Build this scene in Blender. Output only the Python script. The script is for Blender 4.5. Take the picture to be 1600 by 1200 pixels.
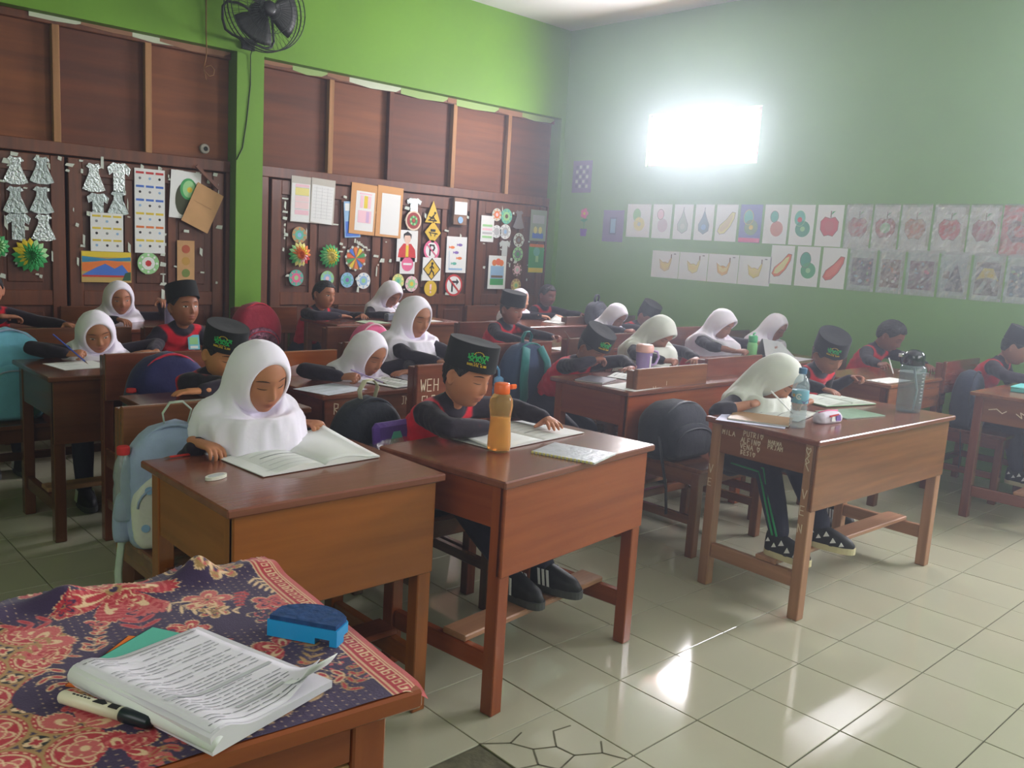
import bpy, math, random
import numpy as np
from mathutils import Vector, Matrix

random.seed(4)
RNG = np.random.default_rng(7)
for o in list(bpy.data.objects):
    bpy.data.objects.remove(o)
scene = bpy.context.scene
COL = scene.collection

# ------------------------------------------------------------------ camera
cam_data = bpy.data.cameras.new('camera')
cam = bpy.data.objects.new('camera', cam_data)
COL.objects.link(cam)
cam_data.sensor_width = 36.0
cam_data.lens = 36.0 * 1359.2 / 1600.0
cam_data.clip_start = 0.05
_right = Vector((0.68055085, 0.73023678, 0.06003985))
_down = Vector((0.15516479, -0.06355159, -0.98584232))
_fwd = Vector((-0.7160827, 0.6802319, -0.15655713))
m = Matrix((( _right.x, -_down.x, -_fwd.x, 1.6316), (_right.y, -_down.y, -_fwd.y, -1.8113),
            (_right.z, -_down.z, -_fwd.z, 1.3658), (0, 0, 0, 1)))
cam.matrix_world = m
scene.camera = cam
# ------------------------------------------------------------------ view + world
vs = scene.view_settings
vs.view_transform = 'Standard'
vs.look = 'None'
vs.gamma = 1.0
vs.use_curve_mapping = False
vs.exposure = 0.27
world = bpy.data.worlds.new('world')
scene.world = world
world.use_nodes = True
wn = world.node_tree
bg = wn.nodes['Background']
bg.inputs[0].default_value = (0.86, 0.93, 1.0, 1)
bg.inputs[1].default_value = 9.0

XW, YW, ZC = -4.48, 4.5, 3.43          # left wall, back wall, ceiling
XF, YN = 3.4, -3.3                     # blackboard wall and near wall, both behind the lens


def area_light(name, loc, rot, sx, sy, power, color=(0.95, 0.92, 1.0)):
    d = bpy.data.lights.new(name, 'AREA')
    d.shape = 'RECTANGLE'
    d.size, d.size_y = sx, sy
    d.energy = power
    d.color = color
    o = bpy.data.objects.new(name, d)
    COL.objects.link(o)
    o.location = loc
    o.rotation_euler = rot
    return o


# daylight through the two back wall windows, then two added fill lamps
area_light('daylight_back_left', (-2.88, YW + 0.13, 2.365), (math.radians(90), 0, math.pi), 1.06, 0.40, 165)
area_light('daylight_back_right', (1.35, YW + 0.13, 2.26), (math.radians(90), 0, math.pi), 1.85, 0.70, 185)
area_light('fill_front', (XF - 0.05, 1.7, 2.0), (0, math.radians(90), 0), 1.3, 3.0, 46)  # added fill lamp; the front wall behind it has no window
area_light('fill_near', (1.2, YN + 0.05, 2.0), (math.radians(-90), 0, math.pi), 2.6, 1.2, 24)  # second added fill, set before the windowless near wall


# ------------------------------------------------------------------ helpers
def lin(c):
    return tuple((x / 12.92 if x <= 0.04045 else ((x + 0.055) / 1.055) ** 2.4) for x in c)


def rgb(r, g, b):
    return lin((r / 255.0, g / 255.0, b / 255.0))


_mats = {}


def mat(name, col, rough=0.6, metal=0.0, var=0.0, scale=8.0, bump=0.0, bscale=60.0, stretch=(1, 1, 1),
        col2=None, spec=0.5, trans=0.0, alpha=1.0, emit=0.0, sss=0.0, coat=0.0, sheen=0.0, ior=1.45):
    if name in _mats:
        return _mats[name]
    mt = bpy.data.materials.new(name)
    mt.use_nodes = True
    nt = mt.node_tree
    b = nt.nodes['Principled BSDF']
    b.inputs['Roughness'].default_value = rough
    b.inputs['Metallic'].default_value = metal
    b.inputs['Specular IOR Level'].default_value = spec
    b.inputs['IOR'].default_value = ior
    b.inputs['Transmission Weight'].default_value = trans
    b.inputs['Alpha'].default_value = alpha
    b.inputs['Coat Weight'].default_value = coat
    b.inputs['Coat Roughness'].default_value = 0.15
    b.inputs['Sheen Weight'].default_value = sheen
    if emit:
        b.inputs['Emission Color'].default_value = (*col, 1)
        b.inputs['Emission Strength'].default_value = emit
    b.inputs['Base Color'].default_value = (*col, 1)
    tc = nt.nodes.new('ShaderNodeTexCoord')
    mp = nt.nodes.new('ShaderNodeMapping')
    mp.inputs['Scale'].default_value = stretch
    nt.links.new(tc.outputs['Object'], mp.inputs['Vector'])
    if var or col2:
        n = nt.nodes.new('ShaderNodeTexNoise')
        n.inputs['Scale'].default_value = scale
        n.inputs['Detail'].default_value = 6
        nt.links.new(mp.outputs['Vector'], n.inputs['Vector'])
        r = nt.nodes.new('ShaderNodeValToRGB')
        r.color_ramp.elements[0].position = 0.32
        r.color_ramp.elements[1].position = 0.68
        c2 = col2 if col2 else tuple(min(1, x * (1 + var)) for x in col)
        c1 = col if col2 else tuple(x * (1 - var) for x in col)
        r.color_ramp.elements[0].color = (*c1, 1)
        r.color_ramp.elements[1].color = (*c2, 1)
        nt.links.new(n.outputs['Fac'], r.inputs['Fac'])
        nt.links.new(r.outputs['Color'], b.inputs['Base Color'])
    if bump:
        n2 = nt.nodes.new('ShaderNodeTexNoise')
        n2.inputs['Scale'].default_value = bscale
        n2.inputs['Detail'].default_value = 4
        nt.links.new(mp.outputs['Vector'], n2.inputs['Vector'])
        bp = nt.nodes.new('ShaderNodeBump')
        bp.inputs['Strength'].default_value = bump
        bp.inputs['Distance'].default_value = 0.01
        nt.links.new(n2.outputs['Fac'], bp.inputs['Height'])
        nt.links.new(bp.outputs['Normal'], b.inputs['Normal'])
    _mats[name] = mt
    return mt


def vcol_mat(name, rough=0.6, bump=0.0, bscale=80, sheen=0.0, spec=0.4):
    """material whose print comes from the mesh's own colour attribute"""
    if name in _mats:
        return _mats[name]
    mt = mat(name, (1, 1, 1), rough, bump=bump, bscale=bscale, sheen=sheen, spec=spec)
    nt = mt.node_tree
    a = nt.nodes.new('ShaderNodeVertexColor')
    a.layer_name = 'print'
    nt.links.new(a.outputs['Color'], nt.nodes['Principled BSDF'].inputs['Base Color'])
    return mt


def wood(name, c, c2, rough=0.35, axis='y', coat=0.25, scale=3.0):
    st = {'x': (0.6, 9, 9), 'y': (9, 0.6, 9), 'z': (9, 9, 0.6)}[axis]
    return mat(name, c, rough, col2=c2, scale=scale, stretch=st, bump=0.06, bscale=9, coat=coat)


class MB:
    def __init__(s):
        s.v = []
        s.f = []
        s.m = []
        s.n = 0

    def add(s, V, F, mi=0):
        s.v.append(np.asarray(V, float).reshape(-1, 3))
        o = s.n
        for f in F:
            s.f.append([int(i) + o for i in f])
            s.m.append(mi)
        s.n += len(s.v[-1])
        return s

    def box(s, lo, hi, mi=0, ch=0.0, M=None):
        lo, hi = np.minimum(lo, hi).astype(float), np.maximum(lo, hi).astype(float)
        if ch <= 0:
            V = [(x, y, z) for x in (lo[0], hi[0]) for y in (lo[1], hi[1]) for z in (lo[2], hi[2])]
            F = [(0, 1, 3, 2), (4, 6, 7, 5), (0, 4, 5, 1), (2, 3, 7, 6), (0, 2, 6, 4), (1, 5, 7, 3)]
        else:
            ch = min(ch, 0.45 * float(min(hi - lo)))
            V = []
            idx = {}
            for sx in (0, 1):
                for sy in (0, 1):
                    for sz in (0, 1):
                        c = [(lo, hi)[q][k] for k, q in enumerate((sx, sy, sz))]
                        for a in range(3):
                            p = list(c)
                            for k, q in enumerate((sx, sy, sz)):
                                if k != a:
                                    p[k] += ch * (1 - 2 * q)
                            idx[(sx, sy, sz, a)] = len(V)
                            V.append(p)
            F = []
            for a in range(3):
                b, c = (a + 1) % 3, (a + 2) % 3
                for q in (0, 1):
                    fs = []
                    for (u, w) in ((0, 0), (1, 0), (1, 1), (0, 1)):
                        k = [0, 0, 0]
                        k[a], k[b], k[c] = q, u, w
                        fs.append(idx[(*k, a)])
                    F.append(fs if q else fs[::-1])
                    # edges parallel to a
                for u in (0, 1):
                    for w in (0, 1):
                        k0, k1 = [0] * 3, [0] * 3
                        k0[a], k0[b], k0[c] = 0, u, w
                        k1[a], k1[b], k1[c] = 1, u, w
                        fs = [idx[(*k0, b)], idx[(*k1, b)], idx[(*k1, c)], idx[(*k0, c)]]
                        F.append(fs if (u ^ w) else fs[::-1])
            for sx in (0, 1):
                for sy in (0, 1):
                    for sz in (0, 1):
                        fs = [idx[(sx, sy, sz, a)] for a in range(3)]
                        F.append(fs if (sx + sy + sz) % 2 else fs[::-1])
        V = np.array(V)
        if M is not None:
            M = np.array(M)
            V = V @ M[:3, :3].T + M[:3, 3]
        return s.add(V, F, mi)

    def tube(s, pts, r, n=8, mi=0, caps=True, side=None, flat=1.0, round_caps=False):
        V, F = tube_mesh(pts, r, n, caps, side, flat, round_caps)
        return s.add(V, F, mi)

    def lathe(s, prof, n=20, c=(0, 0, 0), mi=0, sq=(1, 1)):
        V = []
        for (r, z) in prof:
            for k in range(n):
                a = 2 * math.pi * k / n
                V.append((c[0] + r * sq[0] * math.cos(a), c[1] + r * sq[1] * math.sin(a), c[2] + z))
        F = []
        for i in range(len(prof) - 1):
            for k in range(n):
                k2 = (k + 1) % n
                F.append((i * n + k, i * n + k2, (i + 1) * n + k2, (i + 1) * n + k))
        F.append(list(range(n))[::-1])
        F.append([(len(prof) - 1) * n + k for k in range(n)])
        return s.add(V, F, mi)

    def prism(s, poly, O, U, W, th, mi=0, off=0.0):
        O, U, W = (np.array(q, float) for q in (O, U, W))
        N = np.cross(U, W)
        N /= np.linalg.norm(N)
        k = len(poly)
        A = [O + U * a + W * b + N * off for a, b in poly]
        B = [p + N * th for p in A]
        ar = sum(poly[i][0] * poly[(i + 1) % k][1] - poly[(i + 1) % k][0] * poly[i][1] for i in range(k))
        F = [list(range(k))[::-1], list(range(k, 2 * k))] + [(i, (i + 1) % k, k + (i + 1) % k, k + i) for i in range(k)]
        if ar < 0:
            F = [f[::-1] for f in F]
        return s.add(A + B, F, mi)

    def stroke(s, pl, O, U, W, w=0.004, th=0.0008, mi=0, off=0.0):
        """a drawn line: ribbon of small quads lying on a plane"""
        O, U, W = (np.array(q, float) for q in (O, U, W))
        N = np.cross(U, W)
        N /= np.linalg.norm(N)
        for (a, b) in zip(pl[:-1], pl[1:]):
            d = np.array(b, float) - np.array(a, float)
            l = np.linalg.norm(d)
            if l < 1e-9:
                continue
            t = np.array([-d[1], d[0]]) / l * w / 2
            e = d / l * w * 0.3
            q = [np.array(a) - e - t, np.array(b) + e - t, np.array(b) + e + t, np.array(a) - e + t]
            s.prism([tuple(x) for x in q], O, U, W, th, mi, off)
        return s


def tube_mesh(pts, r, n=8, caps=True, side=None, flat=1.0, round_caps=False):
    P = np.array(pts, float)
    k = len(P)
    R = np.full(k, r, float) if np.isscalar(r) else np.array(r, float)
    FL = np.full(k, flat, float) if np.isscalar(flat) else np.array(flat, float)
    if round_caps:
        d0 = P[0] - P[1]
        d0 /= np.linalg.norm(d0)
        d1 = P[-1] - P[-2]
        d1 /= np.linalg.norm(d1)
        f0, f1 = min(1, FL[0]), min(1, FL[-1])
        P = np.vstack([P[0] + d0 * R[0] * f0, P[0] + d0 * R[0] * .72 * f0, P, P[-1] + d1 * R[-1] * .72 * f1, P[-1] + d1 * R[-1] * f1])
        R = np.concatenate([[R[0] * .15, R[0] * .7], R, [R[-1] * .7, R[-1] * .15]])
        FL = np.concatenate([[FL[0]] * 2, FL, [FL[-1]] * 2])
        k += 4
    T = np.gradient(P, axis=0)
    T /= np.linalg.norm(T, axis=1)[:, None] + 1e-12
    if side is None:
        side = np.array([0, 0, 1.0]) if abs(T[0][2]) < 0.9 else np.array([1.0, 0, 0])
    S = np.array(side, float)
    V = []
    for i in range(k):
        S = S - T[i] * (S @ T[i])
        S /= np.linalg.norm(S) + 1e-12
        B = np.cross(T[i], S)
        for j in range(n):
            a = 2 * math.pi * j / n
            V.append(P[i] + R[i] * (math.cos(a) * S + math.sin(a) * FL[i] * B))
    F = []
    for i in range(k - 1):
        for j in range(n):
            j2 = (j + 1) % n
            F.append((i * n + j, i * n + j2, (i + 1) * n + j2, (i + 1) * n + j))
    if caps:
        F.append(list(range(n))[::-1])
        F.append([(k - 1) * n + j for j in range(n)])
    return np.array(V), F


def mesh_from(name, V, F, mats, mi=None, smooth=False, colors=None):
    me = bpy.data.meshes.new(name)
    me.from_pydata([tuple(v) for v in V], [], [tuple(f) for f in F])
    for mt in mats:
        me.materials.append(mt)
    if mi is not None and len(mats) > 1:
        me.polygons.foreach_set('material_index', np.array(mi, dtype=np.int32))
    if smooth:
        me.polygons.foreach_set('use_smooth', np.ones(len(me.polygons), dtype=bool))
    if colors is not None:
        ca = me.color_attributes.new('print', 'FLOAT_COLOR', 'POINT')
        c4 = np.ones((len(V), 4), np.float32)
        c4[:, :3] = colors
        ca.data.foreach_set('color', c4.ravel())
    me.update()
    return me


def obj(name, mb, mats, parent=None, smooth=False, loc=None, rotz=0.0):
    if not isinstance(mats, (list, tuple)):
        mats = [mats]
    V = np.vstack(mb.v)
    if loc is not None and parent is None:      # world-space vertices, origin moved to loc
        pass
    me = mesh_from(name, V, mb.f, mats, mb.m, smooth)
    o = bpy.data.objects.new(name, me)
    COL.objects.link(o)
    if parent is not None:
        o.parent = parent
    if loc is not None:
        o.location = loc
        o.rotation_euler = (0, 0, rotz)
    return o


def tag(o, label=None, cat=None, group=None, kind=None):
    if label:
        o['label'] = label
    if cat:
        o['category'] = cat
    if group:
        o['group'] = group
    if kind:
        o['kind'] = kind
    return o


def thing(name, label, cat, loc=(0, 0, 0), rotz=0.0, group=None):
    o = bpy.data.objects.new(name, None)
    o.empty_display_size = 0.05
    COL.objects.link(o)
    o.location = loc
    o.rotation_euler = (0, 0, rotz)
    return tag(o, label, cat, group)


def struct(name, mb, mats, parent=None, label=None):
    o = obj(name, mb, mats, parent)
    if parent is None:
        o['kind'] = 'structure'
    return o


# ------------------------------------------------------------------ materials
M_green = mat('green_wall_paint', rgb(98, 146, 20), 0.6, var=0.10, scale=1.2, bump=0.05, bscale=25)
M_greenb = mat('green_wall_paint_glare', rgb(122, 166, 88), 0.55, var=0.08, scale=1.0, bump=0.04, bscale=20)  # wall green made paler, window glare put into the colour
M_ceil = mat('ceiling_paint', rgb(205, 205, 200), 0.8, var=0.05, scale=1.5)
M_grout = mat('grout', rgb(70, 68, 52), 0.9)
M_tile = mat('floor_tile', rgb(182, 180, 158), 0.08, var=0.05, scale=2.0, spec=0.6, bump=0.012, bscale=5)
M_cement = mat('cement', rgb(95, 92, 72), 0.9, var=0.25, scale=30, bump=0.3)
M_ply = wood('plywood_brown', rgb(98, 50, 20), rgb(132, 74, 32), 0.65, 'y', 0.0, 1.6)
M_ply2 = wood('plywood_brown_dark', rgb(80, 38, 16), rgb(106, 54, 24), 0.65, 'y', 0.0, 1.6)
M_stud = wood('raw_stud', rgb(140, 98, 58), rgb(172, 126, 82), 0.7, 'z', 0.0)
M_doorw = wood('door_wood', rgb(84, 40, 14), rgb(110, 56, 20), 0.5, 'z', 0.08)
M_doorp = wood('door_panel_wood', rgb(74, 34, 12), rgb(96, 46, 18), 0.5, 'z', 0.08)
M_paperw = mat('white_paper', rgb(226, 228, 226), 0.75)
M_tape = mat('torn_paper', rgb(200, 208, 196), 0.8)
M_black = mat('black_print', rgb(28, 28, 32), 0.7)
M_grey = mat('grey_print', rgb(120, 122, 126), 0.7)
M_lgrey = mat('light_grey_print', rgb(178, 180, 182), 0.7)
M_red = mat('red_print', rgb(196, 40, 40), 0.6)
M_pink = mat('pink_print', rgb(222, 96, 140), 0.6)
M_lpink = mat('light_pink_print', rgb(232, 190, 200), 0.6)
M_yel = mat('yellow_print', rgb(222, 196, 40), 0.6)
M_lyel = mat('light_yellow_print', rgb(224, 214, 130), 0.6)
M_org = mat('orange_print', rgb(222, 116, 40), 0.6)
M_grn = mat('green_print', rgb(52, 158, 84), 0.6)
M_lgrn = mat('light_green_print', rgb(150, 205, 140), 0.6)
M_teal = mat('teal_print', rgb(90, 180, 160), 0.6)
M_blue = mat('blue_print', rgb(60, 110, 200), 0.6)
M_lblue = mat('light_blue_print', rgb(140, 180, 215), 0.6)
M_pur = mat('purple_print', rgb(120, 90, 170), 0.6)
M_brn = mat('brown_print', rgb(110, 80, 60), 0.6)
M_card = mat('cardboard', rgb(190, 148, 100), 0.8, var=0.06, scale=10)
M_foil = mat('silver_foil', rgb(190, 200, 198), 0.25, 0.75, bump=0.9, bscale=70)
M_chrome = mat('bright_metal', rgb(200, 200, 205), 0.2, 1.0)
M_chalk = mat('scratched_chalk', rgb(225, 205, 180), 0.8)


def clear_plastic(name, col, rough=0.08, alpha=0.35, bump=0.6, bscale=40):
    if name in _mats:
        return _mats[name]
    mt = bpy.data.materials.new(name)
    mt.use_nodes = True
    nt = mt.node_tree
    for n in list(nt.nodes):
        nt.nodes.remove(n)
    out = nt.nodes.new('ShaderNodeOutputMaterial')
    mix = nt.nodes.new('ShaderNodeMixShader')
    tr = nt.nodes.new('ShaderNodeBsdfTransparent')
    gl = nt.nodes.new('ShaderNodeBsdfPrincipled')
    tr.inputs[0].default_value = (*[0.55 + 0.45 * c for c in col], 1)
    gl.inputs['Base Color'].default_value = (*col, 1)
    gl.inputs['Roughness'].default_value = rough
    gl.inputs['Specular IOR Level'].default_value = 1.0
    mix.inputs[0].default_value = alpha
    n2 = nt.nodes.new('ShaderNodeTexNoise')
    n2.inputs['Scale'].default_value = bscale
    tc = nt.nodes.new('ShaderNodeTexCoord')
    nt.links.new(tc.outputs['Object'], n2.inputs['Vector'])
    bp = nt.nodes.new('ShaderNodeBump')
    bp.inputs['Strength'].default_value = bump
    bp.inputs['Distance'].default_value = 0.02
    nt.links.new(n2.outputs['Fac'], bp.inputs['Height'])
    nt.links.new(bp.outputs['Normal'], gl.inputs['Normal'])
    nt.links.new(tr.outputs[0], mix.inputs[1])
    nt.links.new(gl.outputs[0], mix.inputs[2])
    nt.links.new(mix.outputs[0], out.inputs[0])
    _mats[name] = mt
    return mt


M_sleeve = bpy.data.materials.new('crinkled_sleeve')
M_sleeve.use_nodes = True
_nt = M_sleeve.node_tree
for _n in list(_nt.nodes):
    _nt.nodes.remove(_n)
_o = _nt.nodes.new('ShaderNodeOutputMaterial')
_m = _nt.nodes.new('ShaderNodeMixShader')
_t = _nt.nodes.new('ShaderNodeBsdfTransparent')
_t.inputs[0].default_value = (.93, .95, .95, 1)
_g = _nt.nodes.new('ShaderNodeBsdfGlossy')
_g.inputs['Roughness'].default_value = .07
_f = _nt.nodes.new('ShaderNodeFresnel')
_f.inputs['IOR'].default_value = 1.5
_z = _nt.nodes.new('ShaderNodeTexNoise')
_z.inputs['Scale'].default_value = 42
_b = _nt.nodes.new('ShaderNodeBump')
_b.inputs['Strength'].default_value = .8
_b.inputs['Distance'].default_value = .010
_nt.links.new(_z.outputs['Fac'], _b.inputs['Height'])
_nt.links.new(_b.outputs['Normal'], _g.inputs['Normal'])
_nt.links.new(_b.outputs['Normal'], _f.inputs['Normal'])
_nt.links.new(_f.outputs[0], _m.inputs[0])
_nt.links.new(_t.outputs[0], _m.inputs[1])
_nt.links.new(_g.outputs[0], _m.inputs[2])
_nt.links.new(_m.outputs[0], _o.inputs[0])

# ------------------------------------------------------------------ setting: floor with its tiles
S = 0.30
mb = MB()
mb.box((XW - .2, YN - .1, -0.08), (XF + .1, YW + .1, -0.004))
floor = struct('floor', mb, M_grout)
tile_me = None
mb = MB()
mb.box((0.0018, 0.0018, -0.006), (S - 0.0018, S - 0.0018, 0.0), 0, 0.0012)
tile_me = mesh_from('tile', np.vstack(mb.v), mb.f, [M_tile])
cells = []
camp = Vector((1.6316, -1.8113, 1.3658))
for i in range(-15, 12):
    for j in range(-11, 15):
        x, y = i * S, j * S
        if x < XW - 0.2 or x + S > XF + .15:
            continue
        if (i, j) == (0, -2):
            continue
        d = Vector((x + .15, y + .15, 0)) - camp
        z_ = d.dot(_fwd)
        u = d.dot(_right) / max(z_, .01) * 1359
        v = d.dot(_down) / max(z_, .01) * 1359
        vis = z_ > 0.3 and abs(u) < 900 and v < 720
        cells.append((0 if vis else 1, d.length, i, j))
cells.sort()
rest = MB()
for q, (nv, dd, i, j) in enumerate(cells):
    if q < 298:
        t = bpy.data.objects.new('tile', tile_me)
        COL.objects.link(t)
        t.parent = floor
        t.location = (i * S, j * S, random.uniform(-0.0006, 0.0006))
    else:
        rest.box((i * S + .0018, j * S + .0018, -0.006), (i * S + S - .0018, j * S + S - .0018, 0.0), 0)
tag(obj('tile_field', rest, M_tile, floor), kind='stuff')
mb = MB()
mb.box((0.002, -0.598, -0.02), (0.298, -0.302, -0.003))
obj('cement_patch', mb, M_cement, floor)
mb = MB()
for pl in ([(0.0, .0), (.05, .07), (.11, .10), (.14, .16), (.2, .17), (.24, .24), (.30, .27)],
           [(.11, .10), (.17, .06), (.22, .09), (.30, .05)], [(.2, .17), (.22, .09)], [(.17, .06), (.15, .0)],
           [(.14, .16), (.08, .21), (.09, .27)], [(.24, .24), (.20, .28)], [(.05, .07), (.03, .13)]):
    mb.stroke(pl, (0, -.3, 0), (1, 0, 0), (0, 1, 0), 0.0045, 0.0006, 0, 0.0008)
obj('tile_crack', mb, M_cement, floor)

# ------------------------------------------------------------------ walls and ceiling
mb = MB()
mb.box((XW - .2, YN - .1, ZC), (XF + .1, YW + .1, ZC + .1))
struct('ceiling', mb, M_ceil)
OP1 = (-2.3, 1.114)
OP2 = (1.321, 4.445)
ZT = 2.61
mb = MB()
mb.box((XW - .22, YN, ZT), (XW, YW, ZC))
mb.box((XW - .22, OP1[1], 0), (XW, OP2[0], ZT))
mb.box((XW - .22, OP2[1], 0), (XW, YW, ZT))
mb.box((XW - .22, YN, 0), (XW, OP1[0], ZT))
wall_left = struct('wall_left', mb, M_green)
WX0, WX1, WZ0, WZ1 = -3.45, -2.315, 2.14, 2.59
W2 = (0.40, 2.3, 1.9, 2.62)
mb = MB()
mb.box((XW - .22, YW, 0), (XF, YW + .15, WZ0 if WZ0 < W2[2] else W2[2]))
mb.box((XW - .22, YW, W2[2]), (W2[0], YW + .15, WZ0))
mb.box((W2[1], YW, W2[2]), (XF, YW + .15, ZC))
mb.box((XW - .22, YW, WZ0), (WX0, YW + .15, ZC))
mb.box((WX1, YW, WZ0), (W2[0], YW + .15, ZC))
mb.box((WX0, YW, WZ1), (WX1, YW + .15, ZC))
mb.box((W2[0], YW, W2[3]), (W2[1], YW + .15, ZC))
wall_back = struct('wall_back', mb, M_greenb)
mb = MB()
mb.box((XF, YN, 0), (XF + .15, YW + .1, ZC))
struct('wall_front', mb, M_green)
mb = MB()
mb.box((XW - .2, YN - .15, 0), (XF, YN, ZC))
struct('wall_near', mb, M_green)
M_frame = mat('window_frame_paint', rgb(205, 150, 130), 0.5)
M_glass = clear_plastic('window_glass', (1, 1, 1), 0.02, 0.05, 0.0)
for wi, (x0, x1, z0, z1) in enumerate([(WX0, WX1, WZ0, WZ1), W2]):
    fr = MB()
    t_ = .035
    fr.box((x0, YW + .03, z0), (x0 + t_, YW + .1, z1), 0, .004)
    fr.box((x1 - t_, YW + .03, z0), (x1, YW + .1, z1), 0, .004)
    fr.box((x0, YW + .03, z0), (x1, YW + .1, z0 + t_), 0, .004)
    fr.box((x0, YW + .03, z1 - t_), (x1, YW + .1, z1), 0, .004)
    xm = (x0 + x1) / 2
    fr.box((xm - .02, YW + .03, z0), (xm + .02, YW + .1, z1), 0, .004)
    w = struct('window_%d' % (wi + 1), fr, M_frame)
    for a, b in ((x0 + t_, xm - .02), (xm + .02, x1 - t_)):
        pn = MB()
        pn.box((a, YW + .06, z0 + t_), (b, YW + .064, z1 - t_))
        obj('pane', pn, M_glass, w)

# wood infill of the two openings in the left wall (recessed)
XD = XW - 0.105        # face of frames
XP = XW - 0.135        # face of plywood


def leaf(n, y0, y1, z1, handle=True):
    mb = MB()
    st = 0.085
    mb.box((XD - .04, y0, 0), (XD - .015, y1, z1))
    root = struct('door_%d' % n, mb, M_doorp)
    mb = MB()
    for (a, b) in ((y0, y0 + st), (y1 - st, y1)):
        mb.box((XD - .02, a, 0.0), (XD + .004, b, z1), 0, .004)
    for (a, b) in ((z1 - .11, z1), (0.80, 0.90), (0.0, 0.16)):
        mb.box((XD - .02, y0 + st, a), (XD + .002, y1 - st, b), 0, .004)
    obj('door_frame', mb, M_doorw, root)
    k = 3
    w = (y1 - y0 - 2 * st)
    for q in range(1, k):
        mb = MB()
        yc = y0 + st + w * q / k
        mb.box((XD - .02, yc - .028, .16), (XD + .0, yc + .028, z1 - .11), 0, .003)
        obj('mullion', mb, M_doorw, root)
    for q in range(k):
        mb = MB()
        ya, yb = y0 + st + w * q / k + .05, y0 + st + w * (q + 1) / k - .05
        mb.box((XD - .02, ya, .95), (XD - .008, yb, z1 - .15), 0, .008)
        obj('panel', mb, M_doorp, root)
        mb = MB()
        mb.box((XD - .02, ya, .2), (XD - .008, yb, .76), 0, .008)
        obj('panel', mb, M_doorp, root)
    return root


n = 1
for (a, b) in ((-2.26, -1.12), (-1.12, .0), (.0, 1.08)):
    leaf(n, a + .01, b - .01, 1.76)
    n += 1
for (a, b) in ((1.44, 2.47), (2.47, 3.52), (3.52, 4.42)):
    leaf(n, a + .01, b - .01, 1.76)
    n += 1
mb = MB()
for (a, b) in (OP1, OP2):
    mb.box((XD - .06, a, 1.77), (XD + .012, b, 1.85), 0, .004)
    mb.box((XD - .06, a, ZT - .05), (XD + .012, b, ZT), 0, .004)
mb.box((XD - .06, OP2[0], 0), (XD + .012, OP2[0] + .1, 1.77), 0, .004)
mb.box((XD - .06, OP2[1] - .02, 0), (XD + .012, OP2[1], 1.77), 0, .004)
mb.box((XD - .06, OP1[1] - .03, 0), (XD + .012, OP1[1], 1.77), 0, .004)
tr = struct('trim_1', mb, M_doorw)
studs1 = (-1.85, -1.25, -.65, -.05, .525)
studs2 = (1.945, 2.515, 3.195, 3.855)
for (a, b), ss in ((OP1, studs1), (OP2, studs2)):
    edges = [a, *ss, b]
    for q in range(len(edges) - 1):
        mb = MB()
        mb.box((XP - .015, edges[q] + .002, 1.85), (XP + random.uniform(-.002, .002), edges[q + 1] - .002, ZT - .04))
        obj('plywood_panel', mb, M_ply if (q % 2) else M_ply2, wall_left)
    for sy in ss:
        mb = MB()
        mb.box((XP, sy - .022, 1.845), (XP + .045, sy + .022, ZT - .045), 0, .003)
        obj('stud', mb, M_stud if sy not in (2.515,) else M_ply2, wall_left)
# dark backing behind the timber infill
mb = MB()
mb.box((XW - .3, YN, 0), (XW - .2, YW, ZC))
struct('wall_corridor', mb, M_ply2)
# peeling paint patches along the lintel
mb = MB()
for pk_, (y0, y1, dz, mi) in enumerate(((1.34, 1.62, .03, 0), (1.6, 1.9, .05, 1), (1.9, 2.2, .04, 0), (2.1, 2.6, .055, 2), (2.6, 3.1, .06, 1),
                       (3.1, 3.3, .04, 0), (3.2, 3.7, .06, 1), (3.7, 4.1, .05, 0), (4.0, 4.43, .055, 1),
                       (-.2, .12, .03, 2), (.1, .6, .03, 0), (.42, .78, .04, 2), (.6, 1.1, .045, 0))):
    pl = [(y0, -dz * random.uniform(.5, 1)), (y0 + .4 * (y1 - y0), -dz), (y1 - .05, -dz * .8), (y1, -dz * .3), (y1, -.001), (y0, -.001)]
    mb.prism(pl, (XD + .012, 0, ZT), (0, 1, 0), (0, 0, 1), .002, mi, .0004 * pk_ + .0005)
obj('peeling_paint', mb, [mat('bare_plaster', rgb(150, 110, 84), .9), mat('old_green_paint', rgb(150, 176, 110), .8), mat('white_filler', rgb(196, 204, 180), .8)], wall_left)

# scatter volume added to imitate lens glare spreading from the windows
mh = bpy.data.materials.new('lens_glare_scatter')
mh.use_nodes = True
for n_ in list(mh.node_tree.nodes):
    mh.node_tree.nodes.remove(n_)
vo = mh.node_tree.nodes.new('ShaderNodeOutputMaterial')
vsn = mh.node_tree.nodes.new('ShaderNodeVolumeScatter')
vsn.inputs['Color'].default_value = (.82, .90, 1.0, 1)
vsn.inputs['Density'].default_value = 0.0235
vsn.inputs['Anisotropy'].default_value = 0.72
mh.node_tree.links.new(vsn.outputs[0], vo.inputs['Volume'])
mb = MB()
mb.box((XW - .215, YN - .08, -.05), (XF + .08, YW + .145, ZC + .05))
glare_obj = struct('glare_volume', mb, mh)
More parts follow.
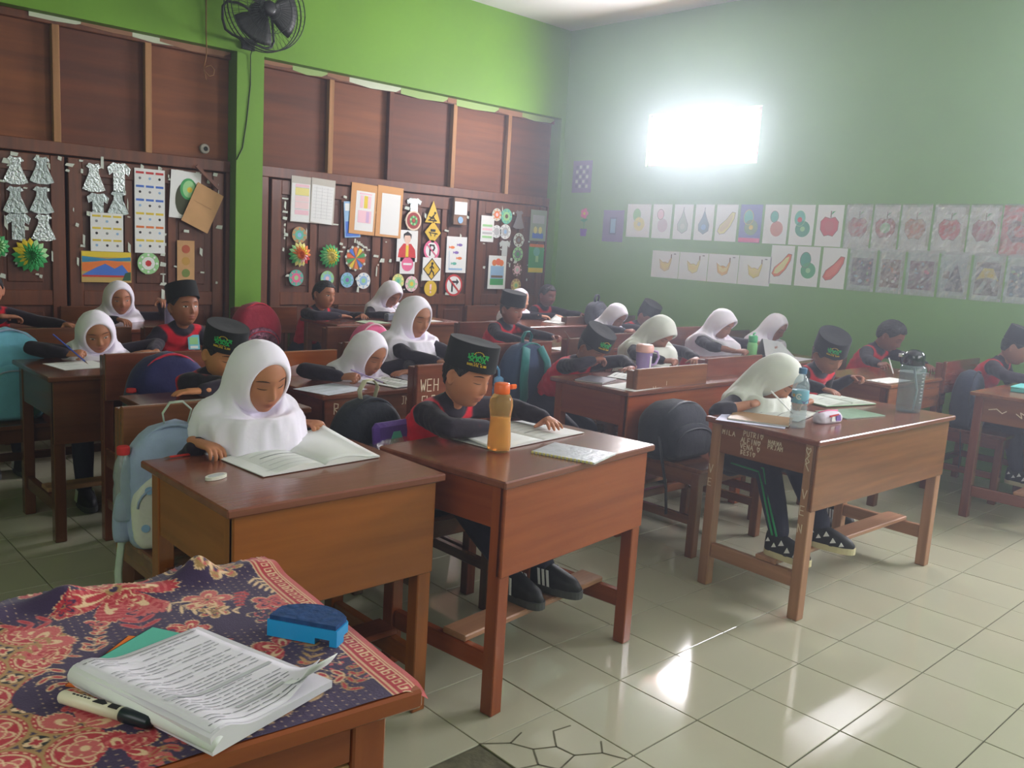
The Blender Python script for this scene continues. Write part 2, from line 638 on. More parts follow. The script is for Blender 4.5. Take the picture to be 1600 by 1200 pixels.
# ------------------------------------------------------------------ desks and chairs
WD = {}
for key, c, c2 in (('amber', (136, 72, 20), (156, 86, 28)), ('orange', (134, 60, 28), (156, 78, 38)),
                   ('brown', (112, 66, 40), (138, 86, 54)), ('dark', (84, 46, 24), (108, 62, 34)),
                   ('maroon', (102, 52, 36), (128, 70, 50)), ('top', (112, 60, 44), (134, 78, 60)),
                   ('worn', (150, 104, 76), (178, 130, 98))):
    WD[key] = {a: wood('varnished_%s_wood_%s' % (key, a), rgb(*c), rgb(*c2), 0.22 if key != 'worn' else .5, a, 0.35) for a in 'xyz'}


def desk(cx, cy, sx, sy, rot, z, label, tone='orange', leg='orange', top='top', fp=.27, sp=.13, group='pupil desks'):
    """front (panel side) faces +x; sy long side"""
    t = thing('school_desk', label, 'desk', (cx, cy, 0), math.radians(rot), group)
    hx, hy = sx / 2, sy / 2
    mb = MB()
    mb.box((-hx, -hy, z - .022), (hx, hy, z), 0, .004)
    obj('desktop', mb, WD[top]['y'], t)
    w = .046
    ix, iy = hx - .022, hy - .022
    for a in (-1, 1):
        for b in (-1, 1):
            mb = MB()
            x0, y0 = a * ix, b * iy
            mb.box((x0, y0, 0), (x0 - a * w, y0 - b * w, z - .022), 0, .003)
            obj('leg', mb, WD[leg]['z'], t)
    mb = MB()
    mb.box((ix - .016, -iy + .0, z - .022 - fp), (ix + .006, iy, z - .022), 0, .003)
    obj('front_panel', mb, WD[tone]['y'], t)
    for b in (-1, 1):
        mb = MB()
        mb.box((-ix + w, b * (iy - .004), z - .022 - sp), (ix - w, b * (iy - .026), z - .022), 0, .002)
        obj('side_panel', mb, WD[tone]['x'], t)
        mb = MB()
        mb.box((-ix + w, b * (iy - .008), .125), (ix - w, b * (iy - .038), .185), 0, .004)
        obj('stretcher', mb, WD[leg]['x'], t)
    mb = MB()
    mb.box((-ix + .02, -iy + .05, z - .022 - sp), (ix - .02, iy - .05, z - .014 - sp), 0)
    obj('book_shelf', mb, WD['dark']['y'], t)
    mb = MB()
    mb.box((.02, -iy + .01, .186), (.115, iy - .01, .206), 0, .004)
    obj('footrest', mb, WD['worn']['y'] if tone != 'amber' else WD['maroon']['y'], t)
    return t


def chair(xb, yc, label, w=.42, tone='maroon', rot=0, h=.82, d=.40, bh=.2, group='wooden pupil chairs'):
    """xb: world x of the backrest, seat towards +x"""
    t = thing('school_chair', label, 'chair', (xb, yc, 0), math.radians(rot), group)
    mb = MB()
    mb.box((0.0, -w / 2, .40), (d, w / 2, .42), 0, .004)
    obj('seat', mb, WD[tone]['y'], t)
    mb = MB()
    mb.box((-.012, -w / 2 + .0, h - bh), (.012, w / 2, h), 0, .004)
    obj('backrest', mb, WD[tone]['y'], t)
    L = .042
    for b in (-1, 1):
        y0 = b * w / 2
        mb = MB()
        mb.box((-.013 - L, y0, 0), (-.013, y0 - b * L, h - .01), 0, .003)
        obj('leg', mb, WD[tone]['z'], t)
        mb = MB()
        mb.box((d - L - .01, y0, 0), (d - .01, y0 - b * L, .40), 0, .003)
        obj('leg', mb, WD[tone]['z'], t)
        mb = MB()
        mb.box((-.013, y0 - b * .008, .15), (d - L - .01, y0 - b * .034, .19), 0, .003)
        obj('stretcher', mb, WD[tone]['x'], t)
        mb = MB()
        mb.box((-.013, y0 - b * .006, .335), (d - L - .01, y0 - b * .03, .40), 0, .002)
        obj('seat_rail', mb, WD[tone]['x'], t)
    mb = MB()
    mb.box((d - .04, -w / 2 + L, .335), (d - .018, w / 2 - L, .40), 0, .002)
    obj('cross_rail', mb, WD[tone]['y'], t)
    mb = MB()
    mb.box((-.045, -w / 2 + L, .15), (-.02, w / 2 - L, .19), 0, .002)
    obj('cross_rail', mb, WD[tone]['y'], t)
    return t


D1 = desk(-.485, -.615, .54, .65, 0, .72, 'single wooden desk with an amber front panel where the nearest girl in white reads', 'amber', 'amber', 'top', .27, .18)
D2 = desk(-.365, .155, .53, .79, 6.5, .72, 'orange-brown desk with an orange bottle standing on it', 'orange', 'orange', 'top', .27, .13)
D3 = desk(-.10, 1.80, .52, 1.19, -2.2, .72, 'long wooden desk with names and hearts scratched on its side panel', 'brown', 'worn', 'top', .26, .12)
D4 = desk(-2.49, -.20, .55, 1.15, 0, .72, 'dark brown desk at left where a girl writes with a blue pencil', 'dark', 'dark', 'dark', .27, .16)
D5 = desk(-1.47, -.40, .5, .53, 0, .72, 'small dark desk behind the nearest girl, where a boy rests on crossed arms', 'maroon', 'dark', 'dark')
D6 = desk(-1.66, .31, .5, .57, 0, .72, 'maroon desk with scratched letters on its front, behind the black backpack', 'maroon', 'maroon', 'maroon')
D8 = desk(-1.17, 1.92, .52, 1.12, 0, .72, 'middle desk with loose papers and a lilac pitcher on it', 'orange', 'orange', 'maroon', .3, .15)
D14 = desk(-1.42, 3.42, .46, 1.1, 0, .72, 'desk with a light green bottle and propped open papers near the green wall', 'maroon', 'maroon', 'maroon')
D9 = desk(-.66, 3.52, .48, .88, 0, .72, 'desk against the green wall behind the large clear tumbler', 'brown', 'dark', 'brown', .16, .13)
D10 = desk(.16, 3.86, .52, 1.0, 0, .72, 'desk cut off by the right edge, a turquoise box lying on it', 'brown', 'maroon', 'brown', .2, .14)
D11 = desk(-2.36, 2.42, .5, .78, 0, .73, 'desk with one white sheet in front of the boy in a plain black cap', 'maroon', 'maroon', 'maroon')
D7 = desk(-3.72, 1.93, .5, 1.13, 0, .765, 'back-row desk beside the green pillar shared by a laughing boy and a girl', 'brown', 'brown', 'maroon')
D12 = desk(-3.38, 3.42, .5, 1.1, 0, .76, 'far corner desk with a small black bag standing on it', 'maroon', 'maroon', 'maroon')
D15 = desk(-2.48, 3.78, .45, 1.05, 0, .73, 'desk before the green wall where two pupils bend below the banana sheets', 'maroon', 'dark', 'maroon')
D13 = desk(-3.70, -.15, .5, 1.2, 0, .765, 'back-row desk at far left carrying a purple-capped bottle', 'maroon', 'dark', 'maroon')

C1 = chair(-1.02, -.68, 'brown chair holding a pale blue backpack behind the nearest amber desk', .44, 'brown')
C2 = chair(-1.04, .15, 'low dark chair the boy behind the orange bottle sits on', .36, 'dark', h=.66, bh=.12)
C2b = chair(-1.20, .54, 'empty chair back with pale scribbles beside the boy behind the orange bottle', .42, 'maroon', h=.86)
C3 = chair(-.95, 1.74, 'chair with a plain brown back and a black backpack hanging on it', .58, 'brown', d=.42)
C3b = chair(-1.08, 2.50, 'chair of the boy in a black cap at the long scratched desk', .56, 'maroon')
C4 = chair(-3.12, -.52, 'chair carrying a light blue backpack at far left', .8, 'dark')
C4b = chair(-3.10, .16, 'chair of the boy wearing a blue name card', .44, 'dark')
C5 = chair(-2.14, -.36, 'chair with a navy and red backpack behind the boy on crossed arms', .44, 'maroon')
C6 = chair(-2.13, .36, 'orange-brown chair behind the girl writing over a pale strap', .34, 'amber', h=.80)
C6b = chair(-2.24, .84, 'chair of the girl holding up an open book', .40, 'dark')
C8 = chair(-1.97, 1.62, 'chair with a teal backpack and scratched letters on its back', .58, 'maroon')
C8b = chair(-2.05, 2.36, 'chair of the girl bending beside the lilac pitcher', .44, 'dark')
C14 = chair(-2.12, 3.36, 'dark red chair in front of the green wall behind the leaning girl', .60, 'maroon', h=.86)
C9 = chair(-1.24, 4.0, 'chair of the bare-headed boy against the green wall', .4, 'maroon')
C10 = chair(-.42, 4.10, 'chair at right edge with a dark bag hanging from it', .56, 'maroon')
C11 = chair(-3.04, 2.30, 'chair of the boy in a plain black cap', .44, 'dark')
C7 = chair(-4.24, 1.24, 'chair with a red backpack beside the green pillar', .50, 'dark')
C7b = chair(-4.32, 2.10, 'chair of the bent girl at the back-row desk by the pillar', .42, 'dark')
C12b = chair(-4.30, 3.86, 'chair of the bare-headed boy in the far corner', .38, 'dark')
C14b = chair(-2.12, 4.12, 'chair of the girl hidden behind the tilted cap', .40, 'dark')
C13b = chair(-4.12, -.66, 'chair of the boy cut off by the left edge', .40, 'dark')
C15b = chair(-3.28, 4.12, 'chair of the pupil in the plain dark cap by the green wall', .38, 'dark')
C12 = chair(-4.28, 3.40, 'chair of the girl in the far back corner', .42, 'dark')
C15 = chair(-3.27, 3.62, 'chair of the bent girl beside the black bag', .42, 'dark')
C13 = chair(-4.32, .08, 'chair of the smiling girl in the back row', .42, 'dark')


def scratch(parent, strokes, O, U, W, w=.004, m=None, name='scratched_writing'):
    mb = MB()
    for pl in strokes:
        mb.stroke(pl, O, U, W, w, .0006)
    return tag(obj(name, mb, m or M_chalk, parent), kind='stuff')


GL = {'A': [[(0, 0), (.5, 1), (1, 0)], [(.2, .4), (.8, .4)]], 'L': [[(0, 1), (0, 0), (.8, 0)]],
      'F': [[(0, 0), (0, 1), (.8, 1)], [(0, .5), (.6, .5)]], 'I': [[(.4, 0), (.4, 1)]], 'V': [[(0, 1), (.45, 0), (.9, 1)]],
      'E': [[(.8, 0), (0, 0), (0, 1), (.8, 1)], [(0, .5), (.7, .5)]], 'N': [[(0, 0), (0, 1), (.8, 0), (.8, 1)]],
      'P': [[(0, 0), (0, 1), (.7, .9), (.7, .55), (0, .45)]], 'U': [[(0, 1), (.05, .1), (.5, 0), (.8, .1), (.8, 1)]],
      'T': [[(.4, 0), (.4, 1)], [(0, 1), (.9, 1)]], 'R': [[(0, 0), (0, 1), (.7, .9), (.65, .55), (0, .5), (.8, 0)]],
      'M': [[(0, 0), (0, 1), (.4, .5), (.8, 1), (.8, 0)]], 'W': [[(0, 1), (.2, 0), (.45, .7), (.7, 0), (.9, 1)]],
      'H': [[(0, 0), (0, 1)], [(.8, 0), (.8, 1)], [(0, .5), (.8, .5)]], 'S': [[(.8, .9), (.4, 1), (.1, .75), (.7, .35), (.4, 0), (0, .1)]],
      'J': [[(.2, 1), (.9, 1)], [(.6, 1), (.6, .1), (.2, 0)]], 'B': [[(0, 0), (0, 1), (.6, .85), (0, .5), (.7, .3), (0, 0)]],
      '4': [[(.6, 0), (.6, 1), (0, .35), (.9, .35)]], 'e': [[(0, .4), (.6, .5), (.4, .7), (.1, .5), (.2, .1), (.6, .1)]],
      '=': [[(0, .65), (.8, .7)], [(0, .35), (.8, .38)]], 'K': [[(0, 0), (0, 1)], [(.7, 1), (0, .5), (.8, 0)]], ' ': []}
HEART = [[(.5, 0), (.05, .6), (.15, .95), (.5, .7), (.85, .95), (.95, .6), (.5, 0)]]


def words(txt, x, y, h, ratio=.7, gap=1.25, heart=False):
    out = []
    cx = x
    for ch in txt:
        g = HEART if ch == '*' else GL.get(ch, [])
        for pl in g:
            out.append([(cx + a * h * ratio, y + b * h) for a, b in pl])
        cx += h * ratio * gap
    return out


# writing scratched into the side panel and legs of the long desk (its left end faces the lens)
hx, hy = .26, .595
st = []
st += words('PUTRI*', -.085, -.050, .020, .62)
st += words('MILA', -.185, -.062, .018, .7)
st += words('ALFIN*', -.095, -.078, .020, .62)
st += words('VENA *', -.095, -.103, .020, .62)
st += words('BESI*', -.090, -.127, .018, .62)
st += words('NABWA', .03, -.058, .015, .65)
st += words('PRJAM', .03, -.078, .017, .65)
sd = scratch(D3, st, (0, -(hy - .026) - .0005, .72), (1, 0, 0), (0, 0, 1), .0032)
st = words('*', .196, -.065, .03, .7) + [[(.212, -.065), (.198, -.085), (.204, -.10), (.214, -.09), (.206, -.08)], [(.2, -.1), (.215, -.125)]]
st += words('V', .200, -.235, .035, .6) + words('E', .198, -.30, .035, .6) + words('N', .198, -.37, .033, .6)
scratch(D3, st, (0, -(hy - .022) - .0008, .72), (1, 0, 0), (0, 0, 1), .0035)
scratch(D3, words('V', -.232, -.235, .035, .6) + words('E', -.23, -.29, .03, .6), (0, -(hy - .022) - .0008, .72), (1, 0, 0), (0, 0, 1), .0035)
scratch(D6, words('Re=', -.22, -.085, .045, .6) + words('JN', .12, -.07, .035, .5), (.245 - .022 + .0115, 0, .72), (0, 1, 0), (0, 0, 1), .004)
scratch(C2b, words('WEH', -.19, -.11, .05, .55) + words('ELE', -.18, -.17, .04, .5), (.0125, 0, .86), (0, 1, 0), (0, 0, 1), .004)
scratch(C8, words('H4T', -.275, -.08, .045, .6) + words('P', -.24, -.13, .03, .6), (.0125, 0, .82), (0, 1, 0), (0, 0, 1), .004)
scratch(C3, words('V', -.16, -.12, .03, .7) + words('I', -.06, -.09, .02, .6), (.0125, 0, .82), (0, 1, 0), (0, 0, 1), .0025)
scratch(D10, [[(-.16, -.09), (-.12, -.08), (-.09, -.1), (-.07, -.085)], [(-.02, -.09), (.01, -.11), (.0, -.08), (.04, -.1), (.08, -.09)]],
        (0, -(.5 - .026) - .0005, .72), (1, 0, 0), (0, 0, 1), .005)
# ------------------------------------------------------------------ paper things on the door panels of the left wall (y, z, width, height)
XS = XD + .0135


class Pl:
    """a flat item on the left wall: u runs along +y, v up"""
    def __init__(s, name, label, cat, y, z, base_x=XS, group=None, rot=0, back=False):
        s.x = base_x
        if back:
            s.O = thing(name, label, cat, (y, base_x, z), 0, group)
            s.U, s.W = (1, 0, 0), (0, 0, 1)
        else:
            s.O = thing(name, label, cat, (base_x, y, z), 0, group)
            s.U, s.W = (0, 1, 0), (0, 0, 1)
        s.rot = math.radians(rot)
        s.layers = 0

    def tf(s, pl):
        c, n = math.cos(s.rot), math.sin(s.rot)
        return [(a * c - b * n, a * n + b * c) for a, b in pl]

    def part(s, name, polys=(), strokes=(), mats=None, w=.004, th=.0012, off=0.0):
        """polys: [(points, material index)], strokes the same; one mesh"""
        mb = MB()
        for k, (p, mi) in enumerate(polys):
            mb.prism(s.tf(p), (0, 0, 0), s.U, s.W, th, mi, off + .0001 * (k % 7))
        for k, (p, mi) in enumerate(strokes):
            mb.stroke(s.tf(p), (0, 0, 0), s.U, s.W, w, th, mi, off + .0004)
        return obj(name, mb, mats, s.O)


def rect(w, h, x=0, y=0):
    return [(x - w / 2, y - h / 2), (x + w / 2, y - h / 2), (x + w / 2, y + h / 2), (x - w / 2, y + h / 2)]


def disc(r, x=0, y=0, n=24, ry=None, a0=0):
    ry = ry or r
    return [(x + r * math.cos(a0 + 2 * math.pi * k / n), y + ry * math.sin(a0 + 2 * math.pi * k / n)) for k in range(n)]


def scaled(pl, w, h, x=0, y=0):
    return [(x + a * w, y + b * h) for a, b in pl]


DRESS = [(-.5, -.42), (-.22, .12), (-.2, .28), (-.34, .34), (-.2, .48), (-.06, .44), (.06, .44), (.2, .48), (.34, .34), (.2, .28), (.22, .12), (.5, -.42), (.2, -.5), (-.2, -.5)]
SHIRTP = [(-.25, -.5), (-.25, .15), (-.42, .05), (-.5, .3), (-.25, .48), (-.1, .44), (.1, .44), (.25, .48), (.5, .3), (.42, .05), (.25, .15), (.25, -.5)]
M_foils = [M_foil, mat('silver_foil_dull', rgb(168, 180, 178), .35, .6, bump=.9, bscale=50)]
cut = [('foil_dress', 'dress', -.297, 1.647, 'top left one of the foil dresses'), ('foil_dress', 'dress', -.147, 1.662, 'top right one of the foil dresses'),
       ('foil_dress', 'dress', -.302, 1.464, 'middle left one of the foil dresses'), ('foil_dress', 'dress', -.151, 1.476, 'middle right one of the foil dresses'),
       ('foil_shirt', 'shirt', -.290, 1.303, 'below the foil dresses, above the green flower'), ('foil_dress', 'dress', -.144, 1.303, 'lowest of the right-hand foil dresses')]
for nm, kd, y, z, where in cut:
    p = Pl(nm, 'silver foil %s, %s' % (kd, where), 'decoration', y, z, group='foil clothes on the doors')
    p.part('foil_sheet', [(scaled(DRESS if kd == 'dress' else SHIRTP, .145, .175), 0)], mats=[random.choice(M_foils)])
    p.part('fold_line', strokes=[([(-.03, -.07), (-.01, .02), (-.02, .07)], 0), ([(.03, -.07), (.01, .02), (.02, .07)], 0)], mats=[M_grey], w=.002, th=.002)
for nm, kd, y, z, w, h, where in (('foil_dress', 'dress', .166, 1.647, .144, .19, 'left of the pair above the two-column sheet'),
                                  ('foil_shirt', 'shirt', .327, 1.662, .15, .2, 'right of the pair above the two-column sheet'),
                                  ('foil_shirt', 'shirt', .190, 1.47, .14, .16, 'directly over the white picture sheet'),
                                  ('foil_dress', 'dress', .319, 1.492, .14, .165, 'just right above the white picture sheet')):
    p = Pl(nm, 'silver foil %s cut-out, %s' % (kd, where), 'decoration', y, z, group='foil clothes on the doors')
    p.part('foil_sheet', [(scaled(DRESS if kd == 'dress' else SHIRTP, w, h), 0)], mats=[random.choice(M_foils)])


def sheet(name, label, cat, y, z, w, h, m=M_paperw, rot=0, x=XS, back=False, group=None, th=.0015):
    p = Pl(name, label, cat, y, z, x, group, rot, back)
    p.part('paper', [(rect(w, h), 0)], mats=[m], th=th)
    return p


def grid_pictures(p, w, h, rows, cols, headcols, y0=0):
    polys, st = [], []
    for i in range(rows):
        yy = h / 2 - (i + .5) * h / rows + y0
        for j in range(cols):
            xx = -w / 2 + (j + .5) * w / cols
            polys.append((rect(w / cols * .8, h / rows * .16, xx, yy + h / rows * .32), headcols[i]))
            polys.append((disc(.009, xx, yy - .008, 8), (i + j * 2) % 3 + 5))
    o_ = p.part('printed_pictures', polys, mats=[M_red, M_blue, M_yel, M_org, M_lgrn, M_grey, M_black, M_lblue], th=.0005, off=.0016)
    o_['kind'] = 'stuff'


p = sheet('picture_chart', 'small white chart of tiny pictures above the mountain painting', 'poster', .245, 1.292, .21, .255)
grid_pictures(p, .2, .24, 3, 3, [2, 2, 2])
p = sheet('picture_chart', 'long white chart with red, blue and yellow headings on the left doors', 'poster', .530, 1.450, .206, .572)
grid_pictures(p, .2, .55, 6, 3, [0, 1, 1, 2, 3, 2])
p = sheet('painting', 'child painting of blue mountains under orange and yellow sky', 'painting', .240, 1.060, .323, .207, mat('painting_paper', rgb(190, 160, 90), .7))
p.part('paint', [(rect(.315, .035, 0, .083), 0), ([(-.157, .03), (.157, .045), (.157, .07), (0, .055), (-.157, .07)], 1),
                 ([(-.157, -.03), (-.157, .025), (0, .045), (.157, .035), (.157, -.03)], 2),
                 ([(-.157, -.055), (-.07, -.005), (-.01, .022), (.05, -.01), (.10, .018), (.157, -.055)], 3),
                 (rect(.315, .012, 0, -.062), 4), ([(.10, -.09), (.12, -.04), (.157, -.03), (.157, -.09)], 5)],
       mats=[M_yel, mat('paint_cyan', rgb(40, 130, 170), .6), M_org, M_blue, M_red, mat('paint_dark_green', rgb(30, 80, 50), .6)], th=.0006, off=.0016)
# folded paper flowers


def rosette(name, label, y, z, R, cols, n=16, rings=3, x=XS):
    p = Pl(name, label, 'decoration', y, z, x, 'paper rosettes on the doors')
    for q in range(rings):
        mb = MB()
        r0, r1 = 0.0, R * (1 - .28 * q)
        for k in range(n):
            a = 2 * math.pi * (k + .5 * q) / n
            da = math.pi / n * .95
            mi = 0
            V = [(0.004 + .006 * q, 0, 0), (.012 + .007 * q, r1 * .8 * math.cos(a - da), r1 * .8 * math.sin(a - da)),
                 (.004 + .01 * q, r1 * math.cos(a), r1 * math.sin(a)), (.012 + .007 * q, r1 * .8 * math.cos(a + da), r1 * .8 * math.sin(a + da)), (.026 + .008 * q, r1 * .55 * math.cos(a), r1 * .55 * math.sin(a))]
            mi = k * len(cols[q]) // n
            mb.add(V, [(0, 1, 4), (1, 2, 4), (2, 3, 4), (3, 0, 4), (0, 3, 2, 1)], mi)
        obj('petal_ring', mb, cols[q], p.O)
    return p


rosette('paper_rosette', 'big green paper flower with yellow upper petals on the left door', -.226, 1.123, .11, [[M_lgrn, M_yel, M_grn, M_grn], [M_grn, M_yel, M_grn], [M_grn]])
rosette('paper_rosette', 'green paper flower cut off by the left edge of the picture', -.42, 1.173, .08, [[M_grn], [M_lgrn]], 14, 2)
rosette('paper_rosette', 'paper flower half green half orange below the coloured schedule', 1.691, 1.199, .10, [[M_org, M_lyel, M_lgrn, M_grn, M_lyel, M_red], [M_yel, M_org, M_lgrn, M_lpink], [M_org]])
rosette('paper_rosette', 'green-edged yellow paper flower below the blank white sheet', 1.963, 1.196, .10, [[M_grn], [M_yel, M_lgrn, M_yel], [M_lyel]])


def round_doily(label, y, z, r, c1, c2, c3, name='paper_doily', group='round paper pictures on the doors', ry=None):
    p = Pl(name, label, 'decoration', y, z, group=group)
    p.part('disc', [(disc(r, ry=ry), 0)], mats=[c1])
    p.part('drawing', [(disc(r * .62, n=9, ry=(ry or r) * .62), 0), (disc(r * .3, n=7), 1)] +
           [(disc(r * .12, r * .78 * math.cos(a), (ry or r) * .78 * math.sin(a), 6), 0) for a in np.linspace(0, 6.28, 9)[:-1]], mats=[c2, c3], th=.0006, off=.0014)


round_doily('round pale green doily with a red centre under the long chart', .518, 1.093, .075, M_lgrn, M_paperw, M_red)
p = sheet('avocado_picture', 'white sheet with a cut green avocado half hidden by cardboard', 'poster', .778, 1.581, .217, .330, rot=-3)
p.part('drawing', [(disc(.055, -.015, -.03, 20, .11), 0), (disc(.06, .02, .045, 20, .075), 1), (disc(.045, .024, .045, 20, .06), 2), (disc(.02, .03, .04, 12), 3)],
       mats=[mat('avocado_skin', rgb(60, 66, 36), .7), M_grn, M_lgrn, M_yel], th=.0006, off=.0018)
p = sheet('cardboard_sheet', 'tilted brown cardboard hanging loose over the avocado picture', 'cardboard', .90, 1.50, .21, .30, M_card, -24, XS + .012, th=.004)
p.part('thread', strokes=[([(-.08, .02), (.06, .02)], 0)], mats=[M_brn], w=.001, off=.005)
p = sheet('traffic_light_card', 'brown card strip with red, yellow and green discs', 'decoration', .783, 1.117, .126, .292, M_card)
p.part('lamp_discs', [(disc(.03, 0, .085), 0), (disc(.03, 0, 0), 1), (disc(.03, 0, -.085), 2)], mats=[mat('dull_red', rgb(170, 80, 50), .7), mat('dull_yellow', rgb(180, 140, 60), .7), mat('dull_green', rgb(110, 130, 60), .7)], th=.0006, off=.0018)
p = Pl('loose_stick', 'slanting loose wooden strip above the tilted cardboard', 'stick', .93, 1.71, XS + .02)
p.part('strip', [([(-.09, .075), (.08, -.075), (.095, -.055), (-.075, .09)], 0)], mats=[M_doorw], th=.012)
# schedules
M_scard = mat('old_card', rgb(190, 186, 176), .8)
p = sheet('schedule_sheet', 'white schedule with pink and yellow table, leftmost on the right doors', 'poster', 1.692, 1.624, .17, .35, M_scard, -1)
p.part('paper_front', [(rect(.16, .29, 0, -.025), 0)], mats=[M_paperw], off=.0016, th=.0008)
p.part('printed_table', [(rect(.12, .02, .01, .105), 0), (rect(.12, .06, .01, .06), 1), (rect(.12, .04, .01, .005), 2), (rect(.12, .05, .01, -.045), 2), (rect(.12, .035, .01, -.10), 0)] +
       [(rect(.12, .003, .01, q), 3) for q in (.09, .03, -.02, -.075)], mats=[M_lpink, M_lyel, mat('pale_pink', rgb(232, 205, 205), .7), M_lgrey], th=.0004, off=.0026)
p = sheet('schedule_sheet', 'blank-looking white sheet beside the pink and yellow schedule', 'poster', 1.885, 1.622, .215, .35, M_scard, -2, XS + .003)
p.part('paper_front', [([(-.10, -.165), (.092, -.175), (.098, .12), (-.10, .125)], 0)], mats=[M_paperw], off=.0016, th=.0008)
p.part('printed_table', strokes=[([(-.085, q), (.085, q - .002)], 0) for q in np.linspace(.1, -.13, 10)] + [([(q, .11), (q, -.14)], 0) for q in (-.06, -.01, .04)], mats=[M_lgrey], w=.0015, th=.0003, off=.0024)
p = sheet('blue_poster', 'narrow blue and white poster peeking out behind the tan cards', 'poster', 2.165, 1.50, .15, .29, M_lblue, 4)
p.part('print', [(rect(.13, .12, 0, -.075), 0), (rect(.13, .06, 0, .1), 1)], mats=[M_blue, M_paperw], th=.0005, off=.0016)
M_tan = mat('tan_board', rgb(206, 152, 96), .7)
p = sheet('board_with_sheet', 'tan board with a pink and yellow timetable clipped on', 'notice board', 2.265, 1.589, .25, .41, M_tan, -2.5, XS + .004, th=.004)
p.part('paper_front', [(rect(.18, .32, .015, -.015), 0)], mats=[M_paperw], off=.0042, th=.0008)
p.part('printed_table', [(rect(.03, .10, -.02, .06), 0), (rect(.035, .10, .02, .06), 1), (rect(.03, .10, .055, .06), 0), (rect(.13, .10, .015, -.06), 2), (rect(.03, .09, .045, -.06), 3), (rect(.12, .012, .015, .125), 0)],
       mats=[M_lpink, M_yel, M_lpink, mat('lilac_print', rgb(200, 170, 205), .7)], th=.0004, off=.0052)
p = sheet('board_with_sheet', 'tan board with a plain white sheet clipped on', 'notice board', 2.525, 1.585, .26, .42, M_tan, -2, XS + .006, th=.004)
p.part('paper_front', [(rect(.19, .34, .01, -.02), 0)], mats=[M_paperw], off=.0042, th=.0008)
# round pictures, wheel
round_doily('round brown-rimmed paper disc above the half green flower', 1.687, 1.350, .064, M_card, M_teal, M_lblue)
round_doily('teal and pink round picture, lowest at the far left of the right doors', 1.667, 1.015, .064, M_teal, M_pink, M_lgrn)
round_doily('pale round picture just above the laughing boy', 1.947, 1.015, .062, M_lgrn, M_lblue, M_lpink)
round_doily('blue-rimmed round picture, left of the pair right of the laughing boy', 2.135, 1.006, .062, M_lblue, M_teal, M_pur)
round_doily('pale blue round picture, right of the pair right of the laughing boy', 2.294, 1.003, .068, M_paperw, M_lblue, M_lgrn)
round_doily('pale yellow-green round picture beside the bent girl of the back row', 2.648, 1.006, .062, M_lyel, M_lgrn, M_teal)
round_doily('round pink paper flower left of the yellow disc', 2.793, .984, .068, M_lpink, M_lgrn, M_yel)
p = Pl('colour_wheel', 'round paper colour wheel with orange, yellow and blue wedges', 'decoration', 2.212, 1.187)
p.part('disc', [(disc(.1), 0)], mats=[mat('wheel_brown', rgb(140, 100, 66), .7)])
wd = []
for k in range(10):
    a = 2 * math.pi * k / 10 + .15
    wd.append(([(0, 0), (.088 * math.cos(a), .088 * math.sin(a)), (.09 * math.cos(a + .22), .09 * math.sin(a + .22)), (.088 * math.cos(a + .42), .088 * math.sin(a + .42))], k % 5))
p.part('wedge', wd, mats=[M_grn, M_yel, M_org, M_blue, mat('wheel_orange', rgb(220, 90, 30), .6)], th=.001, off=.0014)
p.part('rim_paper', [(disc(.012, .095 * math.cos(a), .095 * math.sin(a), 6), 0) for a in np.linspace(.3, 5.8, 11)], mats=[M_tape], th=.001, off=.0013)
p = Pl('foil_shirt', 'crumpled silver foil shirt above the red rimmed plate', 'decoration', 2.786, 1.66, group='foil clothes on the doors')
p.part('foil_sheet', [(scaled(SHIRTP, .16, .13), 0)], mats=[M_foil])
p = Pl('painted_plate', 'paper plate with red ring and green wreath', 'decoration', 2.782, 1.53, XS + .003)
p.part('disc', [(disc(.085, n=28), 0)], mats=[mat('plate_cream', rgb(222, 200, 176), .6)], th=.004)
p.part('painted_ring', [(disc(.070, n=28), 0), (disc(.042, n=20), 1)], mats=[mat('plate_red', rgb(150, 40, 36), .6), mat('plate_inner', rgb(120, 80, 50), .6)], th=.0008, off=.0042)
p.part('painted_wreath', [(disc(.011, .033 * math.cos(a), .033 * math.sin(a), 7), k % 2) for k, a in enumerate(np.linspace(0, 6.28, 12)[:-1])] + [(disc(.01), 2)], mats=[M_grn, M_lgrn, M_red], th=.0008, off=.0056)
p = sheet('portrait_sheet', 'white sheet with a drawn man in a red jacket', 'poster', 2.73, 1.31, .22, .27)
p.part('drawing', [([(-.095, -.10), (-.085, -.03), (-.04, .02), (.04, .02), (.085, -.03), (.095, -.10)], 0), (rect(.03, .11, .0, -.045), 1), (rect(.028, .04, 0, .025), 2),
                   (disc(.035, 0, .065, 16, .045), 2), ([(-.04, .06), (-.042, .10), (0, .125), (.042, .10), (.04, .06), (.028, .09), (-.028, .09)], 3)],
       mats=[M_red, M_yel, mat('drawn_skin', rgb(222, 190, 170), .7), M_black], th=.0005, off=.0016)
p = sheet('no_entry_card', 'white card with a pink no-entry disc', 'sign', 2.739, 1.155, .158, .17)
p.part('sign_face', [(disc(.062, n=28), 0), (rect(.09, .018), 1)], mats=[M_pink, M_paperw], th=.0006, off=.0016)
M_sy = mat('sign_yellow', rgb(214, 178, 34), .55)
p = Pl('warning_triangle', 'yellow triangular warning sign with a digging figure', 'sign', 2.997, 1.615)
p.part('sign_face', [([(-.085, -.09), (.085, -.09), (0, .10)], 0)], mats=[M_sy])
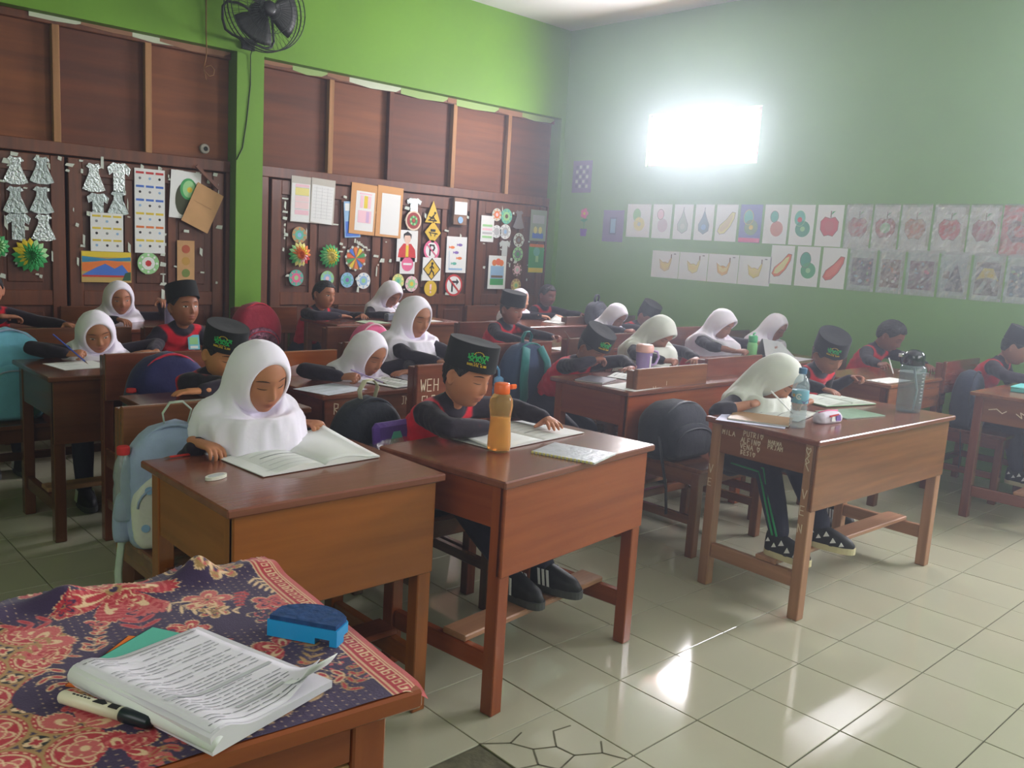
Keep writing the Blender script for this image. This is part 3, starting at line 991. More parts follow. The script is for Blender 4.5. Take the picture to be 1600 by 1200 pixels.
p.part('pictogram', [(disc(.012, .022, -.005, 10), 0)], [([(.015, -.02), (-.012, -.045), (-.035, -.065)], 0), ([(.0, -.035), (.02, -.06), (.03, -.07)], 0), ([(-.04, -.04), (.0, -.055)], 0), ([(-.05, -.07), (.04, -.072)], 0)], mats=[M_black], w=.011, off=.0014)
p = Pl('warning_diamond', 'small yellow diamond sign with a black table-like mark', 'sign', 3.004, 1.44)
p.part('sign_face', [([(0, -.10), (.09, 0), (0, .10), (-.09, 0)], 0)], mats=[M_sy])
p.part('pictogram', [(rect(.055, .022, 0, .018), 0)], [([(-.03, -.005), (-.02, -.03)], 0), ([(.03, -.005), (.02, -.03)], 0), ([(-.045, .0), (.05, -.01)], 0)], mats=[M_black], w=.008, off=.0014)
p = Pl('no_parking_sign', 'round white sign with pink rim and crossed letter P', 'sign', 2.999, 1.285)
p.part('sign_face', [(disc(.088, n=30), 0), (disc(.068, n=30), 1)], mats=[M_pink, M_paperw])
p.part('pictogram', strokes=[([(-.02, -.045), (-.02, .045), (.02, .042), (.03, .02), (.018, .0), (-.02, -.002)], 0)], mats=[M_black], w=.014, off=.0016)
p.part('bar', strokes=[([(-.05, .045), (.05, -.048)], 0)], mats=[M_pink], w=.011, off=.0026)
p = sheet('walking_sign', 'white card with a yellow diamond and a walking figure', 'sign', 3.008, 1.118, .205, .205)
p.part('sign_face', [([(0, -.10), (.098, 0), (0, .10), (-.098, 0)], 0), ([(0, -.088), (.086, 0), (0, .088), (-.086, 0)], 1)], mats=[M_black, M_sy], th=.0006, off=.0016)
p.part('pictogram', [(disc(.013, .004, .05, 10), 0)], [([(.0, .035), (-.004, -.01), (-.025, -.05)], 0), ([(-.004, -.01), (.02, -.03), (.024, -.055)], 0), ([(-.022, .01), (.0, .03), (.022, .008)], 0), ([(-.05, -.045), (-.035, -.05)], 0)], mats=[M_black], w=.011, off=.003)
p = Pl('yellow_disc_sign', 'plain yellow disc with a pale exclamation bar', 'sign', 3.004, .947)
p.part('sign_face', [(disc(.07, n=26), 0)], mats=[M_sy])
p.part('pictogram', [(rect(.02, .05, 0, .012), 0), (disc(.01, 0, -.033, 8), 0)], mats=[M_lpink], off=.0014)
p = sheet('fish_sheet', 'white sheet with coloured fishes swimming', 'poster', 3.284, 1.255, .235, .325)
fs = []
for (x, y, c) in ((.04, .09, 0), (-.05, .065, 1), (.0, .02, 0), (.04, -.03, 1), (-.02, -.08, 2)):
    fs += [(disc(.026, x, y, 12, .013), c), ([(x - .022, y), (x - .04, y + .013), (x - .04, y - .013)], c)]
fs += [(rect(.16, .016, -.005, -.13), 3)]
p.part('drawing', fs, [([(-.08, -.12), (-.085, .03)], 3)], mats=[M_pur, M_org, M_teal, M_lblue], th=.0005, off=.0016)
p = Pl('no_turn_sign', 'round sign with red rim and a crossed black arrow', 'sign', 3.271, .979)
p.part('sign_face', [(disc(.10, n=32), 0), (disc(.082, n=32), 1)], mats=[M_red, M_paperw])
p.part('pictogram', [([(.028, .0), (.028, .06), (.058, .03)], 0)], [([(-.02, -.055), (-.02, .03), (.028, .03)], 0)], mats=[M_black], w=.018, off=.0016)
p.part('bar', strokes=[([(-.06, .058), (.06, -.058)], 0)], mats=[M_red], w=.016, off=.003)
# small box clock-like holder
t = thing('paper_box_holder', 'small weathered box hanging with a blank white card on it', 'holder', (XS, 3.285, 1.643))
mb = MB()
mb.box((0, -.08, -.12), (.03, .08, .12), 0, .004)
obj('box', mb, mat('rusty_box', rgb(120, 90, 70), .6, .3, var=.3, scale=20), t)
mb = MB()
mb.box((.03, -.072, -.03), (.034, .072, .085))
obj('card', mb, M_paperw, t)
mb = MB()
mb.prism(disc(.03, 0, -.075), (.031, 0, 0), (0, 1, 0), (0, 0, 1), .004)
obj('dial', mb, M_lblue, t)
p = sheet('price_card', 'narrow white card with pink and green print, first on the last door', 'poster', 3.642, 1.509, .16, .24)
p.part('print', [(rect(.12, .02, 0, .03 - .035 * k), k % 3) for k in range(4)], mats=[M_lgrn, M_lpink, M_lgrey], th=.0005, off=.0016)
round_doily('mint round picture, top of the last door', 3.876, 1.639, .072, M_teal, M_lgrn, M_brn)
round_doily('torn orange and white round paper beside the mint round picture', 3.752, 1.646, .06, M_tape, M_org, M_lpink)
round_doily('half hidden pale disc left of the white balloon disc', 3.76, 1.49, .06, M_paperw, M_lgrey, M_lgrey)
round_doily('white round picture with pale drawing under the mint one', 3.871, 1.495, .07, M_paperw, M_lgrey, M_lblue)
p = Pl('foil_shirt', 'pale T-shirt cut-out above the orange tree picture', 'decoration', 3.875, 1.341, group='foil clothes on the doors')
p.part('foil_sheet', [(scaled(SHIRTP, .14, .15), 0)], mats=[mat('pale_shirt_paper', rgb(190, 198, 196), .7)])
p = sheet('landscape_drawing', 'white sheet with orange treetops over green grass', 'poster', 3.794, 1.108, .225, .315)
p.part('drawing', [(rect(.17, .07, 0, -.085), 0), (rect(.17, .12, 0, .0), 1), (rect(.15, .022, 0, -.04), 2), (disc(.03, -.04, .09, 10), 3), (disc(.034, .01, .10, 10), 4), (disc(.03, .05, .09, 10), 3)],
       mats=[M_grn, M_lblue, M_brn, M_org, mat('coral_print', rgb(222, 100, 60), .7)], th=.0005, off=.0016)
p = Pl('foil_dress', 'dull grey dress cut-out at the top of the last door', 'decoration', 4.041, 1.62, group='foil clothes on the doors')
p.part('foil_sheet', [(scaled(DRESS, .15, .18), 0)], mats=[mat('dull_grey_paper', rgb(120, 116, 116), .6)])
for y, z, c1, c2, c3, lb in ((4.053, 1.425, M_tape, M_brn, M_grey, 'grey-rimmed skull-like medallion, upper of four in a column'),
                             (4.052, 1.290, M_lgrn, M_grey, M_grn, 'dull green medallion, second of four in a column'),
                             (4.056, 1.139, M_brn, M_lpink, M_tape, 'brown medallion, third of four in a column'),
                             (4.052, .987, M_card, M_lyel, M_lgrn, 'tan medallion, lowest of four in a column')):
    round_doily(lb, y, z, .068, c1, c2, c3)
p = sheet('framed_drawing', 'grey drawing with golden figures over blue, last door', 'poster', 4.306, 1.578, .22, .30, mat('grey_green_paper', rgb(150, 164, 150), .7))
p.part('drawing', [(rect(.15, .05, 0, -.10), 0), (disc(.025, -.035, -.045, 10, .035), 1), (disc(.025, .03, -.045, 10, .035), 1), (rect(.16, .08, 0, .06), 2)], mats=[M_blue, M_lyel, M_lgrey], th=.0005, off=.0016)
p = sheet('green_drawing', 'green and yellow drawing on orange-red paper, lowest on the last door', 'poster', 4.304, 1.252, .21, .27, M_grn)
p.part('drawing', [(rect(.20, .045, 0, -.11), 0), (disc(.045, 0, .07, 14), 1), (rect(.04, .06, .01, .0), 2), (rect(.20, .03, 0, .13), 3)], mats=[M_yel, M_teal, M_lgrn, M_org], th=.0005, off=.0016)
# torn paper and tape left on the doors: uncounted scraps
mb = MB()
rs = random.Random(5)
spots = [(-.3 + .13 * k, 1.745) for k in range(11)] + [(rs.uniform(-.4, 1.05), rs.uniform(.95, 1.74)) for _ in range(60)] + \
        [(rs.uniform(1.55, 3.4), rs.uniform(.9, 1.72)) for _ in range(70)] + [(rs.uniform(3.6, 4.4), rs.uniform(.95, 1.74)) for _ in range(26)] + \
        [(2.2 + .02 * k, 1.33 - .01 * k) for k in range(8)] + [(1.56, 1.62 - .05 * k) for k in range(7)] + [(.62 + .0 * k, 1.3 - .07 * k) for k in range(7)]
for (y, z) in spots:
    w, h = rs.uniform(.006, .03), rs.uniform(.005, .018)
    if rs.random() < .25:
        w, h = h * .7, w * 1.6
    pl = [(y - w, z - h * rs.uniform(.3, 1)), (y + w * rs.uniform(.5, 1), z - h), (y + w, z + h * rs.uniform(.3, 1)), (y - w * rs.uniform(.3, 1), z + h)]
    mb.prism(pl, (XS - .0015, 0, 0), (0, 1, 0), (0, 0, 1), .0012)
tag(obj('torn_scraps', mb, M_tape), 'many small torn scraps of white paper and tape stuck on the wooden doors', 'paper scraps', kind='stuff')
# ------------------------------------------------------------------ back wall pictures
YS = YW - .001
t = None


def bsheet(name, label, x, z, w, h, m=M_paperw, sleeve=0, cat='drawing', group='fruit drawings in rows on the green wall'):
    p = sheet(name, label, cat, x, z, w - .006, h, m, 0, YS, True, group)
    return p


def add_sleeve(p, w, h, dense=0):
    mb = MB()
    nx, nz = 10, 14
    V = []
    for i in range(nx + 1):
        for k in range(nz + 1):
            b = .004 + random.uniform(0, .006) if 0 < i < nx and 0 < k < nz else .002
            V.append((-w / 2 + w * i / nx, -b, -h / 2 + h * k / nz))
    F = [(i * (nz + 1) + k, i * (nz + 1) + k + 1, (i + 1) * (nz + 1) + k + 1, (i + 1) * (nz + 1) + k) for i in range(nx) for k in range(nz)]
    mb.add(V, F)
    obj('plastic_sleeve', mb, M_sleeve, p.O)


FB = .0016
M_papw2 = mat('bluish_paper', rgb(188, 196, 204), .7)
def fruit(p, kind, cols, s=1.0):
    cs = cols
    if kind == 'avocado':
        A = [(disc(.045 * s, -.02, .05, 18, .06 * s), 0), (disc(.062 * s, .01, -.03, 20, .062 * s), 1), (disc(.02 * s, .01, -.03, 12), 2)]
    elif kind == 'guava':
        A = [(disc(.036 * s, -.015, .06, 16, .045 * s), 0), (disc(.055 * s, .012, -.035, 20, .06 * s), 1)]
    elif kind == 'pear':
        A = [([(.0, .10), (.025, .04), (.055, -.02), (.05, -.07), (0, -.10), (-.05, -.07), (-.055, -.02), (-.02, .04)], 0), (disc(.025, 0, -.04, 12), 1), (rect(.006, .03, .002, .11), 2)]
    elif kind == 'papaya':
        A = [([(.08, .085), (.05, .09), (.0, .03), (-.06, -.02), (-.08, -.07), (-.055, -.095), (-.01, -.085), (.04, -.03), (.075, .04)], 0),
             ([(.06, .07), (.03, .055), (-.01, .01), (-.055, -.035), (-.062, -.07), (-.03, -.07), (.02, -.03), (.055, .035)], 1)]
    elif kind == 'apple':
        A = [([(0, .055), (.04, .065), (.072, .03), (.07, -.03), (.035, -.078), (0, -.07), (-.035, -.078), (-.07, -.03), (-.072, .03), (-.04, .065)], 0), (disc(.038, 0, -.005, 14), 1),
             (rect(.008, .05, .006, .085), 2), ([(.008, .08), (.04, .11), (.015, .105)], 3)]
    elif kind == 'banana':
        A = [([(-.055, .04), (-.04, -.03), (0, -.052), (.04, -.035), (.055, .02), (.06, .055), (.045, .04), (.03, .01), (0, .02), (-.03, .015)], 0),
             ([(-.045, .035), (-.03, -.015), (0, -.03), (.035, -.015), (.045, .02), (.0, .0)], 1), (rect(.008, .03, .055, .065), 2)]
    return A


top = [(-3.477, .274, 'avocado', M_lgrn, M_lyel, M_tape, 'pale outlined avocado drawing, first of the upper row'),
       (-3.214, .211, 'guava', M_lpink, mat('faint_pink', rgb(206, 190, 198), .7), None, 'faint pinkish fruit drawing, second of the upper row'),
       (-2.985, .202, 'pear', mat('faint_green', rgb(180, 196, 184), .7), M_tape, M_grey, 'very faint grey pear drawing, third of the upper row'),
       (-2.767, .194, 'pear', mat('grey_teal', rgb(120, 146, 156), .7), M_lblue, M_grey, 'grey-blue pear drawing below the window'),
       (-2.545, .211, 'papaya', M_lyel, mat('faint_orange', rgb(214, 196, 140), .7), None, 'faint yellow slanted papaya drawing left of the violet sheet'),
       (-2.317, .207, 'avocado', M_teal, mat('olive_green', rgb(120, 150, 90), .7), M_yel, 'blue-violet filled drawing with a pink lower edge'),
       (-2.088, .215, 'guava', M_teal, mat('salmon', rgb(206, 140, 116), .7), None, 'teal and salmon two-part guava drawing'),
       (-1.862, .205, 'avocado', M_teal, mat('sea_green', rgb(60, 150, 110), .7), M_lgrn, 'sea-green avocado drawing with a red spot, upper row'),
       (-1.635, .215, 'apple', mat('apple_red', rgb(200, 70, 64), .7), mat('apple_red2', rgb(196, 84, 70), .7), M_brn, 'flat red apple drawing without plastic sleeve'),
       (-1.412, .200, 'apple', mat('apple_dull', rgb(180, 84, 72), .7), M_red, M_brn, 'dull red apple drawing, first one with shiny plastic'),
       (-1.206, .192, 'apple', mat('apple_deep', rgb(180, 46, 46), .7), M_lgrn, M_brn, 'red apple drawing with a pale green centre'),
       (-.994, .213, 'apple', mat('apple_orange', rgb(190, 120, 70), .7), M_org, M_brn, 'orange-brown apple drawing in crinkled plastic'),
       (-.761, .227, 'apple', mat('apple_bright', rgb(208, 30, 44), .7), M_red, M_brn, 'bright red apple drawing in very shiny plastic'),
       (-.541, .200, 'apple', mat('apple_wine', rgb(160, 40, 64), .7), mat('apple_wine2', rgb(176, 56, 78), .7), M_brn, 'wine red apple drawing next to the last red sheet'),
       (-.320, .230, 'apple', mat('apple_dark', rgb(120, 20, 40), .7), M_red, M_brn, 'dark apple on a sheet coloured all red, at right edge')]
for i, (x, w, kind, c1, c2, c3, lb) in enumerate(top):
    h = .295 + .002 * i
    bm_ = M_paperw if i not in (5, 14) else (mat('violet_ground', rgb(112, 122, 176), .7) if i == 5 else mat('red_ground', rgb(208, 80, 80), .7))
    p = bsheet('fruit_drawing', lb, x, 1.66, w, h, bm_)
    pol = fruit(p, kind, None)
    ms = [c1, c2, c3 or M_brn, M_grn]
    if kind == 'apple' and c3 is None:
        c3 = M_brn
    outl = pol[0][0]
    p.part('drawing', pol, [(list(outl) + [outl[0]], 2)], mats=ms, w=.003, th=.0006, off=FB)
    if i == 5:
        p.part('pink_edge', [(rect(w - .01, .035, 0, -h / 2 + .02), 0)], mats=[M_pink], off=FB)
    if i >= 9:
        add_sleeve(p, w, h + .02)
    elif i == 7:
        p.part('red_spot', [(disc(.02, -.02, .04, 10), 0)], mats=[M_red], off=FB + .0012)
for k in range(4):
    lb = ['first', 'second', 'third', 'fourth'][k]
    colr = [mat('banana_pale', rgb(216, 194, 120), .7), M_lyel, mat('banana_gold', rgb(214, 170, 70), .7), mat('banana_soft', rgb(220, 204, 100), .7)][k]
    x = -2.687 - .45 + .30 * k
    p = bsheet('banana_drawing', 'wide sheet with a yellow bunch of bananas, %s of four in the lower row' % lb, x, 1.285 + .0 * k, .30, .235)
    pol = fruit(p, 'banana', None)
    outl = pol[0][0]
    p.part('drawing', [([(a * 1.15, b * 1.15) for a, b in pl], mi) for pl, mi in pol], [([(a * 1.15, b * 1.15) for a, b in outl + [outl[0]]], 3)], mats=[colr, mat('banana_in', rgb(226, 206, 120), .7), M_brn, mat('banana_line', rgb(170, 130, 60), .7)], w=.0025, th=.0006, off=FB)
    p.part('caption', [(rect(.022, .008, .10, .095), 0)], mats=[M_grey], th=.0004, off=FB)
bot = [(-1.997, .206, 'papaya', M_org, M_lyel, 'orange outlined papaya drawing after the banana sheets'),
       (-1.777, .197, 'avocado', mat('jade', rgb(40, 150, 110), .7), M_grn, 'jade green speckled avocado drawing in the lower row'),
       (-1.562, .198, 'papaya', mat('coral', rgb(214, 96, 66), .7), mat('coral2', rgb(222, 116, 84), .7), 'coral red papaya drawing in the lower row')]
for (x, w, kind, c1, c2, lb) in bot:
    p = bsheet('fruit_drawing', lb, x, 1.345, w, .305)
    pol = fruit(p, kind, None)
    outl = pol[0][0]
    p.part('drawing', pol, [(list(outl) + [outl[0]], 3)], mats=[c1, c2, M_lgrn, M_brn], w=.003, th=.0006, off=FB)
M_dk = [mat('collage_violet', rgb(84, 78, 104), .6, var=.4, scale=30), mat('collage_rust', rgb(132, 96, 84), .6, var=.4, scale=30), mat('collage_maroon', rgb(120, 84, 100), .6, var=.4, scale=30),
        mat('collage_ink', rgb(58, 62, 78), .6, var=.3, scale=30), mat('collage_umber', rgb(92, 84, 78), .6, var=.4, scale=30), mat('collage_teal', rgb(70, 104, 120), .6, var=.4, scale=30)]
for k, (x, w, lb) in enumerate(((-1.342, .208, 'dark violet collage with small bright patches'), (-1.128, .189, 'rust and white collage of figures'), (-.911, .215, 'maroon and pale blue collage'),
                                (-.690, .200, 'black triangle mountain picture'), (-.476, .201, 'brown and white hill picture'), (-.268, .20, 'teal picture cut off at the right edge'))):
    p = bsheet('collage_picture', lb + ', in shiny plastic in the lower row', x, 1.348, w, .31, mat('pale_sleeve_paper', rgb(190, 204, 200), .6), cat='picture', group='dark pictures in plastic sleeves')
    polys = [(rect(w - .05, .20, 0, -.015), 0)]
    rs2 = random.Random(k + 40)
    for q in range(16):
        a, b = rs2.uniform(-.06, .06), rs2.uniform(-.10, .07)
        polys.append((disc(rs2.uniform(.006, .02), a, b, 6, rs2.uniform(.006, .016)), 1 + q % 4))
    if k == 3:
        polys = [(rect(w - .05, .22, 0, -.01), 5), ([(-.06, -.11), (.01, .09), (.075, -.11)], 0), (rect(.04, .05, -.05, 0), 3)]
    if k == 4:
        polys = [(rect(w - .05, .22, 0, -.01), 0), ([(-.07, -.02), (-.03, .06), (.03, .06), (.07, -.02), (0, .0)], 3), ([(-.07, -.11), (-.02, -.02), (0, -.03), (-.03, -.11)], 5), ([(.02, -.04), (.06, .0), (.05, -.08)], 5)]
    mm = [[M_lblue, M_red, M_lgrn], [M_paperw, M_org, M_lpink], [M_lblue, M_pink, M_lblue], [M_org, M_org, M_brn], [M_paperw, M_brn, M_yel], [M_paperw, M_lblue, M_lgrn]][k]
    p.part('collage', polys, mats=[M_dk[k], *mm, M_dk[(k + 2) % 6], mat('collage_ground', rgb(168, 184, 186), .6)], th=.0007, off=FB)
    add_sleeve(p, w, .32)
M_viol = mat('violet_paper', rgb(120, 108, 150), .7)
p = bsheet('violet_frame', 'violet paper frame with a grid of small marks near the corner', -4.21, 2.062, .25, .30, M_viol, cat='decoration', group=None)
p.part('grid', [(rect(.03, .03, -.066 + .044 * a, -.09 + .045 * b), (a + b) % 2) for a in range(4) for b in range(5)], mats=[mat('violet_dark', rgb(90, 88, 130), .7), M_lgrey], th=.0005, off=FB)
p = bsheet('violet_frame', 'violet paper frame around a pale blue centre, beside the first fruit drawing', -3.773, 1.606, .255, .29, M_viol, cat='decoration', group=None)
p.part('centre', [(rect(.09, .16), 0), (rect(.06, .13), 1)], mats=[mat('violet_dark', rgb(90, 88, 130), .7), M_lblue], off=FB, th=.0006)
p = Pl('paper_flower', 'small pink paper flower in a violet pot near the corner', 'decoration', -4.143, 1.63, YS, back=True)
p.part('pot', [([(-.035, -.13), (.035, -.13), (.045, -.06), (-.045, -.06)], 0)], mats=[M_pur])
p.part('stem', [([(-.05, .02), (0, .0), (.05, .03), (0, .04)], 0)], [([(0, -.06), (.005, .06)], 0)], mats=[M_grn], w=.006)
p.part('flower', [(disc(.022, .03 * math.cos(a), .085 + .03 * math.sin(a), 8), 0) for a in np.linspace(0, 6.28, 6)[:-1]] + [(disc(.014, 0, .085, 8), 1)], mats=[M_pink, M_yel], off=.002)
# ------------------------------------------------------------------ fan, cords on the left wall
FX, FY, FZ = -4.24, 1.19, 2.87
M_fan = mat('fan_black', rgb(20, 22, 26), .4)
M_cage = mat('fan_wire', rgb(30, 40, 34), .4, .6)
t = thing('wall_fan', 'black wall fan with a round wire cage on the green pillar', 'fan', (FX, FY, FZ))
for nm, xo, R_ in (('cage_front', .075, .275), ('cage_back', -.03, .275)):
    mb = MB()
    for k in range(48):
        a = 2 * math.pi * k / 48
        pts = [(xo + (.02 if xo > 0 else -.02) * math.cos(q * math.pi / 2), R_ * (.2 + .8 * q) * math.cos(a), R_ * (.2 + .8 * q) * math.sin(a)) for q in (0, .5, .85, 1)]
        mb.tube(pts, .0013, 4)
    for rr_ in (.28, .6, 1.0):
        mb.tube([(xo + (.02 if xo > 0 else -.02) * math.cos((rr_ - .2) / .8 * math.pi / 2), R_ * rr_ * math.cos(a), R_ * rr_ * math.sin(a)) for a in np.linspace(0, 2 * math.pi, 41)], .002 if rr_ < 1 else .004, 5)
    tag(obj(nm, mb, M_cage, t, True), kind='stuff')
mb = MB()
mb.tube([(.02, R_ * math.cos(a), R_ * math.sin(a)) for a in np.linspace(0, 2 * math.pi, 41)], .007, 6, flat=.6)
obj('cage_rim', mb, M_fan, t, True)
for k in range(3):
    mb = MB()
    V, F = [], []
    for i in range(6):
        for j in range(7):
            r = .05 + .19 * i / 5
            a = 2 * math.pi * k / 3 + (-.5 + j / 6) * (1.5 - .5 * (i / 5 - .5) ** 2)
            V.append((.02 + .05 * (j / 6 - .5) * (1 - .3 * i / 5), r * math.cos(a), r * math.sin(a)))
    for i in range(5):
        for j in range(6):
            F.append((i * 7 + j, i * 7 + j + 1, (i + 1) * 7 + j + 1, (i + 1) * 7 + j))
    mb.add(V, F)
    b = obj('blade', mb, mat('fan_blade', rgb(18, 24, 20), .5), t, True)
    md = b.modifiers.new('s', 'SOLIDIFY')
    md.thickness = .002
mb = MB()
mb.tube([(-.13, 0, 0), (-.12, 0, 0), (-.06, 0, 0), (-.03, 0, 0)], [.05, .06, .065, .05], 20)
obj('motor', mb, M_fan, t, True)
mb = MB()
mb.tube([(.03, 0, 0), (.09, 0, 0), (.1, 0, 0)], [.05, .05, .03], 20)
obj('hub', mb, M_fan, t, True)
mb = MB()
pts = [(-.05, -.03, -.02), (-.06, -.16, .02), (-.07, -.235, .015), (-.08, -.26, -.02), (-.08, -.262, -.10), (-.08, -.24, -.165), (-.08, -.19, -.19), (-.08, .05, -.235), (-.08, .10, -.22), (-.07, .115, -.18), (-.06, .09, -.02), (-.05, .03, 0)]
mb.tube(pts, .0095, 8)
obj('bracket', mb, M_fan, t, True)
mb = MB()
mb.box((-.238, -.05, -.24), (-.22, .05, -.16), 0, .004)
mb.tube([(-.225, 0, -.2), (-.08, -.02, -.215)], .012, 8)
obj('wall_mount', mb, M_fan, t)
mb = MB()
mb.tube([(FX - .08, FY - .03, FZ - .22), (XW + .01, FY + .02, 2.6), (XW + .004, FY + .025, 2.4), (XW + .004, FY - .0, 2.15), (XW + .004, FY - .03, 1.95), (XW + .004, FY - .075, 1.86)], .0035, 6)
tag(obj('fan_cord', mb, M_black, None, True), 'thin black cord running down the green pillar from the fan', 'cord')
mb = MB()
pts = [(XW + .01, .88, 3.0), (XW + .01, .88, 2.72), (XW + .01, .885, 2.55), (XW + .012, .87, 2.48), (XW + .015, .86, 2.44), (XW + .02, .88, 2.465), (XW + .02, .91, 2.475), (XW + .02, .935, 2.45), (XW + .02, .93, 2.415), (XW + .02, .9, 2.40), (XW + .02, .87, 2.425), (XW + .02, .862, 2.44), (XW + .02, .87, 2.40), (XW + .02, .878, 2.375)]
mb.tube(pts, .004, 6)
tag(obj('looped_string', mb, mat('brown_string', rgb(130, 90, 50), .8), None, True), 'brown string hanging with a loop above the left doors', 'string')
t = thing('round_hook', 'small white round socket above the tilted cardboard', 'socket', (XP + .002, .93, 1.92))
mb = MB()
mb.tube([(0, 0, 0), (.02, 0, 0), (.024, 0, 0)], [.035, .035, .028], 18)
obj('socket_ring', mb, mat('dirty_white', rgb(170, 165, 155), .5), t, True)
mb = MB()
mb.tube([(.02, .004, 0), (.026, .004, 0)], .016, 14)
obj('socket_hole', mb, M_black, t)
# ------------------------------------------------------------------ pupils
def sm(x, a, b):
    t = np.clip((x - a) / (b - a), 0, 1)
    return t * t * (3 - 2 * t)


def remesh(V, F, vox, smooth_it=2):
    me = bpy.data.meshes.new('tmp')
    me.from_pydata([tuple(v) for v in V], [], [tuple(f) for f in F])
    me.update()
    o = bpy.data.objects.new('tmp', me)
    COL.objects.link(o)
    md = o.modifiers.new('r', 'REMESH')
    md.mode = 'VOXEL'
    md.voxel_size = vox
    dg = bpy.context.evaluated_depsgraph_get()
    ev = o.evaluated_get(dg)
    m2 = ev.to_mesh()
    nv = len(m2.vertices)
    co = np.empty(nv * 3)
    m2.vertices.foreach_get('co', co)
    co = co.reshape(-1, 3)
    F2 = [tuple(p.vertices) for p in m2.polygons]
    ne = len(m2.edges)
    ed = np.empty(ne * 2, dtype=np.int64)
    m2.edges.foreach_get('vertices', ed)
    ed = ed.reshape(-1, 2)
    ev.to_mesh_clear()
    bpy.data.objects.remove(o)
    bpy.data.meshes.remove(me)
    for _ in range(smooth_it):
        acc = np.zeros_like(co)
        cnt = np.zeros(nv)
        np.add.at(acc, ed[:, 0], co[ed[:, 1]])
        np.add.at(acc, ed[:, 1], co[ed[:, 0]])
        np.add.at(cnt, ed[:, 0], 1)
        np.add.at(cnt, ed[:, 1], 1)
        co = co * .5 + .5 * acc / np.maximum(cnt, 1)[:, None]
    return co, F2, ed


# ---- head shape (local frame: x forward, z up, metres, centre of the skull)
HC, HT = .104, .100


def head_surf(s, ph):
    """s in [-1,1] height parameter, ph azimuth (0 = face)"""
    s = np.asarray(s, float)
    ph = np.asarray(ph, float)
    z = np.where(s > 0, HT * s, HC * s)
    t = np.clip(-s, 0, 1)
    h = (1 - np.abs(s) ** np.where(s > 0, 2.15, 2.6)) ** (1 / np.where(s > 0, 2.15, 2.6))
    c, sn = np.cos(ph), np.sin(ph)
    nar = 1 - .34 * t ** 1.7
    a = np.where(c > 0, .082 * (1 - .04 * t), .094 * (1 - .42 * t ** 1.1))
    x = h * a * c
    y = h * .0735 * sn * nar
    fm = sm(c, .0, .35)
    # flatten the face a little, then model its features
    x = x - fm * .004 * np.exp(-((z - .0) / .05) ** 2)
    g = lambda y0, z0, sy, sz: np.exp(-((y - y0) / sy) ** 2 - ((z - z0) / sz) ** 2)
    x = x + fm * (.012 * g(0, -.026, .0095, .013) + .006 * g(0, -.008, .007, .02) + .0035 * (g(.009, -.031, .006, .007) + g(-.009, -.031, .006, .007))
                  + .0035 * g(0, .028, .045, .012)
                  - .0075 * (g(.031, .004, .017, .012) + g(-.031, .004, .017, .012))
                  + .0035 * (g(.030, .001, .011, .008) + g(-.030, .001, .011, .008))
                  + .004 * (g(.038, -.032, .02, .02) + g(-.038, -.032, .02, .02))
                  + .0065 * g(0, -.052, .019, .005) + .0062 * g(0, -.063, .015, .005)
                  - .0035 * g(0, -.0575, .021, .0022) - .002 * g(0, -.074, .02, .005) + .006 * g(0, -.086, .018, .012)
                  - .002 * g(0, -.042, .004, .006))
    return np.stack(np.broadcast_arrays(x, y, z), -1)


def face_pt(y, z):
    s = z / (HT if z > 0 else HC)
    t = max(-s, 0)
    p = 2.15 if s > 0 else 2.6
    h = (1 - abs(s) ** p) ** (1 / p)
    sn = y / (h * .0735 * (1 - .34 * t ** 1.7))
    ph = math.asin(max(-.98, min(.98, sn)))
    return head_surf(s, ph)


def head_mesh(nu, nv):
    ss = np.sin(np.linspace(-math.pi / 2, math.pi / 2, nv + 1)[1:-1])
    ph = np.linspace(-math.pi, math.pi, nu, endpoint=False)
    # denser sampling over the face
    ph = ph - .45 * np.sin(ph)
    P = head_surf(ss[:, None], ph[None, :]).reshape(-1, 3)
    F = []
    k = nv - 1
    for i in range(k - 1):
        for j in range(nu):
            j2 = (j + 1) % nu
            F.append((i * nu + j, i * nu + j2, (i + 1) * nu + j2, (i + 1) * nu + j))
    P = np.vstack([P, [(0, 0, -HC)], [(0, 0, HT)]])
    b, t = len(P) - 2, len(P) - 1
    for j in range(nu):
        j2 = (j + 1) % nu
        F.append((b, j2, j))
        F.append((t, (k - 1) * nu + j, (k - 1) * nu + j2))
    return P, F


def ear_mesh(side):
    V, F = [], []
    n, k = 12, 5
    for i in range(k):
        r = (1, .97, .80, .55, .0)[i]
        o = (0, .010, .013, .006, .004)[i]
        for j in range(n):
            a = 2 * math.pi * j / n
            yx = r * .017 * math.cos(a) * (1 if math.sin(a) > -.2 else .75)
            zz = r * .029 * math.sin(a)
            # ear plane leans away from the head at its rear edge
            V.append((-.008 + yx - .3 * o, side * (.066 + o - .45 * yx), -.006 + zz))
    for i in range(k - 1):
        for j in range(n):
            j2 = (j + 1) % n
            f = (i * n + j, i * n + j2, (i + 1) * n + j2, (i + 1) * n + j)
            F.append(f if side < 0 else f[::-1])
    return np.array(V), F


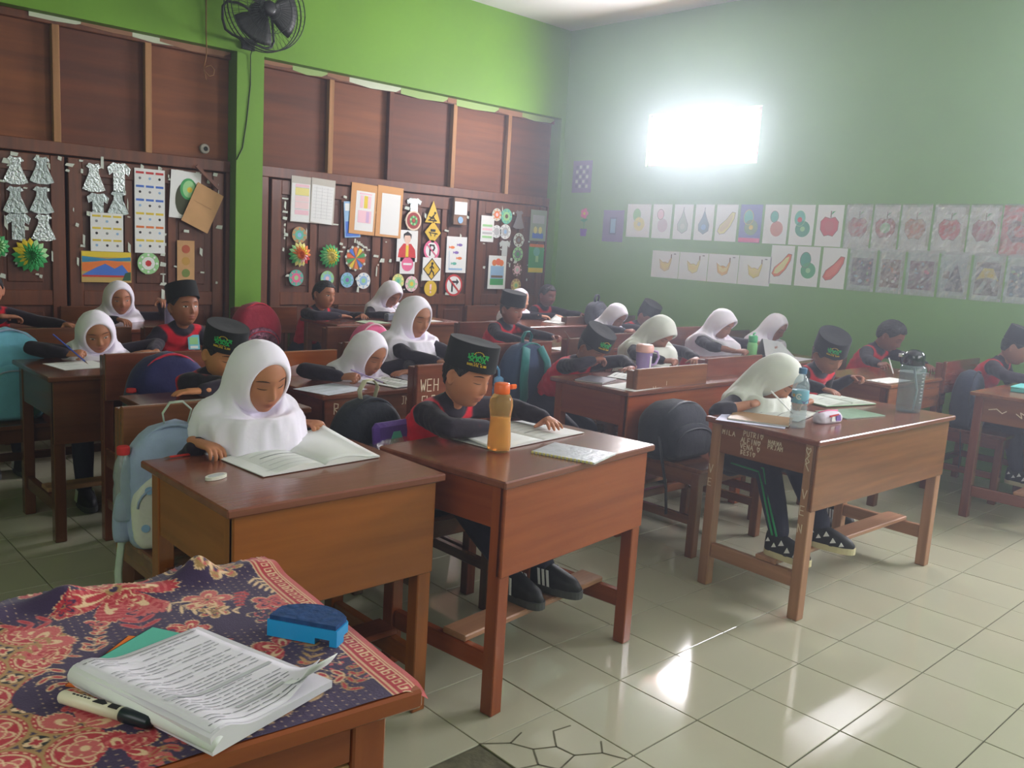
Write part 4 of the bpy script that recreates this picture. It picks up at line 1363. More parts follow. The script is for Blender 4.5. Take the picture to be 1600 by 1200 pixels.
# ---- hands (local: wrist at origin, x along the fingers, z dorsal, thumb on +y)
def hand_mesh(pose):
    V, F = [], []

    def addm(vf):
        o = len(V)
        V.extend(vf[0])
        F.extend([[i + o for i in f] for f in vf[1]])
    curls = {'rest': (20, 38, 25), 'flat': (4, 14, 8), 'pen': (42, 58, 30), 'pinch': (50, 40, 25), 'fist': (75, 85, 50)}[pose]
    addm(tube_mesh([(-.03, 0, 0), (0, 0, 0), (.02, 0, .001), (.045, .001, .002), (.060, .001, .0)], [.0165, .018, .024, .0275, .0255], 12, True, (0, 1, 0), [.85, .75, .52, .42, .36], True))
    for i, (y0, L, sp) in enumerate(((.0200, .046, 7), (.0070, .051, 1.5), (-.0065, .047, -4), (-.0190, .038, -10))):
        p = np.array([.052, y0, .002])
        q = [p]
        ang = 0
        cu = curls
        if pose == 'pen':
            cu = (curls[0] - (10 if i == 0 else 0) + 8 * i, curls[1] + 8 * i, curls[2])
        for s_, (l, c) in enumerate(zip((.46, .30, .24), cu)):
            ang += math.radians(c)
            d = np.array([math.cos(ang) * math.cos(math.radians(sp)), math.sin(math.radians(sp)) * math.cos(ang * .6), -math.sin(ang)])
            mid = q[-1] + d * L * l * .5
            q.append(mid)
            q.append(q[-1] + d * L * l * .5)
        r = np.array([.0078, .0074, .0070, .0069, .0064, .0060, .0050]) * (1 if i < 3 else .88)
        addm(tube_mesh(q, r, 8, True, None, 1, True))
    th = {'rest': (.75, .62, -.30), 'flat': (.62, .75, -.12), 'pen': (.86, .12, -.62), 'pinch': (.92, .10, -.50), 'fist': (.85, -.1, -.5)}[pose]
    th = np.array(th)
    th /= np.linalg.norm(th)
    b = np.array([.012, .017, -.004])
    k1 = b + np.array([.5, .75, -.25]) * .022
    addm(tube_mesh([b, k1, k1 + th * .018, k1 + th * .036], [.011, .0095, .0080, .0062], 8, True, None, 1, True))
    co, f2, _ = remesh(np.array(V), F, .0022, 2)
    return co, f2


HANDS = {p: hand_mesh(p) for p in ('rest', 'flat', 'pen', 'pinch')}
HEAD_HI = head_mesh(80, 60)
HEAD_LO = head_mesh(44, 34)


def Rz(a):
    c, s = math.cos(a), math.sin(a)
    return np.array([[c, -s, 0], [s, c, 0], [0, 0, 1.]])


def Ry(a):
    c, s = math.cos(a), math.sin(a)
    return np.array([[c, 0, s], [0, 1, 0], [-s, 0, c.real]])


def Rx(a):
    c, s = math.cos(a), math.sin(a)
    return np.array([[1, 0, 0], [0, c, -s], [0, s, c.real]])


def seg_dist(P, A, B):
    d = B - A
    t = np.clip(((P - A) @ d) / (d @ d), 0, 1)
    Q = A + t[:, None] * d
    return np.linalg.norm(P - Q, axis=1), t, Q


M_skin = vcol_mat('skin', .5, .0, spec=.35)
M_eyew = mat('eye_white', rgb(226, 222, 214), .25)
M_iris = mat('iris_dark', rgb(38, 24, 18), .15)
M_lash = mat('lashes', rgb(36, 24, 20), .6)
M_brow = mat('brows', rgb(58, 38, 30), .8)
M_hair = mat('black_hair', rgb(30, 26, 28), .55, var=.4, scale=60, stretch=(1, 1, .2), bump=.5, bscale=120)
M_hijab = mat('white_hijab_cloth', rgb(238, 231, 246), .85, var=.02, scale=6, bump=.25, bscale=14, sheen=.3)
M_hijab2 = mat('cream_hijab_cloth', rgb(214, 216, 208), .85, var=.03, scale=6, bump=.25, bscale=14, sheen=.3)
M_trim = mat('hijab_piping', rgb(60, 80, 90), .8)
M_redc = mat('red_jersey', rgb(206, 10, 40), .8, var=.08, scale=14, bump=.15, bscale=30, sheen=.2)
M_blkc = mat('charcoal_jersey', rgb(34, 25, 40), .85, var=.12, scale=14, bump=.2, bscale=30, sheen=.08)
M_jersey = vcol_mat('two_tone_jersey', .85, .2, 30, .08)
M_navy = mat('navy_track_cloth', rgb(34, 34, 56), .8, var=.1, scale=12, bump=.2, bscale=24)
M_velvet = mat('black_velvet', rgb(16, 17, 20), .95, sheen=.06)
M_stripe = mat('green_stripe', rgb(20, 150, 90), .6)
M_shoeb = mat('black_shoe', rgb(26, 26, 30), .6)
M_sole = mat('cream_sole', rgb(206, 196, 158), .6)
M_soleb = mat('grey_sole', rgb(70, 72, 72), .7)
M_white = mat('white_mark', rgb(230, 230, 230), .6)


def worldmesh(name, V, F, mats, root, mi=None, smooth=True, colors=None):
    V = np.asarray(V) - np.array(root.location)
    me = mesh_from(name, V, F, mats, mi, smooth, colors)
    o = bpy.data.objects.new(name, me)
    COL.objects.link(o)
    o.parent = root
    return o


def ik(S_, W, a, b, pole):
    d = W - S_
    L = np.linalg.norm(d)
    mx = (a + b) * .985
    if L > mx:
        W = S_ + d / L * mx
        d = W - S_
        L = mx
    L = max(L, abs(a - b) + .02)
    u = d / np.linalg.norm(d)
    x = (a * a - b * b + L * L) / (2 * L)
    h = math.sqrt(max(a * a - x * x, 0))
    p = np.array(pole, float)
    p = p - u * (p @ u)
    p /= np.linalg.norm(p) + 1e-9
    return S_ + u * x + p * h, W


def cap_peci(root, T, emblem=True, tilt=-6, hgt=.092, wide=1.0, emang=-34):
    """oval velvet cap; T maps head-local points to world"""
    R = Ry(math.radians(tilt))
    mb = MB()
    n = 40
    prof = [(1.0, 0), (1.008, .003), (1.0, .006), (.985, hgt * .5), (.968, hgt - .002), (.955, hgt), (.6, hgt - .001), (.25, hgt - .003), (.02, hgt - .003)]
    V, F = [], []
    for (r, z) in prof:
        for k in range(n):
            a = 2 * math.pi * k / n
            zz = z
            if r < .95 and z > hgt * .6:
                zz = z
            V.append((.0965 * r * math.cos(a) * wide, .0825 * r * math.sin(a) * wide, zz))
    for i in range(len(prof) - 1):
        for k in range(n):
            k2 = (k + 1) % n
            F.append((i * n + k, i * n + k2, (i + 1) * n + k2, (i + 1) * n + k))
    F.append([(len(prof) - 1) * n + k for k in range(n)])
    base = np.array([-.004, 0, .034])
    TT = lambda P: T((np.asarray(P, float) @ R.T) + base)
    o = worldmesh('cap', TT(V), F, [M_velvet], root)
    for p_ in o.data.polygons:
        if p_.index >= 4 * n:
            p_.use_smooth = False
    if not emblem:
        return
    # emblem: embroidered knot work with small stars over a line of lettering, on the front of the cap

    def wrap(P, ang0):
        P = np.asarray(P, float)
        out = []
        for u, w, t in P:
            a = ang0 + u / .088
            r = 1.004 - .03 * w / hgt
            out.append(((.0965 * r * wide + t) * math.cos(a), (.0825 * r * wide + t) * math.sin(a), w))
        return TT(out)

    def part(nm, strokes, w, mt, ang0):
        mb = MB()
        for pl in strokes:
            mb.stroke(pl, (0, 0, 0), (1, 0, 0), (0, 1, 0), w, .0012)
        V = wrap(np.vstack(mb.v), ang0)
        worldmesh(nm, V, mb.f, [mt], root, smooth=False)
    a0 = math.radians(emang)
    c = .050
    st = [[(-.034, c + .008), (-.030, c - .006), (-.022, c + .006), (-.016, c - .004)], [(-.034, c - .004), (-.020, c - .008), (-.012, c + .004)],
          [(-.012, c + .010), (-.004, c - .010), (.004, c + .008), (.012, c - .008)], [(-.01, c), (0, c + .004), (.01, c)],
          [(.012, c + .006), (.020, c - .008), (.026, c + .006), (.034, c - .002)], [(.014, c + .010), (.030, c + .010)], [(.034, c + .010), (.030, c + .002)],
          [(-.028, c - .014), (-.020, c - .010), (-.014, c - .014)], [(.014, c - .014), (.022, c - .010), (.026, c - .014)],
          [(-.008, c - .012), (0, c - .008), (.008, c - .012)], [(-.026, c + .010), (-.02, c + .012)]]
    part('emblem', st, .0042, mat('emblem_green', rgb(30, 170, 80), .7), a0)
    st = []
    for q in range(9):
        t_ = math.pi * (q + .5) / 9
        x, y = .016 * math.cos(t_), c + .008 + .012 * math.sin(t_)
        st.append([(x - .001, y), (x + .001, y)])
    for q in range(4):
        x = -.0105 + q * .007
        st.append([(x - .001, c - .018), (x + .001, c - .018)])
    part('emblem_stars', st, .0026, mat('emblem_yellow', rgb(224, 186, 40), .7), a0)
    x = -.034
    st = []
    txt = 'NAHDLATUL ULAMA'
    h = .0075
    GL.setdefault('D', [[(0, 0), (0, 1), (.6, .8), (.6, .2), (0, 0)]])
    st = words(txt, -.033, .021, h, .45, 1.32)
    part('cap_lettering', st, .0011, mat('emblem_yellow', rgb(224, 186, 40), .7), a0)


def hair_mesh(root, T, under_cap=False, thick=1.06, seed=0):
    nu, nv = 64, 34
    V, F = [], []
    rr = np.random.default_rng(seed)
    ph = np.linspace(-math.pi, math.pi, nu, endpoint=False)
    for i in range(nv):
        for p in ph:
            c = math.cos(p)
            # hairline height by azimuth
            az = abs(p)
            line = .060 if az < .75 else (.060 - (az - .75) / .55 * .056 if az < 1.3 else (.004 + (az - 1.3) / .35 * .016 if az < 1.65 else .02 - (az - 1.65) / .5 * .065 if az < 2.15 else -.045 - (az - 2.15) * .012))
            s0 = line / (HT if line > 0 else HC)
            s = s0 + (1 - s0) * (i / (nv - 1)) ** 1.15
            P = head_surf(min(s, .9999), p)
            k = thick if i > 1 else (1.012 if i == 0 else 1 + (thick - 1) * .75)
            P = P * (k + .006 * math.sin(p * 17 + i * .9) * (i > 1))
            if i > 1:
                P = P + rr.normal(0, .0011, 3)
            V.append(P)
    for i in range(nv - 1):
        for j in range(nu):
            j2 = (j + 1) % nu
            F.append((i * nu + j, i * nu + j2, (i + 1) * nu + j2, (i + 1) * nu + j))
    worldmesh('hair', T(np.array(V)), F, [M_hair], root)


def face_parts(root, T, eye_open, look=0.0, gaze=0.0):
    for sgn in (1, -1):
        yc, zc = .0305 * sgn, .001
        w = .0135
        # eyeball slit
        hh = .0052 * eye_open
        if eye_open > .28:
            mb = MB()
            ring = []
            for k in range(14):
                a = 2 * math.pi * k / 14
                P = face_pt(yc + w * .92 * math.cos(a), zc - .001 + hh * math.sin(a))
                ring.append(P + np.array([.0007, 0, 0]))
            cpt = face_pt(yc, zc - .001) + np.array([.0016, 0, 0])
            V = np.array(ring + [cpt])
            F = [(k, (k + 1) % 14, 14) for k in range(14)]
            e = worldmesh('eye', T(V), F, [M_eyew], root)
            ring = []
            r = .0052
            for k in range(12):
                a = 2 * math.pi * k / 12
                P = face_pt(yc + .003 * gaze + r * math.cos(a), zc - .001 - .002 * (eye_open < .6) + max(-hh, min(hh, r * math.sin(a))))
                ring.append(P + np.array([.0017, 0, 0]))
            cpt = face_pt(yc + .003 * gaze, zc - .001) + np.array([.0024, 0, 0])
            worldmesh('iris', T(np.array(ring + [cpt])), [(k, (k + 1) % 12, 12) for k in range(12)], [M_iris], root)
        # upper lash line (follows the lid)
        pts = []
        for k in range(9):
            u = -1 + 2 * k / 8
            z = zc - .001 + hh * (1 - u * u) - (.0026 * (1 - u * u) if eye_open < .35 else 0) + .0006 * u * sgn
            pts.append(face_pt(yc + w * u, z) + np.array([.0010, 0, 0]))
        V, F = tube_mesh(pts, [.0004, .0008, .0011, .0012, .0013, .0012, .0011, .0008, .0004], 6)
        worldmesh('eyelashes', T(V), F, [M_lash], root)
        pts = []
        for k in range(7):
            u = -1 + 2 * k / 6
            pts.append(face_pt(yc * 1.02 + .017 * u, .0225 + .0035 * (1 - u * u) - .001 * u * sgn) + np.array([.0006, 0, 0]))
        V, F = tube_mesh(pts, [.0008, .0016, .0020, .0022, .0021, .0016, .0006], 6, True, (0, 0, 1), .5)
        worldmesh('eyebrow', T(V), F, [M_brow], root)


def hijab(root, T, Rh, H, N, up, bf, side, caps, sc, length=.22, brim=0.0, width=1.0, mt=None, seed=1, det=1.0, frontdrop=0.0, back=0.0, piping=False):
    """loft from the face opening, over the skull, down to the hem"""
    rr = np.random.default_rng(seed)
    na, nt = int(96 * det), int(44 * det)
    hl = lambda p: T(np.array([p]))[0]
    fwd, upv = Rh[:, 0], Rh[:, 2]
    dn = np.array([0, 0, -1.0])
    hs = Rh[:, 1]
    K = []   # (centre, axis_top, axis_side) : top = alpha 0
    K.append((hl((.050 + .0, 0, -.006)), (upv * .074 + fwd * (.004 + brim * .6)) * sc, hs * .0585 * sc))
    K.append((hl((.053, 0, -.007)), (upv * .084 + fwd * (.008 + brim)) * sc, hs * .0655 * sc))
    K.append((hl((.036, 0, -.004)), (upv * .0985 + fwd * (.006 + brim * .5)) * sc, hs * .080 * sc))
    K.append((hl((.006, 0, -.002)), (upv * .1125 - fwd * .014) * sc, hs * .0885 * sc))
    K.append((hl((-.018, 0, -.020)), (upv * .096 - fwd * .062) * sc, hs * .0925 * sc))
    K.append((hl((-.022, 0, -.056)), (upv * .050 - fwd * .090) * sc, hs * .094 * sc))
    K.append((hl((-.012, 0, -.098)), (upv * .010 - fwd * .096) * sc, hs * .106 * sc))
    side2 = hs * .5 + side * .5
    c0 = N * .5 + hl((-.005, 0, -.13)) * .5 + dn * 0
    K.append((c0 + bf * .010, -bf * .128 * sc, side2 * .134 * sc))
    K.append((N + dn * .030 + bf * (.016), -bf * .142 * sc * (1 + back), side * .156 * sc * width))
    K.append((N + dn * (.10 + frontdrop * .3) + bf * .022, -bf * .150 * sc * (1 + back), side * .168 * sc * width))
    K.append((N + dn * (length + frontdrop) + bf * .026, (-bf * .160 * (1 + back) + np.array([0, 0, 1]) * (frontdrop * .7)) * sc, side * .190 * sc * width))
    C = np.array([k[0] for k in K])
    A = np.array([k[1] for k in K])
    B = np.array([k[2] for k in K])
    tt = np.array([0, .04, .12, .24, .36, .46, .56, .66, .76, .88, 1.0])

    def interp(arr, t):
        i = int(np.clip(np.searchsorted(tt, t) - 1, 0, len(tt) - 2))
        u = (t - tt[i]) / (tt[i + 1] - tt[i])
        p0 = arr[max(i - 1, 0)]
        p1, p2 = arr[i], arr[i + 1]
        p3 = arr[min(i + 2, len(arr) - 1)]
        m1 = (p2 - p0) / (tt[i + 1] - tt[max(i - 1, 0)]) * (tt[i + 1] - tt[i])
        m2 = (p3 - p1) / (tt[min(i + 2, len(arr) - 1)] - tt[i]) * (tt[i + 1] - tt[i])
        return (2 * u ** 3 - 3 * u ** 2 + 1) * p1 + (u ** 3 - 2 * u ** 2 + u) * m1 + (-2 * u ** 3 + 3 * u ** 2) * p2 + (u ** 3 - u ** 2) * m2
    f1, f2, f3 = rr.uniform(0, 6.28, 3)
    V = []
    al = np.linspace(0, 2 * math.pi, na, endpoint=False)
    for i in range(nt):
        t = i / (nt - 1)
        c, a, b = interp(C, t), interp(A, t), interp(B, t)
        amp = sm(np.array(t), .5, 1.0) * .060 + sm(np.array(t), .30, .6) * .014
        tw = .5 * t
        fold = 1 + amp * (np.sin(al * 7 + f1 + tw * 2) * .5 + np.sin(al * 12 + f2 - tw) * .32 + np.sin(al * 19 + f3 + tw * 3) * .18)
        # folds under the chin
        r = c + (np.cos(al) * fold)[:, None] * a + (np.sin(al) * fold)[:, None] * b
        V.append(r)
    V = np.vstack(V)
    tvals = np.repeat(np.linspace(0, 1, nt), na)
    for (P0, P1, r0, r1) in caps:
        d, t_, Q = seg_dist(V, P0, P1)
        rad = r0 + (r1 - r0) * t_ + .011
        msk = (d < rad) & (tvals > .45)
        if msk.any():
            dirv = (V[msk] - Q[msk]) / (d[msk][:, None] + 1e-6)
            V[msk] = Q[msk] + dirv * rad[msk][:, None]
    G = V.reshape(nt, na, 3)
    g0 = int(nt * .42)
    for _ in range(5):
        Gs = G.copy()
        Gs[g0:-1] = .5 * G[g0:-1] + .125 * (G[g0 - 1:-2] + G[g0 + 1:] + np.roll(G, 1, 1)[g0:-1] + np.roll(G, -1, 1)[g0:-1])
        G = Gs
    # sharp drape creases running down from the face to the hem
    tv = np.linspace(0, 1, nt)[:, None]
    ctr = G.mean(1, keepdims=True)
    out = G - ctr
    out /= np.linalg.norm(out, axis=2, keepdims=True) + 1e-6
    aa = al[None, :] + .35 * np.sin(tv * 5 + f1)
    rid = (1 - np.abs(np.sin(aa * 4.0 + f1 + 1.5 * tv))) ** 3 * .55 + (1 - np.abs(np.sin(aa * 7.5 + f2 - 2.2 * tv))) ** 3 * .45 + (1 - np.abs(np.sin(aa * 2.5 + f3 + 5 * tv))) ** 4 * .5
    ampc = .0035 * sm(tv, .16, .42) + .0085 * sm(tv, .5, .8)
    G = G + out * ((rid - .25) * ampc)[..., None]
    V = G.reshape(-1, 3)
    F = []
    for i in range(nt - 1):
        for j in range(na):
            j2 = (j + 1) % na
            F.append((i * na + j, (i + 1) * na + j, (i + 1) * na + j2, i * na + j2))
    o = worldmesh('hijab', V, F, [mt or M_hijab], root)
    md = o.modifiers.new('thick', 'SOLIDIFY')
    md.thickness = .003
    md.offset = 0
    if piping:
        G = V.reshape(nt, na, 3)
        row = int(nt * .93)
        ctr = G[row].mean(0)
        pts = np.array([p + (p - ctr) * .012 + np.array([0, 0, .002]) for p in G[row]])
        pts = np.vstack([pts, pts[:1]])
        V2, F2 = tube_mesh(pts, .0022, 5)
        worldmesh('hijab_piping', V2, F2, [M_trim], root)
    return V.reshape(nt, na, 3)


def shoe(root, A, yaw, mark, sole, L=.19):
    R = Rz(yaw)
    f = lambda P: (np.asarray(P, float) @ R.T) + A
    ns, nc = 14, 14
    V, F = [], []
    for i in range(ns):
        u = i / (ns - 1)
        x = -.055 + L * u
        w = .030 + .007 * math.sin(min(u * 1.3, 1) * math.pi) + (.004 if .5 < u < .9 else 0)
        w *= (1 - max(0, u - .82) / .18 * .62) * (1 - max(0, .08 - u) / .08 * .4)
        h = .075 if u < .32 else .075 - (u - .32) / .68 * .045
        h *= (1 - max(0, u - .9) / .1 * .45)
        for k in range(nc):
            a = math.pi * k / (nc - 1)
            V.append((x, w * math.cos(a), -.045 + h * max(math.sin(a), 0) ** .6))
    for i in range(ns - 1):
        for k in range(nc - 1):
            F.append((i * nc + k, i * nc + k + 1, (i + 1) * nc + k + 1, (i + 1) * nc + k))
    F.append([k for k in range(nc)][::-1])
    F.append([(ns - 1) * nc + k for k in range(nc)])
    s_ = thing_child('shoe', f(V), F, M_shoeb, root)
    mb = MB()
    pl = []
    for i in range(24):
        a = 2 * math.pi * i / 24
        c, s = math.cos(a), math.sin(a)
        pl.append((.040 + (L / 2 + .006) * (abs(c) ** .7) * (1 if c > 0 else -1), .039 * (abs(s) ** .8) * (1 if s > 0 else -1)))
    mb.prism(pl, (0, 0, -.068), (1, 0, 0), (0, 1, 0), .025)
    worldmesh('sole', f(np.vstack(mb.v)), mb.f, [sole], root, smooth=False)
    mb = MB()
    if mark == 'stripes':
        for q in range(3):
            for sd in (1, -1):
                x = -.005 + q * .017
                mb.prism([(x, -.040), (x + .009, -.040), (x - .004, .012), (x - .013, .012)], (0, sd * .0375, 0), (1, 0, 0), (0, -.18 * sd, 1), .002, 0, -.001)
    else:
        for (x, z, r) in ((.06, -.02, .012), (.03, .0, .012), (.095, -.028, .010), (0, -.015, .01), (-.03, .0, .009)):
            for sd in (1, -1):
                mb.prism([(x - r, z - r), (x + r, z - r * .4), (x - r * .3, z + r)], (0, sd * .037, 0), (1, 0, 0), (0, -.18 * sd, 1), .002, 0, -.001)
    worldmesh('shoe_mark', f(np.vstack(mb.v)), mb.f, [M_white], root, smooth=False)['kind'] = 'stuff'


def thing_child(nm, V, F, mt, root):
    return worldmesh(nm, V, F, [mt], root)


def person(label, H, kind, yaw=4, pitch=22, roll=0, byaw=0, hr=None, hl=None, det=1, sc=.95, skin=(150, 100, 72), eye=.2, spread=0,
           brim=0, width=1.0, length=.2, emblem=True, plegs=None, group=None, capt=-6, mt=None, seed=1, legs=True, feet=None,
           frontdrop=0.0, back=0.0, piping=False, hairthick=1.06, shoes=None, polr=None, poll=None, short=False, emang=-34, edge=None, slouch=1.0):
    H = np.array(H, float)
    yr, pr, rr_ = math.radians(yaw), math.radians(pitch), math.radians(roll)
    Rh = Rz(yr) @ Ry(pr) @ Rx(rr_)
    by = math.radians(byaw)
    bf = np.array([math.cos(by), math.sin(by), 0])
    side = np.array([-math.sin(by), math.cos(by), 0])       # the pupil's left
    T = lambda P: (np.asarray(P, float) * sc) @ Rh.T + H
    J = T([(-.022, 0, -.075)])[0]
    N = J + np.array([0, 0, -.036]) * sc - bf * .026 * sc
    pz = .505
    TL = .37 * sc * slouch
    dz = min(N[2] - pz, TL * .995)
    hor = math.sqrt(TL * TL - dz * dz)
    P0 = np.array([N[0], N[1], pz]) - bf * hor
    d = (N - P0)
    d /= np.linalg.norm(d)
    edge = P0[0] + .16 if edge is None else edge
    root = thing('person', label, 'person', (float(P0[0]), float(P0[1]), 0), 0, group)
    # slightly rounded spine
    mid = P0 + d * TL * .5 - np.cross(side, d) * (-.0) + np.cross(d, side) * .0
    bend = np.cross(side, d)            # forward normal
    spine = [P0 - d * .02, P0 + d * TL * .25 - bend * .012, P0 + d * TL * .5 - bend * .022, P0 + d * TL * .75 - bend * .016, P0 + d * TL * .92, N + d * .005]
    shc = N - d * .036 * sc
    SH = {}
    for s_, nm in ((-1, 'r'), (1, 'l')):
        SH[nm] = shc + side * s_ * .104 * sc
    a_, b_ = .205 * sc, .185 * sc
    arms = {}
    for nm, tg, s_ in (('r', hr, -1), ('l', hl, 1)):
        if tg is None:
            tg = (tuple(np.array([P0[0], P0[1], .0]) + bf * .30 + side * s_ * .14 + np.array([0, 0, .60])), 'rest', 0)
        W = np.array(tg[0], float)
        pole = {'r': polr, 'l': poll}[nm]
        if pole is None:
            pole = side * s_ * .9 - bf * .2 + np.array([0, 0, -.45])
        E_, W = ik(SH[nm], W, a_, b_, pole)
        if W[2] > .7 and E_[2] < .772 and E_[0] > edge - .03:
            E_ = E_.copy()
            E_[2] = .772
        arms[nm] = (SH[nm], E_, W, tg[1], tg[2], s_)
    # ---- shirt
    V, F = [], []

    def addm(vf):
        o = len(V)
        V.extend(vf[0])
        F.extend([[i + o for i in f] for f in vf[1]])
    fr = .014 if det >= 2 else .0
    wS = np.array([.112, .104, .108, .114, .102, .060]) * sc
    addm(tube_mesh(spine, wS, 20, True, side, [.80, .80, .76, .70, .62, .8], True))
    addm(tube_mesh([SH['r'], shc, SH['l']], [.046 * sc, .054 * sc, .046 * sc], 12, True, (0, 0, 1), 1, True))
    for nm in 'rl':
        S_, E_, W, *_ = arms[nm]
        m1 = (S_ + E_) / 2
        m2 = E_ * .5 + W * .5
        addm(tube_mesh([S_, m1, E_], [.046 * sc, .041 * sc, .037 * sc], 12, True, None, 1, True))
        if not short:
            addm(tube_mesh([E_, m2, E_ * .08 + W * .92], [.037 * sc, .034 * sc, .028 * sc], 12, True, None, 1, True))
        else:
            addm(tube_mesh([E_, E_ * .7 + W * .3], [.041 * sc, .037 * sc], 12, True, None, 1, True))
    vox = .0075 if det >= 2 else .012
    co, f2, _ = remesh(np.array(V), F, vox, 3)
    # wrinkles
    ph = RNG.uniform(0, 6, 3)
    cen = P0
    wr = .0022 * np.sin(co[:, 2] * 120 + 30 * co[:, 1] + ph[0] + 2 * np.sin(co[:, 0] * 40)) + .0018 * np.sin(co[:, 0] * 150 + co[:, 2] * 60 + ph[1])
    dist, t_, Q = seg_dist(co, P0, N)
    nrm = co - Q
    nrm /= np.linalg.norm(nrm, axis=1)[:, None] + 1e-6
    co = co + nrm * wr[:, None]
    lat = (co - shc) @ side
    dmin = np.full(len(co), 9.)
    for nm in 'rl':
        S_, E_, W, *_ = arms[nm]
        d1, t1, _ = seg_dist(co, S_ * .9 + E_ * .1, E_)
        d2, _, _ = seg_dist(co, E_, W)
        dmin = np.minimum(dmin, np.minimum(d1 / .049, d2 / .044))
    al_ = np.abs(lat) / sc
    s1 = np.minimum((1.04 - dmin) / .10, (al_ - .076) / .007)
    s3 = (.80 - dmin) / .10
    cl = (.072 * sc - np.linalg.norm(co - (N + d * .012), axis=1)) / .006
    if kind == 'girl' and not short:
        s1 = np.maximum((al_ - .07) / .007, (1.05 - dmin) / .1)
    mk = np.clip(np.maximum(np.maximum(s1, s3), cl) + .5, 0, 1)[:, None]
    colr = np.array(rgb(204, 10, 40)) * (1 - mk) + np.array(rgb(34, 25, 40)) * mk
    worldmesh('shirt', co, f2, [M_jersey], root, colors=colr)
    # ---- body: one continuous figure (torso, neck, arms, legs grown together) with the head and hands merged in
    V, F = [], []
    ins = .82
    addm(tube_mesh([P0, *spine[1:5], N], wS * ins, 14, True, side, [.8, .8, .76, .7, .62, .8], True))
    addm(tube_mesh([N - d * .04, N + d * .012, J * .7 + N * .3, J, T([(-.012, 0, -.03)])[0]], np.array([.050, .044, .040, .042, .044]) * sc, 14, True, side, 1, True))
    addm(tube_mesh([SH['r'], shc, SH['l']], [.040 * sc, .046 * sc, .040 * sc], 10, True, (0, 0, 1), 1, True))
    HV = []
    for nm in 'rl':
        S_, E_, W, pose, hy, s_ = arms[nm]
        addm(tube_mesh([S_, (S_ + E_) / 2, E_], [.038 * sc, .033 * sc, .028 * sc], 10, True, None, 1, True))
        addm(tube_mesh([E_, E_ * .6 + W * .4, W], [.029 * sc, .026 * sc, .0185 * sc], 10, True, None, 1, True))
    hipw = .070 * sc
    legpts = {}
    for nm, s_ in (('r', -1), ('l', 1)):
        hip = P0 + side * s_ * hipw + np.array([0, 0, -.01])
        if feet and feet.get(nm) is not None:
            A = np.array(feet[nm], float)
        else:
            A = np.array([P0[0], P0[1], .085]) + bf * .34 * sc + side * s_ * (.075 + spread)
        K_, A = ik(hip, A, .315 * sc, .315 * sc, bf * .6 + np.array([0, 0, 1.0]))
        if K_[2] > .56:
            K_[2] = .56
        legpts[nm] = (hip, K_, A)
        addm(tube_mesh([hip, (hip + K_) / 2, K_], [.060 * sc, .052 * sc, .042 * sc], 10, True, None, 1, True))
        addm(tube_mesh([K_, K_ * .6 + A * .4, A], [.041 * sc, .038 * sc, .024 * sc], 10, True, None, 1, True))
    co, f2, _ = remesh(np.array(V), F, .010 if det >= 2 else .014, 2)
    allV, allF = [co], list(f2)
    o = len(co)
    hv, hf = HEAD_HI if det >= 2 else HEAD_LO
    allV.append(T(hv))
    allF += [tuple(i + o for i in q) for q in hf]
    headrange = (o, o + len(hv))
    o += len(hv)
    if kind != 'girl':
        for sd in (1, -1):
            ev, ef = ear_mesh(sd)
            allV.append(T(ev))
            allF += [tuple(i + o for i in q) for q in ef]
            o += len(ev)
    for nm in 'rl':
        S_, E_, W, pose, hy, s_ = arms[nm]
        hv2, hf2 = HANDS[pose]
        hv2 = hv2.copy()
        fwd = W - E_
        fwd[2] *= .25
        fwd /= np.linalg.norm(fwd)
        ang = math.radians(hy)
        fwd = Rz(ang) @ fwd
        droop = {'rest': -.10, 'flat': -.08, 'pen': .10, 'pinch': .12}[pose]
        fwd[2] = droop
        fwd /= np.linalg.norm(fwd)
        yy = np.cross((0, 0, 1.), fwd)
        yy /= np.linalg.norm(yy)
        zz = np.cross(fwd, yy)
        if pose == 'pen':
            q = .45 * (1 if s_ < 0 else -1)
            yy, zz = yy * math.cos(q) + zz * math.sin(q), zz * math.cos(q) - yy * math.sin(q)
        if s_ > 0:
            hv2[:, 1] *= -1
            hf2 = [q[::-1] for q in hf2]
        M = np.stack([fwd, yy, zz], 1)
        allV.append((hv2 * sc * 1.0) @ M.T + W)
        allF += [tuple(i + o for i in q) for q in hf2]
        o += len(hv2)
    AV = np.vstack(allV)
    base = np.array(rgb(*skin)) * 1.16
    colr = np.tile(base, (len(AV), 1))
    hv0 = hv
    y, z, x = hv0[:, 1], hv0[:, 2], hv0[:, 0]
    g = lambda y0, z0, sy, sz: np.exp(-((y - y0) / sy) ** 2 - ((z - z0) / sz) ** 2) * (x > .02)
    lips = np.clip(g(0, -.0525, .019, .0052) + g(0, -.0625, .016, .0052), 0, 1)[:, None]
    line = np.clip(g(0, -.0578, .021, .0014), 0, 1)[:, None]
    lids = np.clip(g(.0305, .004, .016, .008) + g(-.0305, .004, .016, .008), 0, 1)[:, None]
    cheek = np.clip(g(.04, -.03, .02, .018) + g(-.04, -.03, .02, .018), 0, 1)[:, None]
    nos = np.clip(g(.006, -.037, .0035, .0025) + g(-.006, -.037, .0035, .0025), 0, 1)[:, None]
    ch = colr[headrange[0]:headrange[1]]
    ch = ch * (1 - .10 * cheek) + cheek * .10 * np.array(rgb(190, 90, 70))
    ch = ch * (1 - lips * .6) + lips * .6 * np.array(rgb(158, 78, 76))
    ch = ch * (1 - line * .65) * (1 - lids * .14) * (1 - nos * .6)
    colr[headrange[0]:headrange[1]] = ch
    worldmesh('body', AV, allF, [M_skin], root, colors=colr)
    face_parts(root, T, eye)
